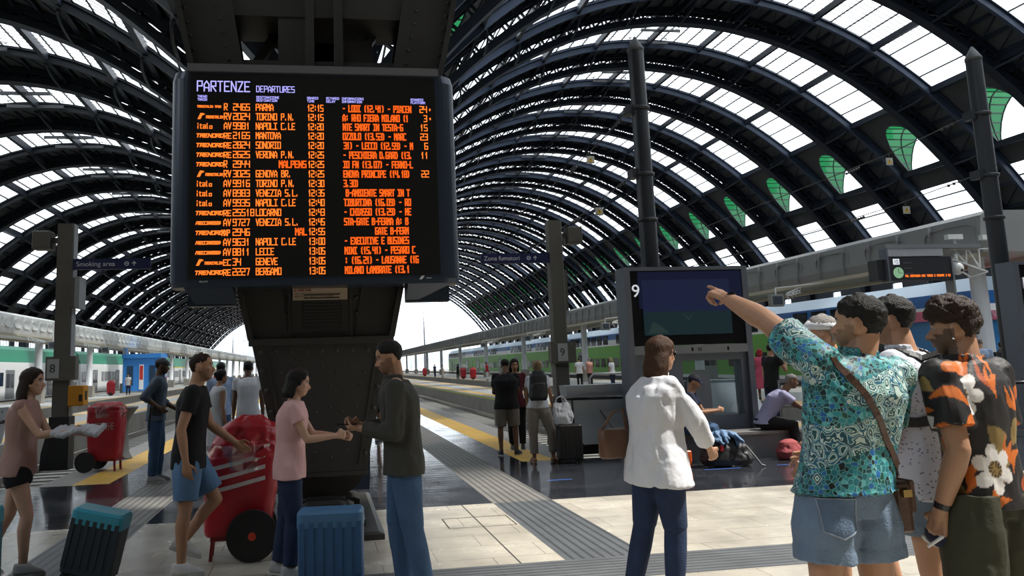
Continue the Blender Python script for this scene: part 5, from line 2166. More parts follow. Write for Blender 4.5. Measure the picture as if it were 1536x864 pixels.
def person(label, loc, face_deg, body, tone='tan', hair=None, hair_col=None, beard=0.0, top=None, bottom=None, shoes=None, voxel=.010, cap=None, group=None, skirt=None, extra=None):
    """face_deg: 0 walks away along the tracks, -90 towards the right of the photo, +90 towards the left."""
    CASTN[0] += 1
    t = thing('person', label, 'person', loc, R(face_deg), group)
    link('body', body.skin(voxel if voxel > .008 else voxel * .95, TONE[tone], beard), t)
    if hair:
        me = body.hair(hair, max(.007, voxel), CASTN[0])
        me.materials.append(hair_mat(*hair_col))
        link('hair', me, t)
    if cap:
        me = body.cap(max(.007, voxel * .9), cap[1])
        me.materials.append(cap[0])
        link('cap', me, t)
    if bottom:
        kw = dict(bottom)
        m_ = kw.pop('m')
        nm = kw.pop('name', 'trousers')
        me = body.bottom(voxel, **kw)
        me.materials.append(m_)
        link(nm, me, t)
    if skirt:
        me = body.skirt(voxel, skirt[1], skirt[2])
        me.materials.append(skirt[0])
        link('skirt', me, t)
    if top:
        kw = dict(top)
        m_ = kw.pop('m')
        nm = kw.pop('name', 'shirt')
        paint = kw.pop('paint', None)
        me = body.top(voxel, **kw)
        if paint:
            vcol(me, lambda co: paint(co, body))
        me.materials.append(m_)
        link(nm, me, t)
    if shoes:
        for sd in (-1, 1):
            link('shoe', body.shoe(sd, *shoes), t)
    if extra:
        extra(t, body)
    return t


def backpack(t, b, m, w=.30, h=.44, d=.16, drop=.0, straps=True, accent=None):
    k = b.k
    bk = -b.Fw
    c = b.chest + bk * (.125 * k + d / 2) + b.T * (-.02 - drop)
    rows = []
    for z, fx, fy in ((-h / 2, .80, .75), (-h / 2 + .05, 1, 1), (0, 1, 1), (h / 2 - .09, .92, .9), (h / 2, .55, .5)):
        rows.append((c + b.T * z, b.S, b.Fw, w / 2 * fx, d / 2 * fy))
    q = MB()
    ringloft(q, rows, 24, .6)
    r2 = [(c + b.T * z + bk * d * .45, b.S, b.Fw, w * .38 * fx, d * .26) for z, fx in ((-h * .42, .9), (-h * .38, 1), (-.02, 1), (.03, .85))]
    ringloft(q, r2, 20, .6)
    me = fuse(q, .010, 2, 'bag', .006, 10)
    me.materials.append(m)
    o = link('backpack', me, t)
    if straps:
        st = MB().use(m)
        sh_ = [c_ for c_ in bpy.data.objects if c_.parent == t and c_.name.split('.')[0] in ('shirt', 'top')]
        bvs = bvh_of(sh_[0]) if sh_ else None
        for sd in (-1, 1):
            P = [c + b.T * (h * .42) + b.S * sd * .07, b.neck - b.T * .015 * k + b.S * sd * .105 * k + b.Fw * -.03, b.sh[sd] * .45 + b.neck * .55 + b.T * .018 * k + b.Fw * .035,
                 b.chest + b.S * sd * .115 * k + b.Fw * .135 * k, b.chest - b.T * .13 + b.S * sd * .15 * k + b.Fw * .09 * k, b.chest - b.T * .18 + b.S * sd * .165 * k - b.Fw * .03, c - b.T * (h * .36) + b.S * sd * w * .42]
            n = 30
            pts = []
            for i in range(n + 1):
                u = i / n * (len(P) - 1)
                j = min(int(u), len(P) - 2)
                f_ = u - j
                p0, p1, p2, p3 = P[max(j - 1, 0)], P[j], P[j + 1], P[min(j + 2, len(P) - 1)]
                pts.append(.5 * ((2 * p1) + (p2 - p0) * f_ + (2 * p0 - 5 * p1 + 4 * p2 - p3) * f_ ** 2 + (3 * p1 - p0 - 3 * p2 + p3) * f_ ** 3))
            if bvs:
                for i in range(2, n):
                    hit = bvs.find_nearest(pts[i])
                    if hit[0] is not None:
                        pts[i] = hit[0] + hit[1] * .007
            for a, c_ in zip(pts, pts[1:]):
                out = ((a + c_) / 2 - b.chest)
                if bvs:
                    out = bvs.find_nearest((a + c_) / 2)[1] or out
                st.bar(a - (c_ - a) * .1, c_ + (c_ - a) * .1, .046, .010, up=ortho(c_ - a, out))
        st.build('strap', None, o)
    return o

# ================================================================== THE PEOPLE IN THE STATION
def wd(face, v):
    """World direction -> the person's own frame."""
    return Matrix.Rotation(-R(face), 3, 'Z') @ Vector(v)


from mathutils.bvhtree import BVHTree


def bvh_of(o):
    me = o.data
    return BVHTree.FromPolygons([v.co.copy() for v in me.vertices], [tuple(p.vertices) for p in me.polygons])


def child(t, nm):
    return [c for c in bpy.data.objects if c.parent == t and c.name.split('.')[0] == nm][0]


def on_surface(bv, x, z, from_y=-1.0, off=0.004):
    h = bv.ray_cast(Vector((x, from_y, z)), Vector((0, 1 if from_y < 0 else -1, 0)))
    if h[0] is None:
        return None
    return h[0] + h[1] * off


def ribbon(mb, pts, w, th=.004, bv=None):
    for a, b in zip(pts, pts[1:]):
        n = Vector((0, -1, 0))
        if bv:
            q = bv.find_nearest((a + b) / 2)
            if q[1] is not None:
                n = q[1]
        mb.bar(a - (b - a) * .04, b + (b - a) * .04, w, th, up=ortho(b - a, n))


def patch(bv, x0, x1, z0, z1, n=8, off=.004, from_y=-1.0, slant=0.0, point=0.0):
    vs, fs = [], []
    for j in range(n + 1):
        for i in range(n + 1):
            x = x0 + (x1 - x0) * i / n
            dip = point * (1 - abs(2 * i / n - 1)) * (1 - j / n)
            z = z0 + (z1 - z0) * j / n + slant * (i / n) - dip
            p = on_surface(bv, x, z, from_y, off)
            if p is None:
                p = vs[-1] if vs else Vector((x, 0, z))
            vs.append(p)
    for j in range(n):
        for i in range(n):
            a = j * (n + 1) + i
            fs.append((a, a + 1, a + n + 2, a + n + 1))
    return vs, fs


def worn(name, label, cat, t):
    """A thing worn or carried by a person: top-level, standing where the person stands."""
    o = thing(name, label, cat, t.location, t.rotation_euler[2])
    return o


denim_l = cloth('denim_light', (.135, .19, .265), .8, .3, 7, .35, 120)
denim_m = cloth('denim_mid', (.05, .10, .19), .8, .3, 7, .35, 120)
denim_d = cloth('denim_dark', (.018, .032, .075), .8, .3, 7, .35, 120)
black_c = cloth('black', (.010, .010, .011))
navy_c = cloth('navy', (.015, .02, .045))
white_c = cloth('white', (.60, .61, .64), .85, .06)
khaki_c = cloth('khaki_grey', (.20, .18, .155))
beige_c = cloth('beige_grey', (.26, .23, .20))
olive_c = cloth('olive', (.035, .036, .022))
slate_c = cloth('slate_blue', (.085, .11, .15))
jacket_c = cloth('jacket_charcoal_olive', (.045, .045, .038))
pink_c = cloth('pale_pink', (.62, .37, .36))
blush_c = cloth('blush', (.36, .22, .19))
sky_c = cloth('sky_blue', (.28, .36, .52))
lav_c = cloth('lavender', (.32, .31, .47))
maroon_c = cloth('maroon', (.10, .015, .025))
coral_c = cloth('coral_check', (.45, .22, .18), var=.5, scale=40)
red_c = cloth('red', (.45, .02, .03))
rose_c = cloth('rose', (.45, .07, .12))
greyblue_c = cloth('grey_blue', (.16, .20, .25))
cream_c = cloth('cream', (.5, .46, .40))
sh_w = mat('shoe_white', (.55, .55, .54), .6, var=.08)
sh_g = mat('shoe_grey', (.36, .36, .36), .6, var=.2)
sh_k = mat('shoe_black', (.012, .012, .014), .5)
sh_n = mat('shoe_navy', (.015, .018, .03), .6)
sole_w = mat('sole_white', (.5, .5, .49), .6)
sandal_m = mat('sandal_bronze', (.34, .20, .14), .4)
leather = mat('brown_leather', (.062, .026, .014), .42, var=.3, scale=20, bump=.15, bscale=60)
leather_l = mat('tan_leather', (.105, .050, .026), .5, var=.25, scale=12, bump=.15)
pack_m = mat('black_nylon', (.010, .010, .012), .55, var=.3, scale=20, bump=.3, bscale=70)
watch_m = mat('black_watch', (.008, .008, .009), .35)
phone_m = mat('phone_black', (.008, .008, .010), .15)
BLK = ('black', (.010, .009, .008))
DBR = ('dark_brown', (.022, .012, .008))
BRN = ('brown', (.055, .026, .013))
BLN = ('ash_blond', (.26, .19, .11))
GRY = ('grey', (.20, .19, .18))

# ---------------- patterned shirts
def teal_cloth():
    m, nt, b = node_mat('cloth_teal_mosaic')
    N, L = nt.nodes, nt.links
    tc = N.new('ShaderNodeTexCoord')
    dn = N.new('ShaderNodeTexNoise')
    dn.inputs['Scale'].default_value = 9
    L.new(tc.outputs['Object'], dn.inputs['Vector'])
    vm = N.new('ShaderNodeVectorMath')
    vm.operation = 'MULTIPLY_ADD'
    vm.inputs[1].default_value = (.03, .03, .03)
    L.new(dn.outputs['Color'], vm.inputs[0])
    L.new(tc.outputs['Object'], vm.inputs[2])
    v1 = N.new('ShaderNodeTexVoronoi')
    v1.inputs['Scale'].default_value = 52
    L.new(vm.outputs[0], v1.inputs['Vector'])
    v2 = N.new('ShaderNodeTexVoronoi')
    v2.feature = 'DISTANCE_TO_EDGE'
    v2.inputs['Scale'].default_value = 52
    L.new(vm.outputs[0], v2.inputs['Vector'])
    sp = N.new('ShaderNodeSeparateColor')
    L.new(v1.outputs['Color'], sp.inputs[0])
    cr = N.new('ShaderNodeValToRGB')
    cr.color_ramp.interpolation = 'CONSTANT'
    pal = [(0, (.006, .05, .06)), (.16, (.012, .13, .16)), (.36, (.02, .22, .24)), (.55, (.01, .10, .30)), (.66, (.005, .065, .05)), (.80, (.006, .008, .012)), (.90, (.10, .38, .40))]
    for i, (p, c) in enumerate(pal):
        e = cr.color_ramp.elements[i] if i < 2 else cr.color_ramp.elements.new(p)
        e.position = p
        e.color = (*c, 1)
    L.new(sp.outputs[0], cr.inputs[0])
    ln = N.new('ShaderNodeMath')
    ln.operation = 'LESS_THAN'
    ln.inputs[1].default_value = .045
    L.new(v2.outputs['Distance'], ln.inputs[0])
    mx = N.new('ShaderNodeMix')
    mx.data_type = 'RGBA'
    mx.inputs[7].default_value = (.13, .34, .33, 1)
    L.new(ln.outputs[0], mx.inputs[0])
    L.new(cr.outputs[0], mx.inputs[6])
    # scrolling white bands
    wv = N.new('ShaderNodeTexVoronoi')
    wv.feature = 'SMOOTH_F1'
    wv.inputs['Scale'].default_value = 21
    wv.inputs['Smoothness'].default_value = .25
    d2 = N.new('ShaderNodeTexNoise')
    d2.inputs['Scale'].default_value = 16
    L.new(tc.outputs['Object'], d2.inputs['Vector'])
    v4 = N.new('ShaderNodeVectorMath')
    v4.operation = 'MULTIPLY_ADD'
    v4.inputs[1].default_value = (.07, .07, .07)
    L.new(d2.outputs['Color'], v4.inputs[0])
    L.new(tc.outputs['Object'], v4.inputs[2])
    L.new(v4.outputs[0], wv.inputs['Vector'])
    wr = N.new('ShaderNodeValToRGB')
    wr.color_ramp.interpolation = 'CONSTANT'
    for i, (p, c) in enumerate([(0, (.50, .58, .52)), (.10, (.01, .12, .12)), (.19, (.46, .55, .50)), (.25, (.006, .07, .075)), (.37, (.50, .58, .52)), (.44, (.02, .22, .24)), (.50, (.44, .53, .48)), (.54, (.01, .10, .16)), (.64, (.45, .55, .5)), (.68, (.006, .06, .08)), (.80, (.4, .5, .46))]):
        e = wr.color_ramp.elements[i] if i < 2 else wr.color_ramp.elements.new(p)
        e.position = p
        e.color = (*c, 1)
    L.new(wv.outputs['Distance'], wr.inputs[0])
    mp = N.new('ShaderNodeMapping')
    mp.inputs['Rotation'].default_value = (0, R(38), 0)
    mp.inputs['Scale'].default_value = (2.2, 2.2, 5.5)
    L.new(tc.outputs['Object'], mp.inputs['Vector'])
    rn = N.new('ShaderNodeTexNoise')
    rn.inputs['Scale'].default_value = 1.5
    rn.inputs['Detail'].default_value = 0
    L.new(mp.outputs[0], rn.inputs['Vector'])
    th = N.new('ShaderNodeMath')
    th.operation = 'GREATER_THAN'
    th.inputs[1].default_value = .575
    L.new(rn.outputs['Fac'], th.inputs[0])
    m2 = N.new('ShaderNodeMix')
    m2.data_type = 'RGBA'
    L.new(th.outputs[0], m2.inputs[0])
    L.new(mx.outputs[2], m2.inputs[6])
    L.new(wr.outputs[0], m2.inputs[7])
    # eight-petal medallions
    v3 = N.new('ShaderNodeTexVoronoi')
    v3.inputs['Scale'].default_value = 9.5
    v3.inputs['Randomness'].default_value = .35
    v3.distance = 'MINKOWSKI'
    v3.inputs['Exponent'].default_value = .9
    L.new(tc.outputs['Object'], v3.inputs['Vector'])
    ri = N.new('ShaderNodeValToRGB')
    ri.color_ramp.interpolation = 'CONSTANT'
    for i, (p, c) in enumerate([(0, (.02, .2, .2)), (.07, (.5, .58, .52)), (.15, (.006, .06, .06)), (.24, (.42, .52, .47)), (.29, (.01, .08, .25)), (.33, (0, 0, 0))]):
        e = ri.color_ramp.elements[i] if i < 2 else ri.color_ramp.elements.new(p)
        e.position = p
        e.color = (*c, 1)
    L.new(v3.outputs['Distance'], ri.inputs[0])
    s3 = N.new('ShaderNodeSeparateColor')
    L.new(v3.outputs['Color'], s3.inputs[0])
    t3 = N.new('ShaderNodeMath')
    t3.operation = 'GREATER_THAN'
    t3.inputs[1].default_value = .50
    L.new(s3.outputs[1], t3.inputs[0])
    i3 = N.new('ShaderNodeMath')
    i3.operation = 'LESS_THAN'
    i3.inputs[1].default_value = .33
    L.new(v3.outputs['Distance'], i3.inputs[0])
    a3 = N.new('ShaderNodeMath')
    a3.operation = 'MULTIPLY'
    L.new(t3.outputs[0], a3.inputs[0])
    L.new(i3.outputs[0], a3.inputs[1])
    m3 = N.new('ShaderNodeMix')
    m3.data_type = 'RGBA'
    L.new(a3.outputs[0], m3.inputs[0])
    L.new(m2.outputs[2], m3.inputs[6])
    L.new(ri.outputs[0], m3.inputs[7])
    L.new(m3.outputs[2], b.inputs['Base Color'])
    b.inputs['Roughness'].default_value = .55
    b.inputs['Specular IOR Level'].default_value = .4
    return m


def specks_cloth():
    m, nt, b = node_mat('cloth_white_marks')
    N, L = nt.nodes, nt.links
    tc = N.new('ShaderNodeTexCoord')
    mp = N.new('ShaderNodeMapping')
    mp.inputs['Scale'].default_value = (58, 58, 90)
    L.new(tc.outputs['Object'], mp.inputs['Vector'])
    v = N.new('ShaderNodeTexVoronoi')
    v.inputs['Scale'].default_value = 1
    L.new(mp.outputs[0], v.inputs['Vector'])
    s = N.new('ShaderNodeSeparateColor')
    L.new(v.outputs['Color'], s.inputs[0])
    a = N.new('ShaderNodeMath')
    a.operation = 'LESS_THAN'
    a.inputs[1].default_value = .30
    L.new(v.outputs['Distance'], a.inputs[0])
    g = N.new('ShaderNodeMath')
    g.operation = 'GREATER_THAN'
    g.inputs[1].default_value = .55
    L.new(s.outputs[0], g.inputs[0])
    k = N.new('ShaderNodeMath')
    k.operation = 'MULTIPLY'
    L.new(a.outputs[0], k.inputs[0])
    L.new(g.outputs[0], k.inputs[1])
    mx = N.new('ShaderNodeMix')
    mx.data_type = 'RGBA'
    mx.inputs[6].default_value = (.46, .48, .54, 1)
    mx.inputs[7].default_value = (.10, .11, .14, 1)
    L.new(k.outputs[0], mx.inputs[0])
    L.new(mx.outputs[2], b.inputs['Base Color'])
    b.inputs['Roughness'].default_value = .7
    return m


def flower_paint(co, body):
    """Orange leaves, ochre blobs and white six-petal flowers on black."""
    n = len(co)
    col = np.tile(np.array([.009, .008, .009]), (n, 1))
    cx, cyy = body.chest.x, body.chest.y
    th = np.arctan2(co[:, 0] - cx, -(co[:, 1] - cyy))      # 0 at the middle of the back, negative towards the left side
    u = th * .165
    v = co[:, 2].copy()
    for sd in (-1, 1):
        a, e = np.array(body.sh[sd]), np.array(body.el[sd])
        d = (e - a) / np.linalg.norm(e - a)
        t = (co - a) @ d
        perp = co - a - t[:, None] * d
        far = np.abs(co[:, 0]) - abs(body.sh[sd].x) * .93
        arm = (t > .0) & (t < .3) & (np.linalg.norm(perp, axis=1) < .105) & (co[:, 0] * sd > 0) & (far > -.02)
        ang = np.arctan2(perp[:, 1], perp[:, 0] * sd)
        u[arm] = sd * 2.0 + ang[arm] * .07
        v[arm] = 1.5 - t[arm]

    def leaf(cu, cv, L, W, rot, c):
        du, dv = u - cu, v - cv
        a = du * math.cos(rot) + dv * math.sin(rot)
        b_ = -du * math.sin(rot) + dv * math.cos(rot) + .9 * (a ** 2) / L * .6
        ins = (np.abs(a) < L) & (np.abs(b_) < W * (1 - (a / L) ** 2))
        col[ins] = c
    orange, rust, ochre, white = [.44, .105, .012], [.30, .055, .010], [.20, .135, .045], [.60, .58, .56]
    rnd = random.Random(11)
    for i in range(10):
        leaf(rnd.uniform(-.42, .42), rnd.uniform(.85, 1.5), .07, .05, rnd.uniform(0, 3), ochre)
    for (cu, cv) in ((-.05, 1.40), (.16, 1.30), (-.30, 1.30), (.02, 1.10), (.26, 1.08), (-.22, 1.02), (.12, .96), (-.38, 1.12), (.36, 1.24), (-.12, .93), (.34, .95), (.0, 1.50), (-.18, 1.46)):
        base = rnd.uniform(1.0, 2.1)
        for k in range(rnd.choice((2, 3))):
            a = base + (k - 1.3) * .55
            L = rnd.uniform(.055, .085)
            leaf(cu + math.cos(a) * L, cv + math.sin(a) * L, L, .017, a, orange if rnd.random() < .75 else rust)
    for sd in (-2.0, 2.0):
        for (cu, cv, rot) in ((-.08, 1.42, .3), (.10, 1.36, -.4), (-.02, 1.27, .2), (.16, 1.25, .5), (-.15, 1.30, -.3)):
            leaf(sd + cu, cv, .085, .026, rot, orange)
        leaf(sd + .04, 1.315, .03, .024, 1.2, white)
        leaf(sd - .12, 1.215, .05, .03, 1.0, white)
        leaf(sd + .02, 1.47, .05, .03, .4, ochre)

    def flower(cu, cv, Rr, rot):
        du, dv = u - cu, v - cv
        r = np.hypot(du, dv)
        ph = np.arctan2(dv, du) + rot
        edge = Rr * (.50 + .50 * np.abs(np.cos(3 * ph)) ** .7)
        col[r < edge] = white
        cen = r < Rr * .33
        col[cen] = [.26, .17, .06]
        st = cen & (np.sin(ph * 12) > .1) & (r > Rr * .1)
        col[st] = [.02, .014, .01]
    for f in ((-.075, 1.095, .105, .4), (-.185, 1.405, .095, .1), (.30, 1.36, .09, .2), (-.42, .99, .08, .6)):
        flower(*f)
    for (cu, cv) in ((-.20, 1.25), (.20, 1.20), (.22, .90), (-.06, 1.24), (.03, .88)):
        leaf(cu, cv, .032, .018, rnd.uniform(0, 3), white if rnd.random() < .5 else ochre)
    return col


# ---------------- the three men in the foreground
fa = 2
b = Body(1.895, lean=(.17, -.08), twist=R(2), sh_tilt=-.20, hunch=.0, neck_fwd=.02, neck_len=.128, head=(R(36), R(4), 0), girth=1.05, wide=.98,
         arm=1.22, la=(wd(fa, (-.24, .76, .60)), wd(fa, (-.16, .88, .43)), wd(fa, (-.26, .85, .45)), 'point', wd(fa, (0, .3, -1))),
         ra=(wd(fa, (.0, .40, -.92)), wd(fa, (-.30, .9, -.25)), None, 'relax'), rl=((.07, .03, -1), (.02, -.06, -1), -.2), ll=((-.10, -.02, -1), (-.02, -.05, -1), .15))
teal = teal_cloth()
A = person('man in teal mosaic print shirt and denim shorts pointing at the departures board', (2.19, 3.265, 0), fa, b, 'tan', 'short', BLK, .35,
           dict(m=teal, hem=-.012, sleeve=.66, slack=1.12, fold=.013, hemw=1.06, collar=True, sl_r=1.35, seed=4), dict(m=denim_l, length=.54, slack=1.16, hem_r=.112, cuff=.05, fold=.010, name='shorts'), (sh_w, sole_w), voxel=.0062)
bv = bvh_of(child(A, 'shorts'))
q = MB().use(cloth('denim_pocket', (.105, .155, .23), .8, .3, 7, .35, 120))
q.add(*patch(bv, -.188, -.055, b.pel.z - .13, b.pel.z - .005, 9, .004, point=.03))
q.use(cloth('denim_seam', (.23, .27, .33)))
zp = b.pel.z
for P in ([(-.188, -.005), (-.055, -.005)], [(-.188, -.005), (-.188, -.13)], [(-.055, -.005), (-.055, -.13)], [(-.188, -.13), (-.122, -.16)], [(-.122, -.16), (-.055, -.13)]):
    pts = [on_surface(bv, P[0][0] + (P[1][0] - P[0][0]) * i / 6, zp + P[0][1] + (P[1][1] - P[0][1]) * i / 6, -1, .006) for i in range(7)]
    ribbon(q, [p for p in pts if p], .005, .003, bv)
q.build('back_pocket', None, A)
q = MB().use(watch_m)
w0, w1 = b.wr[-1], b.el[-1]
d = (w1 - w0).normalized()
q.tube([w0 + d * .004, w0 + d * .032], .033, 16)
q.tube([w0 + d * .018 + Vector((0, 0, .026)), w0 + d * .018 + Vector((0, 0, .042))], .019, 14)
q.build('wristwatch', None, A)
bag = worn('shoulder_bag', 'brown leather shoulder bag hanging at the hip of the man in teal', 'bag', A)
bv = bvh_of(child(A, 'shirt'))
st = MB().use(leather)
pts = []
for i in range(22):
    t = i / 21
    x = -.085 + (.205 + .085) * t
    z = b.neck.z - .005 + (b.pel.z + .07 - b.neck.z) * t
    p = on_surface(bv, x, z, -1, .006)
    if p:
        pts.append(p)
top_p = pts[0]
pts = [Vector((top_p.x - .01, top_p.y + .10, top_p.z + .012)), Vector((top_p.x - .006, top_p.y + .05, top_p.z + .022))] + pts
ribbon(st, pts, .028, .005, bv)
e = pts[-1]
bx, by, bz = .215, .04, b.pel.z - .07
st.bar(e, (bx, by - .03, bz + .16), .026, .005)
st.build('strap', None, bag)
q = MB().use(leather)
q.rbox(bx - .045, bx + .045, by - .13, by + .13, bz - .10, bz + .11, .03, axis='Z')
q.rbox(bx + .030, bx + .058, by - .125, by + .125, bz - .02, bz + .115, .012, axis='Y')
q.build('pouch', None, bag)
q = MB().use(mat('brass', (.35, .24, .09), .35, .9))
q.box(bx - .02, bx + .02, by - .150, by - .135, bz + .05, bz + .08)
q.build('buckle', None, bag)

fb = 33
b = Body(1.90, lean=(0, .03), head=(R(10), R(3), 0), ra=((.15, .1, -1), (0, .4, -.9)), la=((-.12, .12, -1), (.05, .7, -.7)), rl=((.08, .05, -1), (0, -.05, -1), -.1), ll=((-.08, -.05, -1), (0, -.05, -1), .1))
B = person('man in white patterned shirt with backpack standing between the teal and the flower shirts', (2.99, 3.78, 0), fb, b, 'tan', 'short', BLK, .4,
           dict(m=specks_cloth(), hem=.13, sleeve=.6, slack=1.08, fold=.010, collar=True, sl_r=1.4), dict(m=cloth('denim_grey', (.13, .17, .21), .8, .3, 7, .3, 120), length=.62, hem_r=.10, cuff=.05, fold=.008, name='shorts'), (sh_w, sole_w), voxel=.008)


def pack_for(t, b, label, m=None, **k):
    o = backpack(t, b, m or pack_m, **k)
    w = worn('backpack', label, 'backpack', t)
    o.name = 'pack'
    o.parent = w
    return w


pack_for(B, b, 'black backpack on the man in the white patterned shirt', w=.27, h=.40, d=.12)

fc = 8
b = Body(1.835, lean=(.0, .0), hunch=.02, twist=R(6), head=(R(36), R(-3), 0), girth=.94, wide=.94, arm=1.12, neck_len=.142,
         la=(wd(fc, (-.02, -.22, -.95)), wd(fc, (-.20, .28, -.93)), wd(fc, (-.10, .30, -.95)), 'hold'), ra=((.12, .1, -1), (.05, .5, -.85)),
         rl=((.09, .04, -1), (0, -.05, -1), -.2), ll=((-.06, -.02, -1), (0, -.05, -1), .1))
C_ = person('man in black shirt with orange leaves and white flowers, seen from behind at right', (2.796, 3.192, 0), fc, b, 'olive', 'curly', DBR, .7,
            dict(m=attr_mat('cloth_flower_print', .6, .12, 50, .35), paint=flower_paint, hem=.05, sleeve=.72, slack=1.04, fold=.014, hemw=1.03, collar=True, sl_r=1.45, seed=6), dict(m=olive_c, length=.72, slack=1.2, hem_r=.118, fold=.012, name='shorts'), (sh_k, sole_w), voxel=.0062)
q = MB().use(watch_m)
w0, w1 = b.wr[-1], b.el[-1]
d = (w1 - w0).normalized()
q.tube([w0 + d * .005, w0 + d * .03], .034, 16)
q.build('wristband', None, C_)
q = MB().use(mat('silver', (.5, .5, .5), .25, 1))
q.sphere(b.hm @ Vector((-.083, -.005, -.050)), .0065, 8, 6)
q.build('earring', None, C_)
v = worn('folded_hat', 'dark folded hat with white rim held by the flower shirt man', 'hat', C_)
hd = b.wr[-1] + b.hd[-1] * .10
q = MB().use(navy_c)
q.smooth = True
q.sphere(hd + Vector((.035, .015, -.02)), (.030, .075, .055), 16, 10)
q.build('crown', None, v)
q = MB().use(white_c)
q.smooth = True
q.tube([hd + Vector((.035 + .02 * math.sin(t), .015 + .085 * math.cos(t), -.045 - .03 * math.sin(t))) for t in np.linspace(-.4, PI + .4, 14)], .009, 8)
q.tube([hd + Vector((-.02, -.02 + .05 * t, -.03 - .035 * t)) for t in np.linspace(-.6, 1, 6)], .007, 8)
q.build('rim', None, v)

# passer-by behind the pointing man
b = Body(1.86, head=(R(0), R(4), 0), ra=((.04, .1, -1), (-.1, .5, -.8)), la=((-.05, -.1, -1), (0, .1, -1)), rl=((.02, .25, -1), (0, -.1, -1), 0), ll=((-.02, -.2, -1), (0, -.3, -1), 0, -.3))
P_ = person('passer-by with white cap and grey blue top walking behind the pointing man', (3.13, 4.60, 0), 62, b, 'tan', 'short', GRY, .2, dict(m=greyblue_c, sleeve=.6), dict(m=khaki_c, length=.8, name='shorts'), (sh_g, sole_w), voxel=.010, cap=(white_c, False))

# ---------------- passers-by in the foreground
b = Body(1.79, lean=(0, .06), head=(R(-6), R(2), 0), ra=((.12, -.30, -1), (0, .15, -1)), la=((-.1, .35, -1), (0.05, .8, -.6)), rl=((.02, -.03, -1), (0, -.06, -1), 0), ll=((-.02, .50, -.9), (0, -.65, -.8), 0, -.35))
E_ = person('man in black T-shirt and blue denim shorts walking past, white sneakers', (-1.10, 7.10, 0), -88, b, 'tan', 'buzz', DBR, .35, dict(m=black_c, hem=.12, sleeve=.55, slack=1.08, fold=.010), dict(m=cloth('denim_sky', (.10, .19, .33), .8, .25, 7, .3, 120), length=.80, slack=1.12, hem_r=.10, fold=.010, name='shorts'), (sh_w, sole_w), voxel=.0085)
b = Body(1.62, fem=True, lean=(0, .04), head=(R(-4), R(-8), 0), ra=((.08, .40, -.9), (-.35, .9, .05), None, 'grip'), la=((-.1, .5, -.85), (.1, .9, -.1), None, 'grip'), rl=((.01, .09, -1), (0, -.08, -1), 0), ll=((-.01, -.08, -1), (0, -.18, -1), 0, -.12))
F_ = person('woman in pale pink top and dark jeans pushing a blue suitcase', (-.27, 6.75, 0), -92, b, 'fair', 'bob', BLK, 0, dict(m=pink_c, hem=.12, sleeve=.45, slack=1.12, fold=.012, sl_r=1.3), dict(m=denim_d, length=1.92, fold=.006), (sh_g, sole_w), voxel=.0085)
b = Body(1.81, lean=(0, .03), head=(R(5), R(-14), 0), hunch=.03, la=((-.08, .05, -1), (.45, .85, .10), None, 'hold', (.2, .2, 1)), ra=((.08, .05, -1), (-.4, .85, .12), None, 'hold'), rl=((.02, .12, -1), (0, -.1, -1), 0), ll=((-.02, -.10, -1), (0, -.2, -1), 0, -.15))
G_ = person('man in dark olive jacket and blue jeans walking left, looking at a phone', (.56, 5.85, 0), 86, b, 'tan', 'short', BLK, .5, dict(m=jacket_c, hem=.10, sleeve=1.92, slack=1.16, fold=.014, collar=True, sl_r=1.35, name='jacket'), dict(m=denim_m, length=1.95, fold=.008), (sh_k, sole_w), voxel=.0085)
v = worn('mobile_phone', 'black phone held by the man in the dark olive jacket', 'phone', G_)
q = MB().use(phone_m)
hd = b.wr[-1] + b.hd[-1] * .10
q.rbox(hd.x - .035, hd.x + .035, hd.y - .06, hd.y + .09, hd.z + .018, hd.z + .027, .003, axis='Y')
q.build('handset', None, v)
b = Body(1.76, fem=True, lean=(0, .05), head=(R(4), R(-2), 0), girth=1.12, ra=((.12, .52, -.85), (-.25, .45, -.55), None, 'relax'), la=((-.15, -.1, -1), (0, .3, -1)), rl=((.02, .10, -1), (0, -.08, -1), 0), ll=((-.02, -.16, -1), (0, -.3, -1), 0, -.25))
H_ = person('woman in loose white shirt and sunglasses walking right, long brown hair', (2.22, 5.33, 0), -80, b, 'tan', 'long', BRN, 0, dict(m=white_c, hem=.17, sleeve=1.75, slack=1.30, fold=.022, hemw=1.15, sl_r=1.7, collar=True), dict(m=denim_d, length=1.95, fold=.006), (sh_k, sole_w), voxel=.0085)
q = MB().use(mat('sunglass_black', (.008, .008, .009), .2))
for sd in (-1, 1):
    q.smooth = True
    q.sphere(b.hm @ Vector((sd * .033, .083, .002)), (.027, .008, .021), 12, 8, M=b.hrot)
    q.tube([b.hm @ Vector((sd * .058, .075, .008)), b.hm @ Vector((sd * .080, .0, .008))], .003, 6)
q.tube([b.hm @ Vector((-.012, .092, .006)), b.hm @ Vector((.012, .092, .006))], .003, 6)
q.build('sunglasses', None, H_)
v = worn('handbag', 'brown leather handbag carried behind the woman in the white shirt', 'bag', H_)
q = MB().use(leather_l)
q.smooth = True
hb = Vector((-.19, -.20, b.pel.z + .10))
q.rbox(hb.x - .05, hb.x + .05, hb.y - .12, hb.y + .10, hb.z - .11, hb.z + .09, .04, axis='Z')
q.tube([hb + Vector((0, -.10, .08)), hb + Vector((.02, -.02, .20)), hb + Vector((.04, .05, .22)), hb + Vector((.03, .08, .08))], .010, 8)
q.build('pouch', None, v)
b = Body(1.72, fem=True, lean=(0, .05), head=(R(-5), 0, 0), ra=((.06, .55, -.8), (-.05, 1, .05), None, 'grip'), la=((-.08, .45, -.85), (.05, 1, 0), None, 'grip'), rl=((.01, .28, -1), (0, -.05, -1), 0), ll=((-.01, -.22, -1), (0, -.45, -1), 0, -.4))
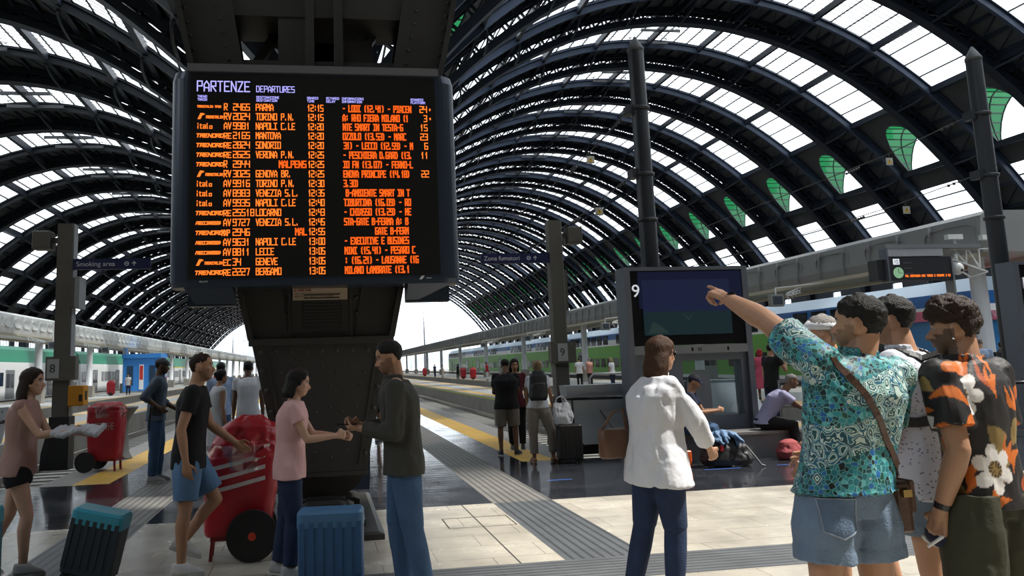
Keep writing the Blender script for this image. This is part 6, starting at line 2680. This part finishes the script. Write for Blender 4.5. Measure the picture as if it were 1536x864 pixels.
I_ = person('woman in blush sleeveless top and black shorts at the left edge', (-2.55, 7.50, 0), -90, b, 'fair', 'long', DBR, 0, dict(m=blush_c, hem=.10, sleeve=0, slack=1.08, fold=.010), dict(m=black_c, length=.38, slack=1.08, hem_r=.105, name='shorts'), (sh_g, sole_w), voxel=.0085)
v = worn('folded_jacket', 'pale grey jacket draped over the forearms of the woman at the left edge', 'jacket', I_)
q = MB()
mid = (b.wr[1] + b.el[1]) / 2 + Vector((-.05, .16, .0))
for i in range(9):
    t = i / 8
    q.cone(mid + Vector((-.10 + .03 * math.sin(i * 2.1), -.16 + .34 * t, .035)), mid + Vector((.13, -.16 + .34 * t, .0 - .02 * math.sin(i))), .030, .026, 10)
me = fuse(q, .009, 2, 'jacket', .010, 14)
me.materials.append(cloth('pale_grey', (.40, .41, .43)))
link('fabric', me, v)

# ---------------- people on our platform
b = Body(1.87, lean=(0, .03), head=(R(-4), R(-6), 0), ra=((.28, -.62, -.75), (-.22, .70, -.55), None, 'relax'), la=((-.1, .15, -1), (.1, .75, -.5), None, 'grip'), rl=((.02, -.02, -1), (0, -.05, -1), .1), ll=((-.05, .12, -1), (0, -.06, -1), -.1))
D_ = person('man with flat cap and slate blue shirt standing hand on hip beside the red cart', (-2.52, 13.1, 0), -82, b, 'brown', 'buzz', BLK, .7, dict(m=slate_c, hem=.08, sleeve=1.35, slack=1.10, fold=.012, collar=True, sl_r=1.25), dict(m=denim_m, length=1.95, slack=1.05, fold=.008), (sh_g, sole_w), voxel=.011, cap=(cloth('cap_grey', (.07, .075, .085)), True))
v = worn('belt_pouch', 'black pouch with strap hanging at the waist of the man in the flat cap', 'bag', D_)
q = MB().use(pack_m)
q.rbox(.155, .215, -.05, .08, b.pel.z + .0, b.pel.z + .13, .02, axis='Z')
q.build('pouch', None, v)
q = MB().use(pack_m)
q.bar((.19, -.06, b.pel.z + .12), (.19, -.09, b.pel.z - .22), .025, .008)
q.build('strap', None, v)

b = Body(1.68, girth=1.22, wide=1.08, lean=(0, .05), hunch=.03, head=(0, R(-20), 0), ra=((.1, .35, -.95), (-.25, .8, -.1), None, 'grip'), la=((-.12, .25, -.95), (.25, .8, -.1), None, 'grip'), rl=((.12, .0, -1), (.03, -.06, -1), -.5), ll=((-.1, 0, -1), (0, -.06, -1), .3), neck_fwd=.06)
J_ = person('man in black polo shirt and khaki shorts with head bowed, back turned', (3.20, 14.2, 0), -14, b, 'brown', 'short', BLK, .2, dict(m=black_c, hem=.10, sleeve=.6, slack=1.08, fold=.008, collar=True), dict(m=khaki_c, length=.92, slack=1.1, hem_r=.10, fold=.010, name='shorts'), (sh_n, sole_w), voxel=.011, cap=(cloth('cap_charcoal', (.03, .03, .033)), False))
b = Body(1.64, fem=True, girth=1.08, lean=(.03, .05), head=(R(8), R(-12), 0), ra=((.22, .15, -1), (.1, .7, -.6), None, 'grip'), la=((-.15, .2, -1), (.1, .8, -.4)), rl=((.30, -.04, -1), (.02, -.04, -1), -.7), ll=((-.04, .0, -1), (0, -.04, -1), .2), neck_fwd=.05)
K_ = person('woman in white T-shirt with ash blond curls and beige trousers, back turned', (3.45, 13.0, 0), -12, b, 'tan', 'bun', BLN, 0, dict(m=white_c, hem=.02, sleeve=.5, slack=1.08, fold=.008), dict(m=beige_c, length=1.82, slack=1.06, hem_r=.075, fold=.008), (sandal_m, sandal_m, 'sandal'), voxel=.011)
pack_for(K_, b, 'black backpack with front pocket on the woman in the white T-shirt', w=.30, h=.48, d=.17)
b = Body(1.68, fem=True, head=(R(10), R(-8), 0))
person('woman with long dark hair and maroon top facing the couple', (3.56, 15.0, 0), 168, b, 'tan', 'long', BLK, 0, dict(m=maroon_c, sleeve=.5), dict(m=black_c, length=1.9), (sh_k, sole_w), voxel=.013)
b = Body(1.80, head=(0, 0, 0), ra=((.14, .05, -1), (.05, .15, -1)), rl=((.03, .1, -1), (0, -.1, -1), 0), ll=((-.03, -.12, -1), (0, -.2, -1), 0))
person('man in white T-shirt and black trousers walking away beside the riveted column', (-1.22, 13.9, 0), 4, b, 'brown', 'buzz', BLK, 0, dict(m=white_c, sleeve=.5, fold=.008), dict(m=black_c, length=1.95), (sh_k, sole_w), voxel=.012)
b = Body(1.80)
person('man in pale blue shirt and jeans walking away, left of the white T-shirt', (-1.86, 15.6, 0), 8, b, 'tan', 'short', BLK, 0, dict(m=sky_c, sleeve=1.6, fold=.008), dict(m=denim_m, length=1.95), (sh_k, sole_w), voxel=.013)
b = Body(1.66, fem=True)
person('woman in white sleeveless dress half hidden behind the black T-shirt', (-1.62, 13.1, 0), -60, b, 'tan', 'bun', BLK, 0, dict(m=white_c, sleeve=0, name='dress'), None, (sandal_m, sandal_m, 'sandal'), voxel=.013, skirt=(white_c, .50, .1))
b = Body(1.78, rl=((.02, .2, -1), (0, -.1, -1), 0), ll=((-.02, -.2, -1), (0, -.3, -1), 0))
person('person in cream shirt and pale trousers far down the platform, right of the column', (2.45, 36.0, 0), 10, b, 'tan', 'short', DBR, 0, dict(m=blush_c, sleeve=.5), dict(m=cream_c, length=1.9), (sh_k, sole_w), voxel=.018)
b = Body(1.74, rl=((.02, .25, -1), (0, -.1, -1), 0), ll=((-.02, -.25, -1), (0, -.4, -1), 0, -.4))
person('person in black shorts mostly hidden between the column and the olive jacket', (1.12, 18.6, 0), -70, b, 'brown', 'short', BLK, 0, dict(m=black_c, sleeve=.5), dict(m=black_c, length=.7, name='shorts'), (sh_k, sole_w), voxel=.015)

# ---------------- people sitting on the step below the totem
stp = MB().use(tot_band)
stp.box(5.0, 9.3, 12.15, 12.66, 0.0, 0.36)
stp.use(edge_stone)
stp.box(4.98, 9.32, 12.12, 12.66, 0.36, 0.40)
o = stp.build('low_step')
tag(o, 'low grey steel step in front of the totem numbered 9', 'step')
b = Body(1.74, pelvis_z=.53, lean=(0, .16), hunch=.05, head=(0, R(-22), 0), ra=((.05, .45, -.85), (-.35, .85, .1), None, 'hold'), la=((-.05, .45, -.85), (.35, .85, .1), None, 'hold'), rl=((.10, 1, -.03), (0, .15, -1), 0), ll=((-.10, 1, -.03), (0, .22, -1), 0))
M_ = person('man with navy cap and navy shirt sitting with a phone in front of the totem', (5.56, 12.16, 0), -122, b, 'tan', 'short', BLK, .4, dict(m=navy_c, sleeve=.6, hem=.04), dict(m=denim_m, length=1.9), (sh_w, sole_w), voxel=.011, cap=(navy_c, False))
b = Body(1.78, pelvis_z=.53, lean=(0, .55), hunch=.08, girth=1.1, head=(0, R(-10), 0), ra=((.05, .75, -.65), (-.25, .85, -.1), None, 'relax'), la=((-.05, .75, -.65), (.25, .85, -.1)), rl=((.14, 1, -.05), (0, .05, -1), 0), ll=((-.14, 1, -.05), (0, .15, -1), 0), neck_fwd=.07)
person('bald man in lavender shirt and black trousers sitting bent forward beside the totem', (6.98, 12.35, 0), -112, b, 'brown', 'buzz', GRY, .2, dict(m=lav_c, sleeve=.6, hem=.03, fold=.008), dict(m=black_c, length=1.9), (sh_k, sh_k), voxel=.011)
b = Body(1.72, pelvis_z=.53, lean=(0, .25), hunch=.05, head=(R(20), R(-10), 0), ra=((.05, .5, -.8), (-.2, .9, 0)), la=((-.05, .5, -.8), (.2, .9, 0)), rl=((.10, 1, .03), (0, .1, -1), 0), ll=((-.10, 1, .03), (0, .1, -1), 0))
person('bare legged person in tan shorts sitting right of the lavender shirt', (8.1, 12.35, 0), -175, b, 'tan', 'short', BRN, 0, dict(m=greyblue_c, sleeve=.6, hem=.03), dict(m=leather_l, length=.6, name='shorts'), (sh_g, sole_w), voxel=.011)

# ---------------- people farther off
b = Body(1.84, ra=((.15, .5, -.8), (-.3, .3, 1), None, 'grip'), head=(R(-20), 0, 0))
person('man in black T-shirt telephoning behind the railing, right of the totem', (9.9, 17.0, 0), -75, b, 'tan', 'short', BLK, .3, dict(m=black_c, sleeve=.5), dict(m=navy_c, length=1.9), (sh_k, sole_w), voxel=.013)
b = Body(1.80, fem=True, girth=1.15)
person('woman in red headscarf and rose dress in front of the green train', (15.35, 27.0, 0), -30, b, 'brown', 'bob', ('scarf_red', (.25, .015, .02)), 0, dict(m=rose_c, sleeve=.9, name='dress'), None, (sh_k, sole_w), voxel=.015, skirt=(rose_c, .55, .2))
b = Body(1.84, lean=(0, .1), head=(0, R(-12), 0))
person('grey haired man in pale blue shirt near the pink roofed booth', (15.75, 17.6, 0), -40, b, 'tan', 'buzz', GRY, 0, dict(m=sky_c, sleeve=.6), dict(m=navy_c, length=1.9), (sh_k, sole_w), voxel=.013)
b = Body(1.72)
S2 = person('person with black backpack at the right edge beside the booth', (17.3, 18.6, 0), -38, b, 'tan', 'short', BLK, 0, dict(m=black_c, sleeve=.5), dict(m=navy_c, length=1.9), (sh_k, sole_w), voxel=.014)
pack_for(S2, b, 'bulky black backpack near the pink roofed booth', w=.36, h=.50, d=.22)

FAR = [
    ('person in dark clothes by the left train, beside the first white canopy column', (-20.4, 60.5), -10, 1.74, 'tan', BLK, black_c, navy_c, False),
    ('woman with grey and white top left of pillar 8, before the white train', (-19.2, 59.0), 20, 1.70, 'tan', DBR, cloth('pale_grey', (.40, .41, .43)), khaki_c, True),
    ('man in white shirt and navy trousers beside the blue booth', (-16.0, 71.5), 170, 1.76, 'tan', BLK, white_c, navy_c, False),
    ('person in pale blue top walking right of the blue booth', (-16.9, 86.0), -20, 1.70, 'tan', BRN, sky_c, denim_m, True),
    ('woman in pink dress right of the blue booth', (-16.2, 88.5), 10, 1.66, 'tan', BLK, rose_c, rose_c, True),
    ('man in white shirt and black trousers right of pillar 9, back turned', (15.25, 47.4), -15, 1.78, 'tan', BLK, white_c, black_c, False),
    ('person in coral checked shirt beside the white shirt, right of pillar 9', (16.1, 48.0), 15, 1.74, 'fair', GRY, coral_c, black_c, False),
    ('woman in white blouse with straw hat, left of the totem', (15.55, 42.6), 30, 1.70, 'tan', BLN, white_c, navy_c, True),
    ('person in red top standing by a canopy column above the black polo shirt', (15.5, 76.5), 60, 1.76, 'brown', BLK, red_c, white_c, False),
    ('woman in black dress between two canopy columns', (15.3, 92.5), -60, 1.70, 'tan', BLK, black_c, black_c, True),
    ('person in dark suit far along the right canopy', (15.2, 111.0), 30, 1.74, 'tan', BLK, navy_c, navy_c, False),
    ('person in cream clothes far along the right canopy', (15.4, 105.0), 90, 1.68, 'tan', BRN, cream_c, cream_c, True),
    ('person in maroon top on the far platform, left of the woman with dark hair', (15.6, 68.0), -45, 1.72, 'tan', BLK, maroon_c, navy_c, False),
]
for lb, (x, y), fd_, h, tn, hc, tcl, bcl, fem in FAR:
    b = Body(h, fem=fem, rl=((.04, .08, -1), (0, -.06, -1), -.1), ll=((-.04, -.05, -1), (0, -.06, -1), .1), ra=((.16, .1, -1), (0, .5, -.8)), la=((-.14, .02, -1), (0, .3, -1)))
    cp = (cloth('straw', (.45, .30, .14)), True) if 'straw' in lb else None
    person(lb, (x, y, 0), fd_, b, tn, 'bob' if fem else 'short', hc, 0, dict(m=tcl, sleeve=.6, name='top'), dict(m=bcl, length=1.9), (sh_k, sole_w), voxel=.019, cap=cp, group='travellers on the far platforms')

# ================================================================== CARTS, LUGGAGE, BINS
cart_red = mat('cart_red_vinyl', (.36, .010, .020), .38, var=.25, scale=4, bump=.25, bscale=9)
cart_dred = mat('cart_dark_red', (.20, .008, .012), .45)
tyre = mat('cart_tyre_black', (.010, .010, .010), .6)
hub_red = mat('hub_red', (.55, .05, .02), .4)
stripe_w = mat('stripe_white', (.55, .53, .53), .5)
film = glassy('clear_plastic_film', (.9, .9, .9), .75, gloss=.25)


def wheel(mb, c, r, w, hub):
    for (rr, ww, mm) in ((r, w, tyre), (r * .82, w + .012, tyre), (r * .16, w + .04, hub)):
        mb.use(mm)
        mb.smooth = False
        n = 28
        mb.loft([[Vector((c[0] + math.cos(2 * PI * k / n) * rr, c[1] + s * ww / 2, c[2] + math.sin(2 * PI * k / n) * rr)) for k in range(n)] for s in (-1, 1)])


def vendor_cart(label, loc, rz, tilt, big, text=None, stripes=False):
    t = thing('vendor_cart', label, 'cart', loc, rz, None)
    W, D, Hh = (.60, .44, 1.02) if not big else (.66, .50, .88)
    q = MB()
    rows = []
    X0, Y0 = Vector((1, 0, 0)), Vector((0, 1, 0))
    z0 = .20
    for z, fx in ((z0, .80), (z0 + .04, .86), (z0 + .35, .95), (Hh * .82, 1.0), (Hh, .98)):
        rows.append((Vector((tilt * (z - z0), 0, z)), X0, Y0, W / 2 * fx, D / 2 * fx))
    ringloft(q, rows, 28, .45)
    me = fuse(q, .014, 2, 'cover', .012, 5, (1, 1, .6), 3)
    me.materials.append(cart_red)
    body_ = link('vinyl_body', me, t)
    q = MB()
    zt = Hh
    if big:
        rr = [(Vector((tilt * (zt - z0), 0, zt - .03)), X0, Y0, W * .50, D * .50), (Vector((tilt * (zt - z0) + .02, 0, zt + .10)), X0, Y0, W * .47, D * .47), (Vector((tilt * (zt - z0) + .04, 0, zt + .24)), X0, Y0, W * .36, D * .36), (Vector((tilt * (zt - z0) + .05, 0, zt + .33)), X0, Y0, W * .16, D * .2)]
    else:
        rr = [(Vector((tilt * (zt - z0), 0, zt - .05)), X0, Y0, W * .515, D * .515), (Vector((tilt * (zt - z0) - .01, 0, zt + .06)), X0, Y0, W * .50, D * .50), (Vector((tilt * (zt - z0) + .02, 0, zt + .14)), X0, Y0, W * .30, D * .34)]
    ringloft(q, rr, 28, .6)
    me = fuse(q, .012, 2, 'hood', .035 if big else .02, 7, (1, 1, 1), 5)
    me.materials.append(cart_red)
    link('hood', me, t)
    q = MB().use(film)
    zz = zt - .12
    P = []
    for i in range(13):
        a = PI + PI * i / 12
        P.append((tilt * (zz - z0) + (W * .53) * math.cos(a), (D * .54) * math.sin(a)))
    for k in range(3):
        za, zb = zz + .07 * k, zz + .07 * (k + 1)
        vs = [Vector((x, y + .012 * math.sin(i * 1.7 + k), za)) for i, (x, y) in enumerate(P)] + [Vector((x, y + .012 * math.sin(i * 1.7 + k + 1), zb)) for i, (x, y) in enumerate(P)]
        q.add(vs, [(i, i + 1, 14 + i, 13 + i) for i in range(12)])
    q.build('plastic_film', None, t)
    if stripes:
        q = MB().use(stripe_w)
        bv_ = bvh_of(body_)
        for k in range(3):
            z = .56 + k * .095
            q.add(*patch(bv_, -.26, .24, z, z + .035, 14, .006, slant=.11))
        q.build('white_stripe', None, t)
    if text:
        me2 = font_mesh(text, .16, .001)
        me2.materials.clear()
        me2.materials.append(stripe_w)
        bv_ = bvh_of(body_)
        for v in me2.vertices:
            x_ = min(v.co.x * .5 - .10, .285)
            p = on_surface(bv_, x_, v.co.y * 1.1 + .70, -1, .006)
            v.co = p if p else Vector((x_, -.05, v.co.y * 1.1 + .70))
        link('lettering', me2, t)
    r = .215 if big else .17
    for s, nm in ((-1, 0), (1, 1)):
        q = MB()
        wheel(q, (.13 if big else -.24, s * (D / 2 + .03), r), r, .05, hub_red if big else tyre)
        q.build('wheel', None, t)
    q = MB().use(cart_dred)
    q.box(-.22, .26, -D * .36, D * .36, .17, .21)
    for y in (-.12, .12):
        q.bar((-.22 if big else .22, y, 0), (-.20 if big else .21, y, .20), .03)
    q.bar((.13 if big else -.24, -D / 2, r), (.13 if big else -.24, D / 2, r), .03)
    q.build('chassis', None, t)
    return t


vendor_cart('red vinyl covered vendor cart with white lettering beside the flat capped man', (-3.72, 15.05, 0), R(-10), .02, False, 'ESTATHE')
vendor_cart('large red vendor cart with three white stripes and black wheels behind the passers-by', (-.76, 7.62, 0), R(4), .10, True, None, True)
far = None
for lb, x, y in (('left of two small red carts on the far left platform', -15.6, 118.0), ('right of two small red carts on the far left platform', -15.4, 123.0), ('red cart leaning at the farthest visible right canopy column', 15.4, 124.0), ('red cart standing beside the woman in black dress', 15.5, 90.0), ('low red cart right of the woman in black dress', 15.5, 84.0), ('red cart beside the blue booth', -17.6, 72.5)):
    t = thing('covered_cart', lb, 'cart', (x, y, 0), 0, 'small red carts on the far platforms')
    q = MB()
    ringloft(q, [(Vector((0, 0, .12)), Vector((1, 0, 0)), Vector((0, 1, 0)), .30, .25), (Vector((0, 0, 1.0)), Vector((1, 0, 0)), Vector((0, 1, 0)), .34, .28), (Vector((0, 0, 1.25)), Vector((1, 0, 0)), Vector((0, 1, 0)), .2, .18)], 16, .5)
    q.use(cart_red)
    q.mi = [0] * len(q.f)
    q.build('cover', None, t)
    q = MB()
    for s in (-1, 1):
        wheel(q, (0, s * .27, .14), .14, .05, tyre)
    q.build('wheel', None, t)

bin_m = mat('bin_grey', (.11, .115, .12), .5, var=.2, scale=3)
t = thing('litter_bin', 'grey flared litter bin standing behind the red cart', 'bin', (-3.90, 17.0, 0))
q = MB().use(bin_m)
q.smooth = True
q.lathe([(.20, 0), (.19, .03), (.14, .12), (.11, .45), (.13, .72), (.22, .88), (.29, .97), (.29, 1.0), (.27, 1.0), (.2, .93)], 26)
q.build('pedestal', None, t)
q = MB().use(guard_m)
q.lathe([(.25, .975), (.25, .985)], 22)
q.build('opening', None, t)


def suitcase(label, loc, rz, W, D, Hh, m, mtop=None, handle=True, lean=0.0):
    t = thing('suitcase', label, 'suitcase', loc, rz)
    M = Matrix.Rotation(lean, 4, 'Y')
    q = MB().use(m)
    q.rbox(-W / 2, W / 2, -D / 2, D / 2, .06, Hh, .05, 4, 'Z', M)
    n = 7
    for i in range(n):
        x = -W / 2 + W * (i + .5) / n
        q.box(x - W / n * .28, x + W / n * .28, -D / 2 - .006, D / 2 + .006, .12, Hh - .07, M)
    q.build('shell', None, t)
    if mtop:
        q = MB().use(mtop)
        q.rbox(-W / 2 - .005, W / 2 + .005, -D / 2 - .005, D / 2 + .005, Hh - .13, Hh + .006, .05, 4, 'Z', M)
        q.build('lid', None, t)
    for sx in (-1, 1):
        for sy_ in (-1, 1):
            q = MB()
            wheel(q, M @ Vector((sx * (W / 2 - .05), sy_ * (D / 2 - .04), .035)), .034, .03, tyre)
            q.build('wheel', None, t)
    if handle:
        q = MB().use(mat('handle_grey', (.25, .25, .26), .3, .7))
        for x in (-.09, .09):
            q.bar(M @ Vector((x, D * .3, Hh)), M @ Vector((x, D * .3, Hh + .42)), .014)
        q.use(tyre)
        q.bar(M @ Vector((-.10, D * .3, Hh + .42)), M @ Vector((.10, D * .3, Hh + .42)), .028)
        q.build('handle', None, t)
    return t


blue_s = mat('suitcase_blue', (.030, .105, .24), .4, var=.15)
teal_s = mat('suitcase_teal', (.02, .16, .22), .4, var=.15)
teal_top = mat('suitcase_teal_light', (.04, .30, .40), .35)
dark_s = mat('suitcase_dark', (.018, .028, .036), .5)
suitcase('ribbed blue suitcase pushed by the woman in pale pink', (.05, 6.35, 0), R(-4), .48, .26, .56, blue_s, mat('suitcase_blue_light', (.06, .17, .32), .4), handle=False)
suitcase('teal suitcase cut by the left edge of the view', (-2.72, 6.95, 0), R(5), .46, .27, .62, teal_s, teal_top, handle=False)
suitcase('dark ribbed suitcase with teal lid, between the left edge woman and the black T-shirt man', (-1.86, 7.05, 0), R(-6), .40, .26, .56, dark_s, teal_top, handle=False, lean=.22)
suitcase('black suitcase standing beside the woman in beige trousers', (3.86, 12.72, 0), R(-8), .40, .25, .60, mat('suitcase_black', (.010, .010, .011), .4), handle=False)
t = thing('tote_bag', 'crumpled white tote bag on top of the black suitcase', 'bag', (3.78, 12.72, .605), R(-8))
q = MB()
ringloft(q, [(Vector((0, 0, .0)), Vector((1, 0, 0)), Vector((0, 1, 0)), .13, .09), (Vector((0, 0, .12)), Vector((1, 0, 0)), Vector((0, 1, 0)), .165, .10), (Vector((-.02, 0, .30)), Vector((1, 0, 0)), Vector((0, 1, 0)), .15, .05), (Vector((-.03, 0, .34)), Vector((1, 0, 0)), Vector((0, 1, 0)), .13, .03)], 22, .7)
me = fuse(q, .010, 2, 'bag', .022, 11, (1, 1, .6), 9)
me.materials.append(white_c)
link('sack', me, t)
q = MB().use(white_c)
for y in (-.025, .025):
    q.tube([(-.12, y, .32), (-.09, y, .41), (-.02, y, .44), (.04, y, .40), (.07, y, .31)], .008, 6)
q.build('handle', None, t)

t = thing('travel_backpack', 'bulky black travel backpack lying below the totem with a denim jacket on it', 'backpack', (5.84, 11.42, 0), R(-4))
q = MB()
ringloft(q, [(Vector((0, 0, .02)), Vector((1, 0, 0)), Vector((0, 1, 0)), .36, .20), (Vector((0, 0, .10)), Vector((1, 0, 0)), Vector((0, 1, 0)), .39, .22), (Vector((-.03, 0, .28)), Vector((1, 0, 0)), Vector((0, 1, 0)), .33, .20), (Vector((-.05, 0, .42)), Vector((1, 0, 0)), Vector((0, 1, 0)), .22, .14), (Vector((-.05, 0, .46)), Vector((1, 0, 0)), Vector((0, 1, 0)), .10, .06)], 26, .75)
me = fuse(q, .012, 2, 'pack', .02, 6, (1, 1, 1), 2)
me.materials.append(pack_m)
link('sack', me, t)
q = MB().use(mat('strap_grey', (.2, .2, .21), .5))
q.tube([(.22, -.17, .30), (.33, -.22, .14), (.40, -.24, .03), (.46, -.22, .012)], .012, 8)
q.use(red_c)
q.box(-.18, -.14, -.23, -.20, .24, .31)
q.build('strap', None, t)
t = thing('denim_jacket', 'crumpled pale denim jacket on top of the black travel backpack', 'jacket', (5.75, 11.42, .43), R(-4))
q = MB()
rnd = random.Random(5)
for i in range(9):
    a = Vector((-.20 + .05 * i, -.10 + rnd.uniform(-.04, .05), .075 - abs(i - 4) * .012))
    q.cone(a, a + Vector((rnd.uniform(-.03, .12), -.10, -.08 - .03 * (i % 3))), .035, .028, 8)
    q.cone(a, a + Vector((rnd.uniform(-.02, .05), .14, -.02)), .035, .03, 8)
me = fuse(q, .011, 1, 'jacket', .014, 16)
me.materials.append(cloth('denim_pale', (.12, .20, .32)))
link('fabric', me, t)
t = thing('orange_pouch', 'small orange pouch on the floor left of the travel backpack', 'bag', (5.25, 11.5, 0))
q = MB().use(mat('orange_vinyl', (.60, .09, .012), .4, bump=.3, bscale=20))
q.rbox(-.07, .07, -.05, .05, 0, .24, .03, 4, 'Z')
q.build('sack', None, t)
t = thing('carrier_bag', 'soft pink red bag on the floor below the seated people', 'bag', (7.05, 11.78, 0), R(10))
q = MB()
ringloft(q, [(Vector((0, 0, .01)), Vector((1, 0, 0)), Vector((0, 1, 0)), .19, .12), (Vector((0, 0, .12)), Vector((1, 0, 0)), Vector((0, 1, 0)), .22, .14), (Vector((0, 0, .26)), Vector((1, 0, 0)), Vector((0, 1, 0)), .15, .09), (Vector((0, 0, .30)), Vector((1, 0, 0)), Vector((0, 1, 0)), .06, .04)], 22, .8)
me = fuse(q, .011, 2, 'bag', .012, 9)
me.materials.append(cloth('bag_pink_red', (.30, .065, .07)))
link('sack', me, t)

# floor marks: access cover joints and blue tape
jn = mat('floor_joint_dark', (.03, .028, .025), .8)
q = MB().use(jn)


def line(mb, a, b_, w, z=.002):
    a, b_ = Vector((*a, z)), Vector((*b_, z))
    n = (b_ - a).normalized().cross(Vector((0, 0, 1))) * w / 2
    mb.add([a - n, a + n, b_ + n, b_ - n], [(0, 1, 2, 3)])


x0, x1, y0, y1 = 1.22, 1.90, 8.20, 8.72
for a, b_ in (((x0, y0), (x1, y0)), ((x0, y1), (x1, y1)), ((x0, y0), (x0, y1)), ((x1, y0), (x1, y1)), ((1.56, 6.65), (1.56, 9.5))):
    line(q, a, b_, .012)
o = q.build('floor_joint')
tag(o, 'dark joint lines of the access cover in the pale stone floor', None, None, 'structure')
q = MB().use(mat('blue_tape', (.05, .15, .55), .4))
for a, b_ in (((5.35, 11.16), (5.90, 11.16)), ((6.5, 11.22), (7.0, 11.22)), ((3.0, 11.0), (3.35, 11.0))):
    line(q, a, b_, .03)
o = q.build('floor_marking')
tag(o, 'short blue tape lines on the dark granite floor', None, None, 'structure')
